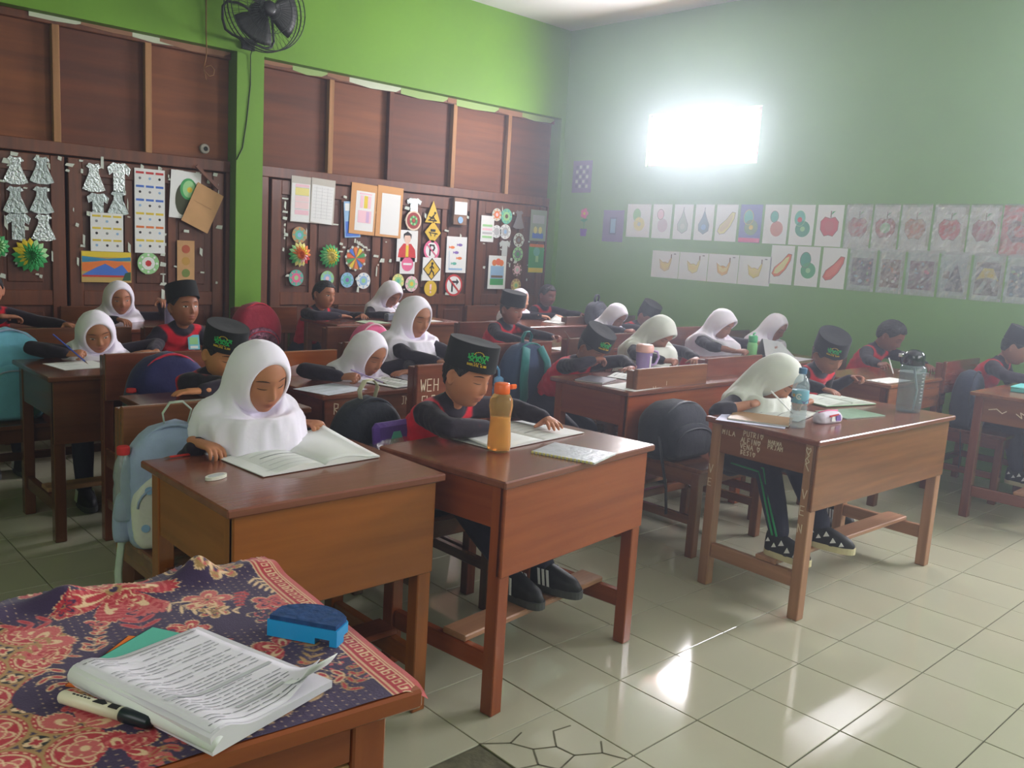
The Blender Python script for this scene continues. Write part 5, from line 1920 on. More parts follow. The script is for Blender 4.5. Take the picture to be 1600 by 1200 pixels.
    # ---- trousers
    if legs:
        V, F = [], []
        addm(tube_mesh([P0 + d * .05, P0, P0 - np.array([0, 0, .035])], [.118 * sc, .125 * sc, .11 * sc], 16, True, side, .82, True))
        for nm in 'rl':
            hip, K_, A = legpts[nm]
            addm(tube_mesh([hip, (hip + K_) / 2, K_], [.078 * sc, .068 * sc, .056 * sc], 12, True, None, 1, True))
            addm(tube_mesh([K_, (K_ + A) / 2, A + (K_ - A) * .06], [.056 * sc, .052 * sc, .042 * sc], 12, True, None, 1, True))
        co, f2, _ = remesh(np.array(V), F, .012 if det >= 2 else .016, 3)
        worldmesh('trousers', co, f2, [M_navy], root)
        if plegs == 'stripes':
            for nm, s_ in (('r', -1), ('l', 1)):
                hip, K_, A = legpts[nm]
                for off in (-.009, .009):
                    pts = []
                    rad = []
                    for (p, r) in ((hip * .6 + K_ * .4, .069), (hip * .25 + K_ * .75, .062), (K_, .0575), (K_ * .75 + A * .25, .0555), (K_ * .5 + A * .5, .0545), (K_ * .25 + A * .75, .0505), (K_ * .05 + A * .95, .045)):
                        pts.append(p + side * s_ * (r * sc * .985) + bf * off + np.array([0, 0, off if len(pts) < 3 else 0]))
                    V2, F2 = tube_mesh(pts, .0048, 6, True, side, .9)
                    worldmesh('trouser_stripe', V2, F2, [M_stripe], root)
        for nm in 'rl':
            hip, K_, A = legpts[nm]
            if shoes:
                shoe(root, A + np.array([0, 0, -.012]), by + (.1 if nm == 'l' else -.1), shoes, M_sole if shoes == 'marks' else M_soleb)
            else:
                shoe(root, A + np.array([0, 0, -.012]), by, 'stripes', M_soleb)
    # ---- head wear
    if kind == 'girl':
        caps = [(np.array(spine[i]), np.array(spine[i + 1]), wS[i] * .80, wS[i + 1] * .80) for i in range(5)]
        caps += [(spine[3] + side * q, spine[4] + side * q, .085 * sc, .075 * sc) for q in (-.04, .04)]
        for nm in 'rl':
            S_, E_, W, *_ = arms[nm]
            caps += [(S_, E_, .048 * sc, .040 * sc), (E_, W, .039 * sc, .03 * sc)]
        caps += [(SH['r'], SH['l'], .055 * sc, .055 * sc)]
        hijab(root, T, Rh, H, N, d, bf, side, caps, sc, length, brim, width, mt, seed, 1.0 if det >= 2 else .62, frontdrop, back, piping)
    elif kind == 'cap':
        hair_mesh(root, T, True, 1.035, seed)
        cap_peci(root, T, emblem, capt, emang=emang)
    else:
        hair_mesh(root, T, False, hairthick, seed)
    return root, T, arms


TZ = .745
PPL = []
# front row
PPL.append(person('girl in a long white head scarf turning a page at the nearest amber desk', (-.72, -.605, .940), 'girl', 4, 20, 4, 0,
                  ((-.728, -.785, .757), 'rest', 14), ((-.775, -.415, .770), 'pinch', -8), 2, 1.0, (168, 112, 82), .16, length=.22, frontdrop=.02, seed=3, width=1.02, edge=-.70, polr=(-.3, -.5, -1), poll=(-.3, .5, -1)))
PPL.append(person('boy in a black cap with green emblem and red shirt behind the orange bottle', (-.62, .115, .915), 'cap', 12, 14, -4, 8,
                  ((-.50, .12, .757), 'rest', 8), ((-.50, .40, .760), 'flat', -30), 2, 1.0, (176, 116, 86), .22, seed=5, capt=-4, emang=-44,
                  feet={'r': (-.35, .13, .285), 'l': (-.31, .27, .285)}, shoes='stripes', polr=(-.2, -.9, -.1)))
PPL.append(person('girl in white head scarf bent low over her book, green-striped trousers', (-.32, 1.655, .862), 'girl', 12, 46, -6, 4,
                  ((-.32, 1.49, .762), 'pen', 24), ((-.24, 1.78, .757), 'rest', -50), 2, 1.0, (166, 112, 84), .16, slouch=.80, polr=(-.5, -.8, -.2), length=.155, seed=7, width=1.1, brim=.012,
                  plegs='stripes', feet={'r': (-.03, 1.29, .285), 'l': (.01, 1.56, .285)}, shoes='marks', piping=True, mt=M_hijab2, short=True))
PPL.append(person('boy in a tilted black cap and red shirt leaning beside the large clear tumbler', (-.52, 2.50, .905), 'cap', -18, 30, 12, -12,
                  ((-.40, 2.25, .757), 'rest', 0), ((-.52, 2.80, .765), 'pen', -10), 2, .98, (148, 100, 80), .18, seed=8, capt=-2, emang=-36))
# second row
PPL.append(person('boy in an emblem cap resting his chin on crossed arms behind the nearest girl', (-1.60, -.31, .880), 'cap', 10, 20, 0, 4,
                  ((-1.50, -.16, .757), 'flat', 30), ((-1.47, -.46, .765), 'flat', -30), 2, .96, (186, 124, 84), .16, seed=9, capt=-4, emang=-48,
                  polr=(.1, -1, .0), poll=(.1, 1, 0)))
PPL.append(person('girl in white head scarf writing low over the maroon desk behind the pale strap', (-1.70, .435, .838), 'girl', 14, 26, 0, 0,
                  ((-1.60, .235, .757), 'pen', 0), ((-1.62, .62, .757), 'flat', -60), 2, .97, (150, 98, 72), .2, length=.15, seed=11, width=1.05,
                  polr=(.0, -1, 0)))
PPL.append(person('girl in a long white head scarf sitting upright with an open book held up', (-1.86, .81, .985), 'girl', 8, 14, 0, 0,
                  ((-1.52, .74, .80), 'rest', 10), ((-1.52, .93, .80), 'rest', -10), 2, .97, (152, 100, 74), .2, length=.27, seed=12, width=.95))
PPL.append(person('boy in an emblem cap with his mouth on his fist at the middle desk', (-1.47, 1.72, .845), 'cap', 4, 34, 0, 0,
                  ((-1.37, 1.62, .80), 'pinch', 10), ((-1.30, 1.86, .757), 'flat', -40), 2, .96, (140, 90, 72), .18, seed=13, capt=-4, emang=-24,
                  polr=(-.1, -.5, -1)))
PPL.append(person('girl in cream head scarf bent deep over the middle desk behind the lilac pitcher', (-1.62, 2.50, .895), 'girl', 0, 44, -3, 0,
                  ((-1.42, 2.30, .757), 'pen', 0), ((-1.42, 2.62, .757), 'rest', -30), 2, 1.0, (150, 100, 80), .18, length=.20, seed=14, width=1.12, brim=.022, back=.25, mt=M_hijab2))
PPL.append(person('girl with a stiff-brimmed white scarf and red vest by the light green bottle', (-1.80, 3.44, .915), 'girl', 0, 26, 0, 0,
                  ((-1.56, 3.28, .757), 'pen', 0), ((-1.52, 3.6, .80), 'rest', 0), 1, .98, (140, 92, 74), .2, length=.14, seed=15, width=.72, brim=.030, back=.5, short=True))
PPL.append(person('girl in white head scarf mostly hidden behind the boy in the tilted cap', (-1.78, 4.13, .88), 'girl', 0, 30, 0, 0, None, None, 1, .96, (140, 92, 74), .2, length=.15, seed=16))
PPL.append(person('bare-headed boy in red and black writing against the green wall', (-.86, 4.02, .925), 'boy', 5, 32, 4, -6,
                  ((-.66, 3.52, .757), 'pen', 0), ((-.62, 4.05, .757), 'rest', 0), 1, 1.0, (128, 84, 70), .2, seed=17, hairthick=1.10))
PPL.append(person('boy in black cap cut off by the right edge of the picture', (-.14, 4.18, .93), 'cap', 6, 24, 0, 0,
                  ((.06, 4.0, .757), 'rest', 0), None, 1, 1.0, (150, 104, 84), .2, emblem=False, seed=18, shoes='marks', feet={'r': (.02, 3.98, .20), 'l': (.10, 4.2, .20)}))
# third row
PPL.append(person('girl in white head scarf writing with a blue pencil at the dark left desk', (-2.70, -.43, .845), 'girl', -6, 20, 8, -4,
                  ((-2.62, -.58, .757), 'pen', 10), ((-2.58, -.22, .757), 'flat', -60), 2, .95, (156, 104, 76), .5, length=.14, seed=19, width=1.12,
                  polr=(-.1, -1, .1), poll=(-.1, 1, .1)))
PPL.append(person('boy in a low black cap and red shirt wearing a blue name card, looking up', (-2.90, .075, .945), 'cap', 8, -6, 0, 0,
                  None, None, 2, .97, (136, 86, 62), .8, emblem=False, seed=20, capt=-14))
PPL.append(person('boy in a plain black cap and red shirt reaching over to a white sheet', (-2.72, 2.28, .935), 'cap', 6, 10, 0, 8,
                  ((-2.44, 2.12, .757), 'flat', 0), ((-2.33, 2.42, .765), 'pen', 10), 2, .97, (140, 92, 78), .3, emblem=False, seed=21, capt=0))
PPL.append(person('girl in white head scarf leaning over papers beside the black bag', (-2.88, 3.58, .86), 'girl', 0, 34, 0, 0,
                  ((-2.66, 3.44, .768), 'pen', 0), ((-2.62, 3.66, .768), 'rest', 0), 1, .96, (140, 92, 78), .2, length=.14, seed=22, brim=.012))
PPL.append(person('pupil in a plain dark cap, only the cap top showing over the cream scarf', (-2.96, 4.08, .85), 'cap', 0, 34, 0, 0, None, None, 1, .96, (140, 92, 78), .2, emblem=False, seed=23))
# back row
PPL.append(person('laughing bare-headed boy leaning forward on the back-row desk by the pillar', (-3.90, 1.52, .935), 'boy', 14, 2, -6, 8,
                  ((-3.72, 1.55, .80), 'flat', 20), ((-3.75, 1.75, .80), 'flat', -10), 1, .97, (150, 96, 70), .7, seed=24, hairthick=1.09,
                  polr=(0, -1, 0)))
PPL.append(person('girl in white head scarf bent over her pen at the back-row desk by the pillar', (-3.98, 2.16, .935), 'girl', 4, 34, 0, 0,
                  ((-3.78, 2.02, .80), 'pen', 10), ((-3.72, 2.2, .80), 'rest', 0), 1, .98, (140, 92, 74), .2, length=.13, seed=25, brim=.014))
PPL.append(person('pale-faced girl in white head scarf right behind the boy in the plain black cap', (-3.84, 3.42, .905), 'girl', 20, 4, 0, 0,
                  ((-3.46, 3.45, .80), 'rest', 20), ((-3.5, 3.6, .80), 'rest', 0), 1, .94, (208, 156, 128), .4, length=.13, seed=26))
PPL.append(person('bare-headed boy in dark red sitting in the far corner of the room', (-3.88, 3.80, .945), 'boy', 0, 10, 0, 0, None, ((-3.55, 3.95, .80), 'rest', 0), 1, .95, (112, 70, 62), .3, seed=27))
PPL.append(person('smiling girl in white head scarf with a raised hand in the back row', (-3.92, .095, .905), 'girl', -4, 10, 4, 0,
                  ((-3.66, .0, .80), 'rest', 0), ((-3.80, .30, .90), 'rest', 40), 1, .97, (160, 106, 82), .4, length=.16, seed=28))
PPL.append(person('boy in a red vest with black sleeves cut off by the left edge', (-3.70, -.66, .965), 'boy', -10, 6, 0, 0,
                  ((-3.5, -.62, .84), 'rest', 40), ((-3.45, -.35, .80), 'flat', 0), 1, .97, (160, 106, 82), .4, seed=29))
# blue name card of the boy who looks up
rt = PPL[14][0]
card = MB()
card.box((0, -.03, -.04), (.003, .03, .04), 0, .001)
card.box((.003, -.022, -.012), (.0038, .022, .026), 1)
card.box((.003, -.02, -.034), (.0038, .02, -.02), 2)
o = tag(obj('name_card', card, [mat('card_blue', rgb(110, 190, 210), .4), M_lgrn, M_paperw], None, loc=(-2.895, .125, .755)), 'turquoise name card hanging on the red shirt of the boy looking up', 'name card')
o.rotation_euler = (0, -.28, -.1)
# ------------------------------------------------------------------ bags
def rrect(w, d, r, n=6):
    out = []
    for q, (cx, cy) in enumerate(((w / 2 - r, d / 2 - r), (-w / 2 + r, d / 2 - r), (-w / 2 + r, -d / 2 + r), (w / 2 - r, -d / 2 + r))):
        for k in range(n):
            a = math.pi / 2 * (q + k / (n - 1))
            out.append((cx + r * math.cos(a), cy + r * math.sin(a)))
    return out


def soft_box(mb, w, d, h, O=(0, 0, 0), top=.5, mi=0, puff=.06, seed=0, nz=16):
    """a stuffed fabric volume: w along y, d along x, arched top"""
    rr = np.random.default_rng(seed)
    n = 24
    V = []
    for i in range(nz + 1):
        u = i / nz
        z = h * u
        kk = 1.0
        if u > 1 - top:
            q = (u - (1 - top)) / top
            kk = math.sqrt(max(0, 1 - q ** 2.4)) * .97 + .03
        bot = min(1, .86 + u * 1.6)
        ww, dd = w * kk * bot * (1 + puff * math.sin(u * 3.1)), d * (kk ** .45) * bot * (1 + puff * math.sin(u * 3.1 + .3))
        pl = rrect(ww, dd, min(ww, dd) * .42)
        for j, (a, b) in enumerate(pl):
            f = 1 + .018 * math.sin(j * 1.3 + u * 9 + seed) + rr.normal(0, .004)
            V.append((O[0] + b * f, O[1] - a * f, O[2] + z))
    F = []
    for i in range(nz):
        for j in range(n):
            j2 = (j + 1) % n
            F.append((i * n + j, i * n + j2, (i + 1) * n + j2, (i + 1) * n + j))
    F.append(list(range(n))[::-1])
    F.append([nz * n + j for j in range(n)])
    return mb.add(V, [f[::-1] for f in F], mi)


def backpack(label, loc, rot, w, h, d, m_body, m_pocket, m_trim, m_strap=None, handle=True, pocket=True, dots=None, straps_front=False, side=False, lean=0, tail=None, name='backpack', cat='backpack'):
    t = thing(name, label, cat, loc, math.radians(rot))
    t.rotation_euler = (0, math.radians(lean), math.radians(rot))
    m_strap = m_strap or m_trim
    mb = MB()
    soft_box(mb, w, d, h, seed=int(w * 100))
    obj('bag_body', mb, m_body, t, True)
    if pocket:
        mb = MB()
        soft_box(mb, w * .80, d * .42, h * .60, (d * .46, 0, .012), seed=3)
        pk = obj('front_pocket', mb, m_pocket, t, True)
        mb = MB()
        pts = [(d * .46 + d * .215, w * .36 * math.cos(a), h * .36 + h * .20 * math.sin(a)) for a in np.linspace(.0, math.pi, 14)]
        mb.tube(pts, .004, 6)
        obj('zip', mb, m_trim, pk, True)
        if dots:
            mb = MB()
            for q, (a, b) in enumerate(((-.07, .20), (.0, .17), (.05, .21), (-.04, .12), (.03, .10), (.07, .14), (-.08, .08), (0, .05))):
                mb.prism(disc(.012, a * w / .28, b * h / .4, 10), (d * .46 + d * .222, 0, 0), (0, 1, 0), (0, 0, 1), .002)
            tag(obj('printed_dots', mb, dots, pk), kind='stuff')
    mb = MB()
    pts = [(d * .30, w * .47 * math.cos(a), h * .50 + h * .485 * math.sin(a)) for a in np.linspace(-.3, math.pi + .3, 26)]
    mb.tube(pts, .0055, 6)
    obj('piping', mb, m_trim, t, True)
    if handle:
        mb = MB()
        mb.tube([(-.01, .035, h - .012), (-.008, .045, h + .03), (-.004, .02, h + .055), (0, -.015, h + .052), (0, -.035, h + .02), (0, -.03, h - .012)], .012, 6, flat=.2, side=(1, 0, 0))
        obj('handle', mb, m_strap, t, True)
    if straps_front:
        for s_ in (-1, 1):
            mb = MB()
            mb.tube([(d * .40, s_ * w * .16, h * .93), (d * .62, s_ * w * .25, h * .75), (d * .66, s_ * w * .28, h * .5), (d * .60, s_ * w * .22, h * .28), (d * .5, s_ * w * .30, h * .1)], .030, 8, flat=.3, side=(0, 1, 0))
            obj('shoulder_strap', mb, m_pocket, t, True)
    if side:
        mb = MB()
        soft_box(mb, .05, d * .75, h * .36, (0, -w * .52, .02), seed=5)
        obj('side_pocket', mb, m_body, t, True)
    if tail:
        mb = MB()
        mb.tube(tail, .011, 6, flat=.25, side=(0, 1, 0))
        obj('loose_strap', mb, m_strap, t, True)
    return t


def cloth(name, c, **k):
    return mat(name, rgb(*c), .85, var=.08, scale=12, bump=.3, bscale=40, sheen=.15, **k)


M_bb = cloth('pale_blue_nylon', (150, 166, 196))
M_bc = cloth('cream_print_nylon', (206, 206, 196))
M_bstr = cloth('pale_webbing', (190, 204, 190))
backpack('pale blue backpack with a cream dotted pocket on the chair behind the nearest desk', (-.885, -.79, .421), -22, .28, .375, .14, M_bb, M_bc, M_bb, M_bstr, True, True, M_lblue, side=True,
         tail=[(-.02, -.12, .05), (.0, -.150, .0), (.02, -.158, -.08), (.02, -.155, -.2), (.03, -.15, -.33)])
t = thing('water_bottle', 'small clear bottle with red cap in the side pocket of the pale blue backpack', 'bottle', (-.90, -.935, .51))
M_clear = clear_plastic('clear_plastic_bottle', rgb(210, 222, 228), .05, .30, .25, 30)
mb = MB()
mb.lathe([(.026, 0), (.029, .01), (.029, .09), (.026, .11), (.029, .13), (.024, .17), (.015, .19), (.015, .2)], 16)
obj('bottle_body', mb, M_clear, t, True)
mb = MB()
mb.lathe([(.017, .195), (.018, .2), (.018, .216), (.015, .219)], 16)
obj('bottle_cap', mb, M_red, t)
M_nv = cloth('navy_nylon', (30, 32, 84))
M_rt = cloth('red_piping_nylon', (196, 30, 60))
backpack('navy backpack with bright red piping behind the boy on crossed arms', (-2.0, -.37, .421), 0, .33, .42, .16, M_nv, M_nv, M_rt, M_rt, False)
backpack('light blue backpack at far left beside the girl with the blue pencil', (-2.92, -.76, .421), 0, .32, .43, .18, cloth('sky_nylon', (110, 180, 206)), cloth('sky_nylon', (110, 180, 206)), M_bb, None, False,
         tail=[(.09, -.02, .2), (.14, -.14, .1), (.16, -.18, -.02)])
M_bk = cloth('black_nylon', (34, 38, 50))
backpack('black backpack on the chair beside the long scratched desk', (-.80, 1.585, .421), 0, .38, .27, .19, M_bk, M_bk, mat('dark_zip', rgb(60, 62, 70), .4), None, False,
         tail=[(.06, -.19, .12), (.10, -.20, .0), (.11, -.17, -.12), (.12, -.165, -.24)])
M_te = cloth('teal_nylon', (26, 118, 116))
backpack('navy and teal backpack turned to show its straps, behind the orange bottle', (-1.86, 1.60, .421), 0, .34, .42, .14, cloth('dark_teal_nylon', (40, 62, 96)), M_te, M_te, None, True, False, straps_front=True)
backpack('black backpack between the two nearest pupils with a cream carrying loop', (-.88, -.115, .421), 0, .28, .40, .13, M_bk, M_bk, M_bk, cloth('cream_webbing', (206, 200, 172)), True)
backpack('red backpack with a shiny patterned pocket beside the green pillar', (-4.06, 1.07, .421), 0, .34, .45, .16, cloth('red_nylon', (150, 24, 50)), mat('sequin_pocket', rgb(120, 70, 90), .25, .5, var=.7, scale=60, bump=1.0, bscale=50), M_rt, None, False)
M_pkb = cloth('pink_nylon', (222, 92, 140))
C16 = chair(-2.92, 1.15, 'chair with a pink backpack between the pillar desk and the upright girl', .40, 'dark')
backpack('pink backpack peeking out behind the girl holding up a book', (-2.76, 1.16, .421), 0, .28, .44, .15, M_pkb, M_pkb, M_lpink, None, False)
M_pl = cloth('purple_nylon', (130, 70, 130))
C17 = chair(-2.18, 2.93, 'dark chair with a purple and pink bag behind the cream-scarfed girl', .40, 'dark')
backpack('purple and pink backpack behind the cream-scarfed girl', (-2.0, 2.93, .421), 0, .30, .41, .15, M_pl, M_pkb, M_lpink, None, False)
backpack('small black bag standing on the far desk before the green wall', (-3.22, 3.72, .761), 10, .22, .19, .12, cloth('charcoal_nylon', (58, 60, 72)), cloth('charcoal_nylon', (58, 60, 72)), M_bk, None, True)
backpack('dark blue bag hanging on the chair at the right edge', (-.30, 3.93, .421), 0, .22, .36, .14, cloth('ink_nylon', (36, 44, 66)), cloth('ink_nylon', (36, 44, 66)), M_bk, None, False,
         tail=[(.02, -.1, .0), (.04, -.11, -.15), (.04, -.1, -.24)])
# folded pink jacket over the orange-brown chair
t = thing('pink_jacket', 'pale pink jacket bundled beside the girl writing over the pale strap', 'jacket', (-1.98, .27, .421))
mb = MB()
soft_box(mb, .24, .14, .34, seed=9, top=.3)
obj('jacket_body', mb, cloth('pale_pink_cloth', (222, 176, 190)), t, True)
for q in range(4):
    mb = MB()
    mb.tube([(.075, -.11, .08 + .06 * q), (.085, -.03, .095 + .06 * q), (.083, .05, .085 + .06 * q), (.07, .11, .10 + .06 * q)], .014, 8, flat=.7)
    obj('fold', mb, cloth('pale_pink_cloth2', (214, 160, 180)), t, True)
# purple pouch in plastic
t = thing('pencil_pouch', 'purple and blue pouch with turquoise print wrapped in clear plastic by the black backpack', 'pouch', (-.765, -.075, .56))
t.rotation_euler = (0, -.12, .12)
mb = MB()
mb.box((-.02, -.085, -.06), (.02, .085, .185), 0, .015)
obj('pouch_body', mb, cloth('pouch_purple', (96, 60, 150)), t)
mb = MB()
mb.prism([(-.08, .06), (-.06, .10), (-.03, .11), (-.01, .15), (.02, .15), (.035, .11), (.07, .09), (.08, .05), (.05, .03), (-.03, .04)], (.0205, 0, 0), (0, 1, 0), (0, 0, 1), .002, 0)
mb.prism(rect(.15, .10, 0, -.02), (.0205, 0, 0), (0, 1, 0), (0, 0, 1), .002, 1)
mb.prism(disc(.014, .06, .08), (.0235, 0, 0), (0, 1, 0), (0, 0, 1), .001, 2)
obj('printed_front', mb, [M_teal, M_blue, M_org], t)
mb = MB()
soft_box(mb, .19, .06, .20, (0, 0, -.062), top=.25, seed=6)
obj('plastic_wrap', mb, M_sleeve, t, True)


# ------------------------------------------------------------------ bottles and small things on desks
t = thing('orange_bottle', 'orange translucent drinking bottle with an orange flip cap on the orange-brown desk', 'bottle', (-.345, .025, .7205))
M_ob = mat('orange_translucent', rgb(255, 214, 140), .15, trans=.8, ior=1.15)
mb = MB()
mb.lathe([(.030, 0), (.036, .004), (.0375, .02), (.0365, .05), (.0335, .085), (.0325, .105), (.0345, .125), (.0380, .145), (.0365, .165), (.028, .182), (.021, .188), (.021, .195)], 28)
obj('bottle_body', mb, M_ob, t, True)
mb = MB()
mb.lathe([(.0335, .008), (.0345, .02), (.0335, .05), (.0305, .085), (.0298, .11)], 24)
obj('drink', mb, mat('orange_drink', rgb(250, 196, 110), .2, trans=.4), t, True)
M_oc = mat('orange_cap', rgb(246, 106, 24), .35)
mb = MB()
mb.lathe([(.0245, .186), (.0255, .19), (.0255, .214), (.0225, .219), (.01, .220)], 26)
obj('bottle_cap', mb, M_oc, t, True)
mb = MB()
mb.box((.012, .018, .200), (.024, .044, .216), 0, .004)
obj('cap_tab', mb, M_oc, t)

t = thing('water_bottle', 'clear water bottle with a blue cap and label on the long scratched desk', 'bottle', (-.055, 1.37, .7205))
mb = MB()
prof = [(.026, 0), (.032, .004)]
for k in range(6):
    prof += [(.0325, .012 + .014 * k), (.0295, .019 + .014 * k)]
prof += [(.032, .100), (.0325, .105), (.0325, .152), (.0325, .16), (.031, .175), (.024, .195), (.0145, .210), (.013, .214), (.013, .222)]
mb.lathe(prof, 24)
obj('bottle_body', mb, M_clear, t, True)
mb = MB()
mb.lathe([(.0329, .100), (.0333, .101), (.0333, .150), (.0329, .151)], 24)
lb = obj('bottle_label', mb, mat('label_pale_blue', rgb(120, 178, 200), .3), t, True)


def on_cyl(polys, R, zc, a0, mats, parent, name, off=.0008):
    mb = MB()
    for pl, mi in polys:
        # subdivide edges so shapes follow the curve
        q = []
        for (a, b) in zip(pl, pl[1:] + pl[:1]):
            for k in range(3):
                q.append((a[0] + (b[0] - a[0]) * k / 3, a[1] + (b[1] - a[1]) * k / 3))
        mb.prism(q, (0, 0, 0), (1, 0, 0), (0, 1, 0), .0006, mi)
    V = np.vstack(mb.v)
    out = []
    for u, w, th in V:
        a = a0 + u / R
        out.append(((R + off + th) * math.cos(a), (R + off + th) * math.sin(a), zc + w))
    m2 = MB()
    m2.add(out, mb.f)
    m2.m = list(mb.m)
    return obj(name, m2, mats, parent)


on_cyl([([(-.05, -.024), (.04, -.024), (.04, -.008), (.0, -.014), (-.05, .0)], 0), ([(-.012 + .012 * math.cos(a), .003 + .012 * math.sin(a)) for a in np.linspace(.6, 5.6, 12)] + [(-.012 + .007 * math.cos(a), .003 + .007 * math.sin(a)) for a in np.linspace(5.6, .6, 12)], 1),
        (rect(.012, .012, -.034, .006), 2), (disc(.003, -.012, .002), 1)], .0334, .125, math.radians(-48), [mat('label_navy', rgb(24, 50, 120), .3), M_paperw, mat('label_gold', rgb(210, 170, 90), .3)], lb, 'label_print')
mb = MB()
mb.lathe([(.0150, .216), (.0160, .218), (.0160, .236), (.0145, .239)], 20)
obj('bottle_cap', mb, mat('cap_blue', rgb(60, 110, 150), .4), t)

t = thing('tumbler', 'large clear tumbler with a smoky dark lid and wrist strap on the long desk', 'bottle', (.012, 2.262, .7205))
M_smoke = clear_plastic('smoky_plastic', rgb(150, 170, 178), .05, .34, .2, 20)
mb = MB()
mb.lathe([(.048, 0), (.053, .006), (.0545, .04), (.055, .12), (.0555, .185), (.056, .205), (.052, .212), (.040, .218), (.038, .222)], 28)
obj('bottle_body', mb, M_smoke, t, True)
mb = MB()
for k in range(9):
    a = math.radians(-20)
    mb.box((0, 0, 0), (.001, .012, .0015), 0, 0, Matrix.Translation((.0562 * math.cos(a), .0562 * math.sin(a), .05 + .016 * k)) @ Matrix.Rotation(a, 4, 'Z'))
tag(obj('scale_mark', mb, M_white, t), kind='stuff')
mb = MB()
mb.lathe([(.044, .215), (.046, .22), (.046, .262), (.044, .268), (.034, .278), (.02, .286), (.006, .288)], 26)
obj('lid', mb, clear_plastic('dark_lid', rgb(26, 34, 40), .08, .92, .2, 20), t, True)
mb = MB()
mb.tube([(-.02, -.045, .262), (-.03, -.075, .275), (-.03, -.098, .262), (-.02, -.09, .225), (-.01, -.06, .222)], .006, 8, flat=.6)
obj('wrist_strap', mb, M_black, t, True)
mb = MB()
mb.box((-.03, -.112, .255), (-.01, -.095, .272), 0, .003)
obj('strap_buckle', mb, M_chrome, t)
mb = MB()
mb.tube([(.015, .02, .008), (.02, .025, .1), (.0, .01, .205)], .005, 8)
obj('inner_straw', mb, mat('straw_white', rgb(200, 206, 206), .4), t, True)

t = thing('pencil_case', 'white and purple soft pencil case beside the clear water bottle', 'pencil case', (-.045, 1.60, .7205), math.radians(82))
mb = MB()
soft_box(mb, .055, .145, .048, seed=2, top=.6)
obj('case_body', mb, cloth('lilac_white_cloth', (210, 200, 214)), t, True)
mb = MB()
mb.prism([(-.035, .004), (.045, .004), (.05, .026), (.01, .040), (-.03, .034)], (0, .0265, 0), (1, 0, 0), (0, .1, 1), .003, 0)
obj('printed_patch', mb, [M_pur], t)
mb = MB()
mb.prism([(-.02, .012), (.01, .008), (.0, .030), (-.015, .032)], (0, -.0335, 0), (1, 0, 0), (0, .1, 1), .003, 0)
mb.prism([(.012, .012), (.045, .010), (.04, .036), (.015, .034)], (0, -.0335, 0), (1, 0, 0), (0, .1, 1), .003, 1)
mb.prism([(-.03, .028), (.03, .034), (.03, .04), (-.03, .036)], (0, -.0335, 0), (1, 0, 0), (0, .1, 1), .003, 2)
obj('printed_figure', mb, [M_paperw, M_pur, M_red], t)
mb = MB()
mb.tube([(-.065, 0, .046), (0, .002, .0505), (.065, 0, .046)], .0028, 6)
obj('zip', mb, M_pink, t, True)

t = thing('pitcher', 'lilac translucent pitcher with peach lid and handle on the middle desk', 'pitcher', (-1.30, 1.955, .7205))
mb = MB()
mb.lathe([(.038, 0), (.042, .006), (.045, .12), (.047, .128)], 20)
obj('pitcher_body', mb, clear_plastic('lilac_plastic', rgb(176, 150, 206), .1, .6, .1, 10), t, True)
mb = MB()
mb.lathe([(.048, .118), (.049, .125), (.048, .152), (.042, .160)], 20)
obj('lid', mb, mat('peach_lid', rgb(232, 176, 164), .4), t, True)
mb = MB()
mb.tube([(.02, .043, .125), (.03, .075, .12), (.033, .085, .09), (.028, .07, .055), (.02, .043, .045)], .0065, 8)
obj('handle', mb, mat('lilac_handle', rgb(186, 160, 206), .3), t, True)
mb = MB()
mb.box((.0405, -.005, .01), (.047, .006, .10), 0, .002)
obj('white_strip', mb, M_white, t)

t = thing('green_bottle', 'light green bottle with a green screw cap by the red-vested girl', 'bottle', (-1.50, 3.37, .7205))
mb = MB()
mb.lathe([(.030, 0), (.034, .004), (.034, .085), (.031, .098), (.026, .106)], 20)
obj('bottle_body', mb, mat('light_green_plastic', rgb(150, 226, 150), .25, trans=.35, ior=1.2), t, True)
mb = MB()
mb.lathe([(.030, .104), (.031, .108), (.030, .142), (.024, .15)], 20)
obj('bottle_cap', mb, mat('green_cap', rgb(60, 170, 110), .35), t, True)
mb = MB()
mb.tube([(0, .0, .15), (0, .004, .162), (0, .02, .165)], .006, 8)
obj('spout', mb, mat('green_cap', rgb(60, 170, 110), .35), t, True)

t = thing('purple_bottle', 'lavender bottle with a round purple loop cap on the back-row desk', 'bottle', (-3.56, .28, .7655))
mb = MB()
mb.lathe([(.042, 0), (.045, .005), (.045, .095), (.042, .112), (.034, .12)], 20)
obj('bottle_body', mb, mat('lavender_plastic', rgb(176, 164, 206), .2, trans=.3, ior=1.2), t, True)
mb = MB()
mb.lathe([(.036, .118), (.038, .122), (.037, .15), (.028, .162), (.01, .166)], 20)
cp = obj('bottle_cap', mb, mat('purple_cap', rgb(140, 104, 210), .35), t, True)
mb = MB()
mb.tube([(0, .032 * math.cos(a), .160 + .024 * math.sin(a)) for a in np.linspace(0, math.pi, 12)], .0075, 8)
obj('loop', mb, mat('purple_cap', rgb(140, 104, 210), .35), cp, True)

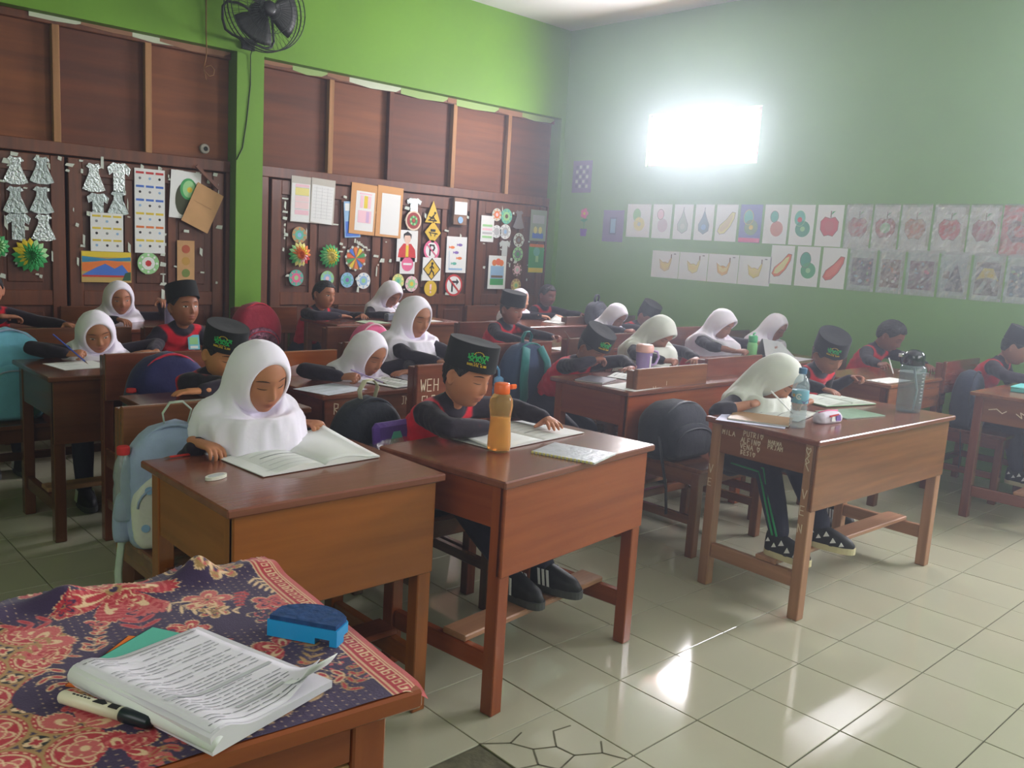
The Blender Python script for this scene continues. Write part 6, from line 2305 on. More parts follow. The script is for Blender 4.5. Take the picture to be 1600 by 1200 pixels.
t = thing('thermos_bottle', 'red bottle with a black and grey cap left of the navy backpack', 'bottle', (-1.93, -.545, .421))
mb = MB()
mb.lathe([(.034, 0), (.036, .004), (.036, .07), (.0365, .075), (.0365, .165), (.034, .18)], 20, mi=0)
obj('bottle_body', mb, mat('bottle_red', rgb(196, 20, 36), .3), t, True)
mb = MB()
mb.lathe([(.0368, .045), (.0375, .046), (.0375, .058), (.0368, .059)], 20)
obj('grey_band', mb, M_lgrey, t)
mb = MB()
mb.lathe([(.030, .182), (.034, .19), (.034, .235), (.028, .262), (.012, .27)], 20)
obj('bottle_cap', mb, mat('dark_cap', rgb(40, 52, 66), .3), t, True)
mb = MB()
mb.lathe([(.018, .268), (.02, .272), (.018, .284)], 14)
obj('cap_knob', mb, M_red, t)

t = thing('blue_bottle', 'pale blue bottle with a straw lid beside the teal backpack', 'bottle', (-1.84, 1.385, .421))
mb = MB()
mb.lathe([(.03, 0), (.033, .004), (.033, .16), (.024, .19)], 18)
obj('bottle_body', mb, clear_plastic('sky_plastic', rgb(110, 170, 220), .1, .6, .1, 10), t, True)
mb = MB()
mb.lathe([(.026, .188), (.028, .192), (.026, .225), (.012, .235)], 18)
obj('bottle_cap', mb, mat('sky_cap', rgb(120, 180, 226), .3), t, True)
mb = MB()
mb.tube([(0, 0, .23), (0, -.005, .27), (0, -.03, .30), (.0, -.05, .30)], .007, 8)
obj('straw', mb, mat('sky_cap', rgb(120, 180, 226), .3), t, True)


# ------------------------------------------------------------------ books and sheets
def page_z(u, pw, th, arch):
    q = abs(u) / pw
    return th * (1 - q * .75) + arch * math.sin(min(q * 1.25, 1) * math.pi) * (1 - q * .4) if q > .02 else th * .4


def open_book(label, x, y, z, pw, ph, rot, th=.007, arch=.008, m=M_paperw, lines=7, lift=None, name='open_book', cover=None, cat='book', tilt=0, group=None, seed=0):
    t = thing(name, label, cat, (x, y, z), math.radians(rot), group)
    t.rotation_euler = (0, math.radians(tilt), math.radians(rot))
    nu = 14
    if cover is not None:
        mb = MB()
        mb.box((-ph / 2 - .002, -pw - .002, 0), (ph / 2 + .002, pw + .002, .0016), 0)
        obj('cover', mb, cover, t)
    for s_ in (-1, 1):
        V = []
        for i in range(nu + 1):
            u = pw * i / nu
            zz = page_z(u, pw, th, arch) + .0018
            for v in (-ph / 2, ph / 2):
                V.append((v, s_ * u, zz))
        for i in range(nu + 1):
            u = pw * i / nu
            for v in (-ph / 2, ph / 2):
                V.append((v, s_ * u, .0017))
        k = 2 * (nu + 1)
        F = []
        for i in range(nu):
            a = 2 * i
            F += [(a, a + 2, a + 3, a + 1), (k + a, k + a + 1, k + a + 3, k + a + 2), (a, k + a, k + a + 2, a + 2), (a + 1, a + 3, k + a + 3, k + a + 1)]
        F += [(2 * nu, k + 2 * nu, k + 2 * nu + 1, 2 * nu + 1)]
        if s_ < 0:
            F = [f[::-1] for f in F]
        mb = MB()
        mb.add(V, F)
        pg = obj('page_block', mb, m, t)
        mb = MB()
        rs_ = random.Random(seed + s_)
        for q in range(lines):
            v = ph * (.38 - .76 * q / max(lines - 1, 1))
            if q in (0, lines // 2 + (1 if s_ > 0 else 0)):
                hw, mi = .0022, 1
            else:
                hw, mi = .0011, 0
            u0, u1 = .08, rs_.uniform(.55, .93)
            n = 6
            V, F = [], []
            for i in range(n + 1):
                u = pw * (u0 + (u1 - u0) * i / n)
                zz = page_z(u, pw, th, arch) + .0018 + .0006
                V += [(-v - hw, s_ * u, zz), (-v + hw, s_ * u, zz)]
            for i in range(n):
                F.append((2 * i, 2 * i + 1, 2 * i + 3, 2 * i + 2) if s_ < 0 else (2 * i, 2 * i + 2, 2 * i + 3, 2 * i + 1))
            mb.add(V, F, mi)
        tag(obj('printed_lines', mb, [M_lgrey, M_grey], pg), kind='stuff')
    if lift:
        s_, hgt = lift
        V = []
        n, k = 10, 8
        for i in range(n + 1):
            u = i / n
            for j in range(k + 1):
                v = j / k            # j=k : edge nearest the pupil (-x) lifted the most
                lf = hgt * (u ** 1.5) * (v ** 1.2)
                V.append((ph / 2 - ph * v + .0, s_ * pw * (u * (1 - .12 * lf / max(hgt, 1e-3))), page_z(pw * u, pw, th, arch) + .003 + lf))
        F = [(i * (k + 1) + j, i * (k + 1) + j + 1, (i + 1) * (k + 1) + j + 1, (i + 1) * (k + 1) + j) for i in range(n) for j in range(k)]
        mb = MB()
        mb.add(V, F)
        o = obj('turning_page', mb, m, t, True)
        md = o.modifiers.new('s', 'SOLIDIFY')
        md.thickness = .0006
    return t


def paper(label, x, y, z, w, h, rot, m=M_paperw, lines=0, curl=0.0, name='paper_sheet', cat='paper', dark=None, th=.0008):
    """w along y, h along x"""
    t = thing(name, label, cat, (x, y, z), math.radians(rot))
    mb = MB()
    n = 8
    V = []
    for i in range(n + 1):
        for j in range(2):
            u, v = -w / 2 + w * i / n, -h / 2 + h * j
            q = abs(i / n - .0)
            V.append((v, u, th + curl * max(0, (i / n - .6) / .4) ** 2))
    V2 = [(a, b, c - th) for a, b, c in V]
    k = len(V)
    F = []
    for i in range(n):
        a = 2 * i
        F += [(a, a + 1, a + 3, a + 2), (k + a, k + a + 2, k + a + 3, k + a + 1), (a, a + 2, k + a + 2, k + a), (a + 1, k + a + 1, k + a + 3, a + 3)]
    F += [(0, k, k + 1, 1), (2 * n, 2 * n + 1, k + 2 * n + 1, k + 2 * n)]
    mb.add(V + V2, F)
    obj('sheet', mb, m, t)
    if lines:
        mb = MB()
        for q in range(lines):
            v = h * (.38 - .76 * q / max(lines - 1, 1))
            mb.box((v - .0012, -w * .42, th + .0002), (v + .0012, w * random.uniform(.05, .15), th + .0006), 0)
            if dark and q in dark:
                mb.box((v - .005, -w * .44, th + .0002), (v + .005, -w * .36, th + .0007), 1)
        tag(obj('printed_lines', mb, [M_lgrey, M_black], t), kind='stuff')
    return t


Z0 = .7208
open_book('open workbook the nearest girl in white is reading, its right page lifted', -.575, -.555, Z0, .195, .265, 4, .010, .012, lift=(1, .05), seed=1)
open_book('open workbook under the hand of the boy behind the orange bottle', -.50, .235, Z0, .235, .265, 6, .005, .006, lift=(-1, .02), seed=2)
open_book('book held up by the upright girl in the long white scarf', -1.485, .835, .815, .12, .17, 2, .004, .006, tilt=-38, seed=3)
open_book('grey-green printed workbook under the bent girl at the long desk', -.235, 1.60, Z0, .15, .20, 12, .004, .004, m=mat('newsprint', rgb(196, 200, 192), .75), seed=4)
open_book('open ring binder in front of the boy in the tilted cap', -.29, 2.14, Z0 + .004, .17, .21, -14, .010, .010, m=mat('greenish_page', rgb(206, 214, 204), .75), seed=5, cover=M_lgrn)
open_book('open book with loose pages before the boy with his mouth on his fist', -1.22, 1.80, Z0, .14, .20, 12, .008, .010, seed=6, cover=M_black)
open_book('open book by the cream-scarfed girl on the middle desk', -1.19, 2.28, Z0, .14, .20, 6, .007, .008, seed=7)
open_book('open book with a dark back beside the purple pencil on the maroon desk', -1.545, .475, Z0, .09, .19, 12, .008, .010, seed=8, cover=M_black)
open_book('thin open book at the wall end of the desk behind the tumbler', -.62, 3.86, Z0, .07, .14, 0, .004, .004, seed=9, cover=M_brn)
open_book('curled open book between the pale-faced girl and the far corner', -3.36, 3.40, .761, .10, .16, 10, .006, .008, lift=(1, .05), seed=10)
open_book('open papers in front of the girl leaning beside the black bag', -2.40, 3.56, .731, .12, .19, 0, .006, .008, lift=(-1, .03), seed=11)
open_book('green-tinted open book under the laughing boy', -3.56, 1.72, .766, .10, .16, 0, .004, .004, m=mat('mint_page', rgb(200, 220, 190), .75), seed=12)
paper('white worksheet under the crossed arms of the boy behind the nearest girl', -1.45, -.36, Z0, .34, .17, 0, lines=3)
paper('pale sheet on the left end of the maroon desk with scratched letters', -1.53, .135, Z0, .24, .20, 16, mat('pale_blue_paper', rgb(214, 220, 232), .75), lines=4)
paper('white sheet under the blue pencil at the dark left desk', -2.50, -.57, Z0, .22, .22, 8, lines=5)
paper('large blank white sheet at the front edge of the middle desk', -1.02, 1.52, Z0, .25, .19, 6)
paper('white sheet with black marks under the bare-headed boy by the wall', -.52, 3.27, Z0, .30, .13, -2, lines=3, dark=(1, 2))
paper('single white sheet before the boy in the plain black cap', -2.20, 2.27, .731, .20, .14, 4)
paper('thin white sheet on the right half of the pillar desk', -3.60, 2.25, .766, .18, .12, 0)
paper('grey sheet lying in front of the red-vested girl', -1.34, 3.66, Z0, .24, .16, 6, M_lgrey, lines=3)
t = thing('propped_paper', 'sheet propped up like a tent behind the light green bottle', 'paper', (-1.42, 3.54, Z0), math.radians(8))
for nm, V in (('front_leaf', [(-.01, -.13, .0), (.09, .14, .002), (-.03, .14, .10), (-.06, -.10, .13)]), ('back_leaf', [(-.13, -.08, .0), (-.09, .15, .0), (-.035, .14, .10), (-.065, -.10, .13)])):
    mb = MB()
    mb.add(V, [(0, 1, 2, 3)])
    o = obj(nm, mb, M_lgrey, t)
    md = o.modifiers.new('s', 'SOLIDIFY')
    md.thickness = .001
# closed books
def closed(label, x, y, z, w, h, rot, th, m_cover, pages=M_paperw, name='notebook', stitched=False, cat='notebook'):
    t = thing(name, label, cat, (x, y, z), math.radians(rot))
    mb = MB()
    mb.box((-h / 2 + .002, -w / 2 + .002, .0008), (h / 2 - .002, w / 2 - .002, th - .0008))
    obj('pages', mb, pages, t)
    mb = MB()
    mb.box((-h / 2, -w / 2, th - .0008), (h / 2, w / 2, th), 0)
    mb.box((-h / 2, -w / 2, 0), (h / 2, w / 2, .0008), 0)
    mb.box((-h / 2, -w / 2, 0), (-h / 2 + .0012, w / 2, th), 0)
    obj('cover', mb, m_cover, t)
    return t


nb = closed('silver-covered notebook lying near the right corner of the orange-brown desk', -.195, .215, Z0, .17, .22, 18, .006, mat('silver_cover', rgb(176, 180, 184), .35, .3, var=.12, scale=30, bump=.2), name='notebook')
mb = MB()
for k in range(16):
    mb.box((-.108 + .0135 * k, -.087, .0), (-.101 + .0135 * k, -.083, .0068), 0)
tag(obj('spiral_edge', mb, M_lyel, nb), kind='stuff')
closed('brown-covered book with a purple-edged paper under it at the left end of the long desk', -.215, 1.365, Z0 + .002, .20, .24, 24, .006, mat('tan_cover', rgb(150, 116, 76), .5))
paper('white paper with purple print under the brown-covered book', -.225, 1.325, Z0, .21, .27, 24, mat('lilac_paper', rgb(206, 206, 230), .7), lines=0, th=.0015)
closed('green workbook at the front of the long desk behind the pencil case', -.09, 1.90, Z0, .26, .17, -12, .004, mat('dull_green_cover', rgb(130, 160, 134), .5, var=.1, scale=20))
closed('slim dark grey book at the left end of the middle desk', -1.24, 1.50, Z0, .20, .15, 20, .006, mat('slate_cover', rgb(110, 108, 118), .4))
t = thing('turquoise_box', 'flat turquoise box on the desk at the right edge', 'box', (.07, 3.72, .7208), math.radians(4))
mb = MB()
mb.box((-.05, -.11, 0), (.05, .11, .022), 0, .003)
obj('box_base', mb, mat('turquoise', rgb(90, 190, 190), .4), t)
mb = MB()
mb.box((-.052, -.112, .022), (.052, .112, .032), 0, .003)
obj('box_lid', mb, mat('turquoise_lid', rgb(110, 206, 206), .4), t)
t = thing('phone_case', 'small dark grey box standing between the laughing boy and the bent girl', 'box', (-3.66, 1.93, .7655), .4)
mb = MB()
mb.box((-.02, -.05, 0), (.02, .05, .05), 0, .006)
obj('box_base', mb, mat('grey_box', rgb(88, 92, 104), .5), t)
mb = MB()
mb.box((-.018, -.046, .05), (.018, .046, .056), 0, .002)
obj('box_lid', mb, M_grey, t)
t = thing('eraser', 'flat white oval eraser near the front left corner of the amber desk', 'eraser', (-.485, -.845, Z0), math.radians(-70))
mb = MB()
mb.prism(disc(.034, n=26, ry=.017), (0, 0, 0), (1, 0, 0), (0, 1, 0), .008)
obj('eraser_body', mb, mat('eraser_white', rgb(214, 214, 200), .5), t)
mb = MB()
mb.prism(disc(.026, n=22, ry=.011), (0, 0, .008), (1, 0, 0), (0, 1, 0), .0006)
obj('printed_face', mb, M_lgrey, t)


def pencil(label, A, B, m, r=.0036, tip=M_brn, end=None, name='pencil'):
    A, B = np.array(A, float), np.array(B, float)
    d = (B - A) / np.linalg.norm(B - A)
    t = thing(name, label, 'pencil' if name == 'pencil' else 'pen', tuple(A))
    L = np.linalg.norm(B - A)
    mb = MB()
    mb.tube([d * .018, d * L], r, 6)
    obj('shaft', mb, m, t)
    mb = MB()
    mb.tube([d * 0, d * .018], [.0005, r], 6)
    obj('point', mb, tip, t)
    mb = MB()
    mb.tube([d * (L - .001), d * (L + .008)], r * 1.02, 8)
    obj('end_cap', mb, end or m, t)
    return t


pencil('red pencil with dark bands lying by the right hand of the nearest girl', (-.735, -.885, Z0 + .0036), (-.742, -.775, Z0 + .0036), mat('red_pencil', rgb(190, 44, 34), .4), end=M_red)
pencil('blue pencil held upright by the girl at the dark left desk', (-2.50, -.53, Z0 + .003), (-2.60, -.64, .845), mat('blue_pencil', rgb(60, 80, 170), .4))
pencil('white pen held by the bent girl at the long scratched desk', (-.20, 1.60, Z0 + .006), (-.27, 1.53, .815), M_white, name='pen')
pencil('purple and white pen slanting over the maroon desk', (-1.44, .36, Z0 + .02), (-1.56, .26, .79), mat('lilac_pen', rgb(180, 160, 210), .35), name='pen')
pencil('pen in the hand of the bare-headed boy by the wall', (-.58, 3.48, Z0 + .003), (-.64, 3.52, .82), M_white, name='pen')
pencil('pencil held by the boy in the plain black cap', (-2.24, 2.44, .733), (-2.34, 2.42, .82), M_brn)
pencil('white pen of the bent girl in the back row', (-3.68, 2.08, .768), (-3.76, 2.03, .86), M_white, name='pen')
# ------------------------------------------------------------------ teacher's table with batik cloth in the foreground
t = thing('teacher_table', 'orange-brown wooden table in the foreground under a batik cloth', 'table', (.4245, -1.655, 0), math.radians(-5.6))
TZT = .755
mb = MB()
mb.box((-.28, -.58, TZT - .028), (.275, .575, TZT), 0, .004)
obj('tabletop', mb, WD['orange']['y'], t)
for a in (-1, 1):
    for b in (-1, 1):
        mb = MB()
        mb.box((a * .245, b * .535, 0), (a * .195, b * .485, TZT - .028), 0, .003)
        obj('leg', mb, WD['orange']['z'], t)
mb = MB()
mb.box((.222, -.485, TZT - .10), (.240, .485, TZT - .028), 0, .003)
obj('apron', mb, WD['orange']['y'], t)
for b in (-1, 1):
    mb = MB()
    mb.box((-.195, b * .53, TZT - .24), (.195, b * .51, TZT - .028), 0, .003)
    obj('side_panel', mb, WD['orange']['x'], t)
mb = MB()
mb.box((-.24, -.485, TZT - .24), (-.222, .485, TZT - .028), 0, .003)
obj('back_panel', mb, WD['orange']['y'], t)
for k, (y0, y1) in enumerate(((-.47, -.0), (.02, .47))):
    mb = MB()
    mb.box((.200, y0, TZT - .235), (.236, y1, TZT - .118), 0, .004)
    dr = obj('drawer', mb, WD['orange']['y'], t)
    mb = MB()
    ym = (y0 + y1) / 2
    mb.tube([(.236, ym, TZT - .18), (.25, ym, TZT - .18), (.262, ym, TZT - .18)], [.008, .007, .013], 14)
    obj('knob', mb, M_brn, dr, True)
mb = MB()
mb.box((.222, .455, TZT - .118), (.238, .485, TZT - .104), 0, .002)
tag(obj('wood_wedge', mb, M_card, t), 'pale raw wood wedge')

# batik: printed colours computed on the cloth's own grid
x0, x1, y0, y1 = .115, .7545, -2.215, -1.083
nx, ny = 330, 560
u = np.linspace(x0, x1, nx)
v = np.linspace(y0, y1, ny)
X, Y = np.meshgrid(u, v, indexing='ij')
cr = lambda *c: np.array(rgb(*c))
PUR, RED, CRM, BLK, PNK, GLD = cr(60, 44, 78), cr(176, 44, 58), cr(224, 190, 150), cr(30, 26, 34), cr(196, 92, 92), cr(170, 132, 84)
Cc = np.tile(PUR, (nx, ny, 1)).astype(float)


def paint(mask, c):
    m_ = np.clip(mask, 0, 1)[..., None]
    Cc[:] = Cc * (1 - m_) + c * m_


def soft(d, w=.0012):
    return np.clip(.5 - d / w, 0, 1)


# ground dots
g_ = .0125
dx = (X / g_ + .5 * (np.floor(Y / g_) % 2)) % 1 - .5
dy = (Y / g_) % 1 - .5
paint(soft(np.hypot(dx, dy) * g_ - .0012) * .75 * (np.sin(X * 31 + 1) * np.sin(Y * 27) > -.35), CRM)
# medallion lattice on the left part
reg = (Y < -1.50 + .05 * np.sin(X * 21) - .25 * (X - .6) * (X > .6))
P_ = .088
for (ox, oy) in ((0, 0), (P_ / 2, P_ / 2)):
    ax = (X - .06 - ox + P_ / 2) % P_ - P_ / 2
    ay = (Y - oy + P_ / 2) % P_ - P_ / 2
    r = np.hypot(ax, ay)
    th = np.arctan2(ay, ax)
    if ox == 0:
        paint(reg * soft(r - .047), GLD)
        paint(reg * soft(r - .042), RED)
        paint(reg * soft(r - .036), CRM * .95)
        paint(reg * soft(r - .033), RED)
        pet = .031 * (.45 + .55 * np.abs(np.cos(th * 3)))
        paint(reg * soft(r - pet), CRM)
        paint(reg * soft(r - (pet - .0035)), PNK)
        paint(reg * soft(np.abs(r - .019) - .0012), CRM)
        paint(reg * soft(r - .006), CRM)
        paint(reg * soft(np.abs(r - .0395) - .0011) * (np.cos(th * 22) > 0), CRM)
    else:
        paint(reg * soft(np.abs(r - .0165) - .0020), GLD)
        pet = .014 * (.4 + .6 * np.abs(np.cos(th * 2)))
        paint(reg * soft(r - .0145), BLK)
        paint(reg * soft(r - pet), CRM)
        paint(reg * soft(r - pet * .55), RED)


def flower(cx, cy, R, n, rot, half=False, fill=RED, inner=CRM, sharp=.5):
    ax, ay = X - cx, Y - cy
    r = np.hypot(ax, ay)
    th = np.arctan2(ay, ax) - rot
    m_ = np.ones_like(r)
    if half:
        tw = (th + math.pi) % (2 * math.pi) - math.pi
        m_ = (np.abs(tw) < 1.9) * 1.0
    k = np.abs(np.cos(th * n / 2))
    jag = 1 + .04 * np.cos(th * n * 9)
    pet = R * (.30 + .70 * k ** sharp) * jag
    paint(m_ * soft(r - pet - .0026), CRM)
    paint(m_ * soft(r - pet), fill)
    st = np.cos(r * 520 + th * 3) * .5 + .5
    paint(m_ * soft(r - pet * .9) * (st > .62) * (r > pet * .5), PNK)
    paint(m_ * soft(r - R * (.10 + .60 * k ** 1.6)), inner)
    paint(m_ * soft(r - R * (.04 + .46 * k ** 2.2)), fill)
    paint(m_ * soft(r - R * .13), GLD)
    paint(m_ * soft(r - R * .07), PUR)


def leafs(cx, cy, L, ang, n=6, curve=.6, col=CRM, fill=None, w=.010):
    """feathered sprig along a curved stem"""
    px, py, a = cx, cy, ang
    step = L / (n * 3)
    for k in range(n * 3):
        px += step * math.cos(a)
        py += step * math.sin(a)
        a += curve / (n * 3)
        paint(soft(np.hypot(X - px, Y - py) - .0014), col)
        if k % 3 == 1:
            ll = L * .26 * (1 - .6 * k / (n * 3))
            for s_ in (-1, 1):
                b = a + s_ * .85
                ax = (X - px) * math.cos(b) + (Y - py) * math.sin(b)
                ay = -(X - px) * math.sin(b) + (Y - py) * math.cos(b)
                ax = ax - ll * .55
                d = np.hypot(ax / ll, ay / (w * .55)) - .55
                paint(soft(d * w * .6), col)
                if fill is not None:
                    paint(soft((np.hypot(ax / (ll * .72), ay / (w * .33)) - .55) * w * .5), fill)


flower(.245, -1.365, .10, 7, .6, sharp=.7)
flower(.36, -1.50, .055, 5, 1.2, True, PNK)
flower(.22, -1.62, .07, 6, .2)
flower(.20, -1.84, .085, 7, 1.0)
flower(.33, -1.24, .04, 5, .2, False, PNK)
flower(.22, -1.19, .045, 8, .5, False, GLD, PUR)
flower(.62, -1.49, .05, 5, 2.6, True, PNK)
flower(.70, -1.46, .045, 5, 2.0, True, RED)
flower(.655, -1.145, .042, 5, .3, False, PUR, PUR, .8)
flower(.43, -1.17, .036, 6, .1, False, PUR, PUR, .8)
flower(.70, -1.29, .035, 5, .9, False, PNK)
flower(.55, -1.20, .045, 5, -2.2, True, RED)
flower(.145, -1.47, .06, 6, .9, False, RED)
rsf = random.Random(11)
for q in range(16):
    fx, fy = rsf.uniform(.16, .74), rsf.uniform(-1.50, -1.14)
    flower(fx, fy, rsf.uniform(.018, .032), rsf.choice((4, 5, 6)), rsf.uniform(0, 3), rsf.random() < .5, rsf.choice((PNK, RED, GLD, PUR)), rsf.choice((CRM, PUR)), .6)
for q in range(26):
    leafs(rsf.uniform(.16, .74), rsf.uniform(-1.52, -1.14), rsf.uniform(.05, .11), rsf.uniform(0, 6.28), rsf.choice((4, 5)), rsf.uniform(-1.2, 1.2), rsf.choice((CRM, PNK, GLD, PNK)), rsf.choice((None, RED, RED)), rsf.uniform(.010, .018))
for a_ in ((.30, -1.30, .13, .4, 6, .8, CRM, None, .009), (.18, -1.28, .12, 1.2, 6, -.6, CRM, None, .010), (.30, -1.45, .12, -1.9, 5, .9, PNK, RED, .016), (.40, -1.36, .14, 2.9, 6, .7, PNK, RED, .018),
           (.35, -1.55, .12, -1.2, 5, -.8, PNK, RED, .016), (.62, -1.20, .09, 2.2, 5, .9, GLD, None, .010), (.71, -1.20, .09, -2.2, 5, .6, CRM, None, .014), (.66, -1.36, .11, -1.6, 5, .8, PNK, RED, .016),
           (.735, -1.36, .10, 1.7, 5, .3, CRM, None, .014), (.73, -1.56, .12, 1.0, 5, .9, PNK, RED, .018), (.58, -1.12, .09, 1.4, 4, -1.2, PNK, RED, .014), (.27, -1.14, .09, .0, 6, .4, CRM, None, .010),
           (.17, -1.72, .12, .6, 6, .6, CRM, None, .012), (.49, -1.10, .07, 3.0, 5, .4, GLD, None, .010), (.52, -1.27, .10, -.6, 5, .5, PNK, RED, .016), (.14, -1.95, .13, .9, 6, .4, PNK, RED, .016)):
    leafs(*a_)
# greek-key border along the right edge
b_ = y1 - Y
paint(soft(b_ - .048), CRM)
paint(soft(b_ - .045), RED)
kx = (X / .016) % 1
ky = b_ / .016
key = ((kx < .16) & (b_ > .014) & (b_ < .030)) | ((np.abs(b_ - .030) < .0016) & (kx < .62)) | ((np.abs(kx - .60) < .08) & (b_ > .021) & (b_ < .031)) | ((np.abs(b_ - .0215) < .0014) & (kx > .32) & (kx < .62)) | ((np.abs(b_ - .0145) < .0014))
paint(key * 1.0, CRM)
paint(soft(np.abs(b_ - .0395) - .0013), CRM)
paint(soft(np.abs(b_ - .010) - .0016), CRM)
paint(soft(b_ - .0085), PNK)
# woven fade
Cc *= (1 + .05 * np.sin(X * 900) * np.sin(Y * 900))[..., None]
# drape: flat on the table, wrinkled far edge that falls over the back
Zc = np.full_like(X, TZT + .002)
XX, YY = X.copy(), Y.copy()
edge = .205
wob = .008 * np.sin(Y * 23 + .6) + .006 * np.sin(Y * 47)
near = np.clip((edge + .085 - X) / .085, 0, 1)
hum = np.exp(-((X - (.235 + wob)) / .030) ** 2) * (.010 + .022 * np.exp(-((Y + 1.215) / .035) ** 2) + .014 * np.exp(-((Y + 1.42) / .06) ** 2) + .010 * np.exp(-((Y + 1.66) / .08) ** 2))
Zc += hum * (1 + .3 * np.sin(Y * 60))
over = np.clip(edge - .012 + wob - X, 0, None)
Zc -= np.where(over > 0, over * .96, 0)
XX += np.where(over > 0, over * .90, 0) - np.where(over > 0, .004 + .006 * (1 + np.sin(Y * 34)), 0)
Zc += .0012 * np.sin(X * 40 + Y * 25) * np.sin(Y * 31 - X * 12) ** 2
Zc = np.where((over > 0), Zc, np.maximum(Zc, TZT + .0015))
# corner flap hanging over the front right corner
cf = np.clip((X - .735) / .02, 0, 1) * np.clip((Y + 1.112) / .03, 0, 1)
XX += .006 * cf
Zc -= .020 * cf ** 1.5
YY += .006 * cf
ca_, sa_ = math.cos(math.radians(-5.6)), math.sin(math.radians(-5.6))
Xr, Yr = XX - .7545, YY + 1.083
XX, YY = .750 + Xr * ca_ - Yr * sa_, -1.108 + Xr * sa_ + Yr * ca_
V = np.stack([XX, YY, Zc], -1).reshape(-1, 3)
idx = np.arange(nx * ny).reshape(nx, ny)
F = np.stack([idx[:-1, :-1], idx[1:, :-1], idx[1:, 1:], idx[:-1, 1:]], -1).reshape(-1, 4)
me = mesh_from('tablecloth', V, F.tolist(), [vcol_mat('batik_cotton', .8, .15, 300, .1)], None, True, Cc.reshape(-1, 3))
o = bpy.data.objects.new('tablecloth', me)
COL.objects.link(o)
tag(o, 'purple and red batik cloth spread over the foreground table', 'tablecloth')

# worksheet booklet, marker, felt pad
t = thing('worksheet_booklet', 'thick folded-back worksheet booklet lying on the batik cloth', 'booklet', (.580, -1.345, TZT + .0045), math.radians(16))
mb = MB()
# long side along local x (.27), short side along local y (.195); pages bulge on the rolled spine side
n_ = 26
V, F = [], []
for i in range(n_ + 1):
    w_ = -.105 + .205 * i / n_
    zt = .014 + .016 * math.exp(-((w_ + .085) / .03) ** 2) - .004 * (i / n_)
    for xx in (-.135, .135):
        V.append((xx, w_, zt))
for i in range(n_ + 1):
    w_ = -.105 + .205 * i / n_
    for xx in (-.135, .135):
        V.append((xx, w_ + .004 * (1 - i / n_), .0))
k = 2 * (n_ + 1)
for i in range(n_):
    a = 2 * i
    F += [(a, a + 1, a + 3, a + 2), (k + a, k + a + 2, k + a + 3, k + a + 1), (a, a + 2, k + a + 2, k + a), (a + 1, k + a + 1, k + a + 3, a + 3)]
F += [(0, k, k + 1, 1), (2 * n_, 2 * n_ + 1, k + 2 * n_ + 1, k + 2 * n_)]
mb.add(V, F)
obj('page_block', mb, mat('booklet_paper', rgb(218, 214, 222), .7), t)


def top_z(w_):
    return .014 + .016 * math.exp(-((w_ + .085) / .03) ** 2) - .004 * ((w_ + .105) / .205)


mb = MB()
V, F = [], []
n1, n2 = 16, 16
for i in range(n1 + 1):
    for j in range(n2 + 1):
        xx, w_ = -.132 + .262 * i / n1, -.100 + .190 * j / n2
        lift = .030 * max(0, (xx - .06) / .07) ** 2 * max(0, (w_ - .02) / .07) ** 1.2
        V.append((xx - lift * .3, w_, top_z(w_) + .0016 + lift + .001 * math.sin(xx * 30)))
for i in range(n1):
    for j in range(n2):
        a = i * (n2 + 1) + j
        F.append((a, a + n2 + 1, a + n2 + 2, a + 1))
mb.add(V, F)
tp = obj('top_page', mb, mat('booklet_paper_top', rgb(222, 218, 226), .7), t, True)
md = tp.modifiers.new('s', 'SOLIDIFY')
md.thickness = .0006
mb = MB()
rs = random.Random(3)


def text_row(xx, a, b, hw, mi):
    n3 = 10
    V, F = [], []
    for q in range(n3 + 1):
        w_ = a + (b - a) * q / n3
        zz = top_z(w_) + .0016 + .001 * math.sin(xx * 30) + .0011 + (.030 * max(0, (xx - .06) / .07) ** 2 * max(0, (w_ - .02) / .07) ** 1.2)
        V += [(xx - hw, w_, zz), (xx + hw, w_, zz)]
    for q in range(n3):
        F.append((2 * q, 2 * q + 1, 2 * q + 3, 2 * q + 2))
    mb.add(V, F, mi)


for r_ in range(30):
    xx = -.122 + .242 * r_ / 29
    if r_ in (0, 29):
        text_row(xx, -.095, .085, .0005, 1)
        continue
    if r_ in (19,):
        text_row(xx, -.09, .082, .0035, 2)
        continue
    if r_ in (26,):
        text_row(xx, -.03, .05, .0028, 2)
        continue
    if r_ in (4, 9, 14):
        continue
    a = -.088
    while a < .07:
        ln = rs.uniform(.008, .03)
        if rs.random() < .82:
            text_row(xx, a, min(a + ln, .078), .0007, 0)
        a += ln + .004
        if a > rs.uniform(.0, .09) and rs.random() < .3:
            break
tag(obj('printed_text', mb, [M_grey, M_black, M_lgrey], tp), kind='stuff')
mb = MB()
mb.tube([(-.135, -.094, .015), (.0, -.096, .014), (.135, -.094, .0115)], [.0145, .013, .0105], 14, flat=1.0)
obj('rolled_spine', mb, M_paperw, t, True)
mb = MB()
V = []
for i in range(9):
    q = i / 8
    for w_ in (.045, .098):
        V.append((.100 + .045 * q, w_, .018 + .035 * q ** 2))
mb.add(V, [(2 * i, 2 * i + 1, 2 * i + 3, 2 * i + 2) for i in range(8)])
c_ = obj('curled_corner', mb, M_paperw, t, True)
md = c_.modifiers.new('s', 'SOLIDIFY')
md.thickness = .0006
closed('orange-covered exercise book peeking out under the worksheet booklet', .50, -1.365, TZT + .003, .15, .20, 40, .0025, M_org, name='exercise_book')
closed('turquoise exercise book peeking out under the worksheet booklet', .475, -1.345, TZT + .0057, .12, .17, 30, .002, M_teal, name='exercise_book')
t = thing('marker', 'white board marker with a black cap beside the worksheet booklet', 'marker', (.512, -1.503, TZT + .0125), math.radians(27))
mb = MB()
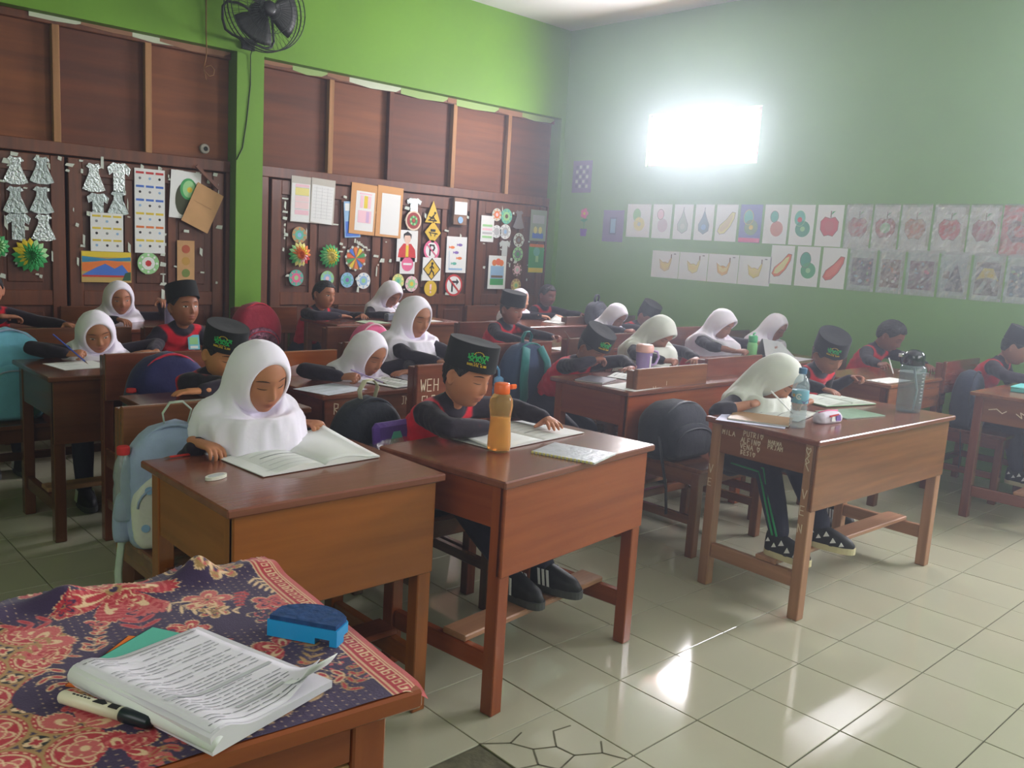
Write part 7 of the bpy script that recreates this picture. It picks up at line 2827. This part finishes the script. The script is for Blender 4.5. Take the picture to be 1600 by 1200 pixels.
mb.tube([(0, 0, 0), (.003, 0, 0), (.098, 0, 0)], [.0065, .0085, .0085], 18)
obj('barrel', mb, mat('marker_white', rgb(222, 214, 190), .35), t, True)
mb = MB()
mb.tube([(.098, 0, 0), (.100, 0, 0), (.14, 0, 0), (.143, 0, 0)], [.0086, .0094, .0088, .006], 18)
obj('marker_cap', mb, mat('cap_black', rgb(26, 36, 44), .3), t, True)
mb = MB()
mb.prism([(.055, -.004), (.072, -.004), (.075, .0), (.066, .005), (.058, .003)], (0, -.0002, .0082), (1, 0, 0), (0, 1, 0), .0008)
for k in range(5):
    mb.box((.02 + .006 * k, -.0015, .0083), (.024 + .006 * k, .0005, .0090))
mb.box((.080, -.005, .0075), (.094, .003, .0088))
tag(obj('printed_mark', mb, M_black, t), kind='stuff')
t = thing('blackboard_eraser', 'bright blue plastic eraser with a dark blue felt top near the cloth border', 'eraser', (.520, -1.150, TZT + .003), math.radians(32))
# local x runs along the straight long side facing the lens
Dp = [(-.058, -.030), (.058, -.030)] + [(.058 - .0 - .116 * (k / 12), -.030 + .022 + .045 * math.sin(math.pi * (.06 + .88 * k / 12)) ** .6) for k in range(13)]
mb = MB()
Dn = [(-.058, -.030), (.030, -.030), (.030, -.026), (.050, -.026), (.050, -.030), (.058, -.030)] + Dp[2:]
mb.prism(Dp, (0, 0, .010), (1, 0, 0), (0, 1, 0), .016)
sl = [(-.058, -.030), (.022, -.030), (.022, -.005), (.010, .02)] + [p for p in Dp[2:] if p[0] < .01]
mb.prism(sl, (0, 0, 0), (1, 0, 0), (0, 1, 0), .010)
mb.prism([(.046, -.030), (.058, -.030), (.058, -.006), (.046, .0)], (0, 0, 0), (1, 0, 0), (0, 1, 0), .010)
obj('plastic_shell', mb, mat('eraser_blue', rgb(30, 150, 214), .35), t)
mb = MB()
mb.prism([(a * .95, b * .93) for a, b in Dp], (0, .0, .026), (1, 0, 0), (0, 1, 0), .007)
obj('felt_pad', mb, mat('navy_felt', rgb(32, 66, 116), .95, var=.2, scale=60, bump=.4), t)
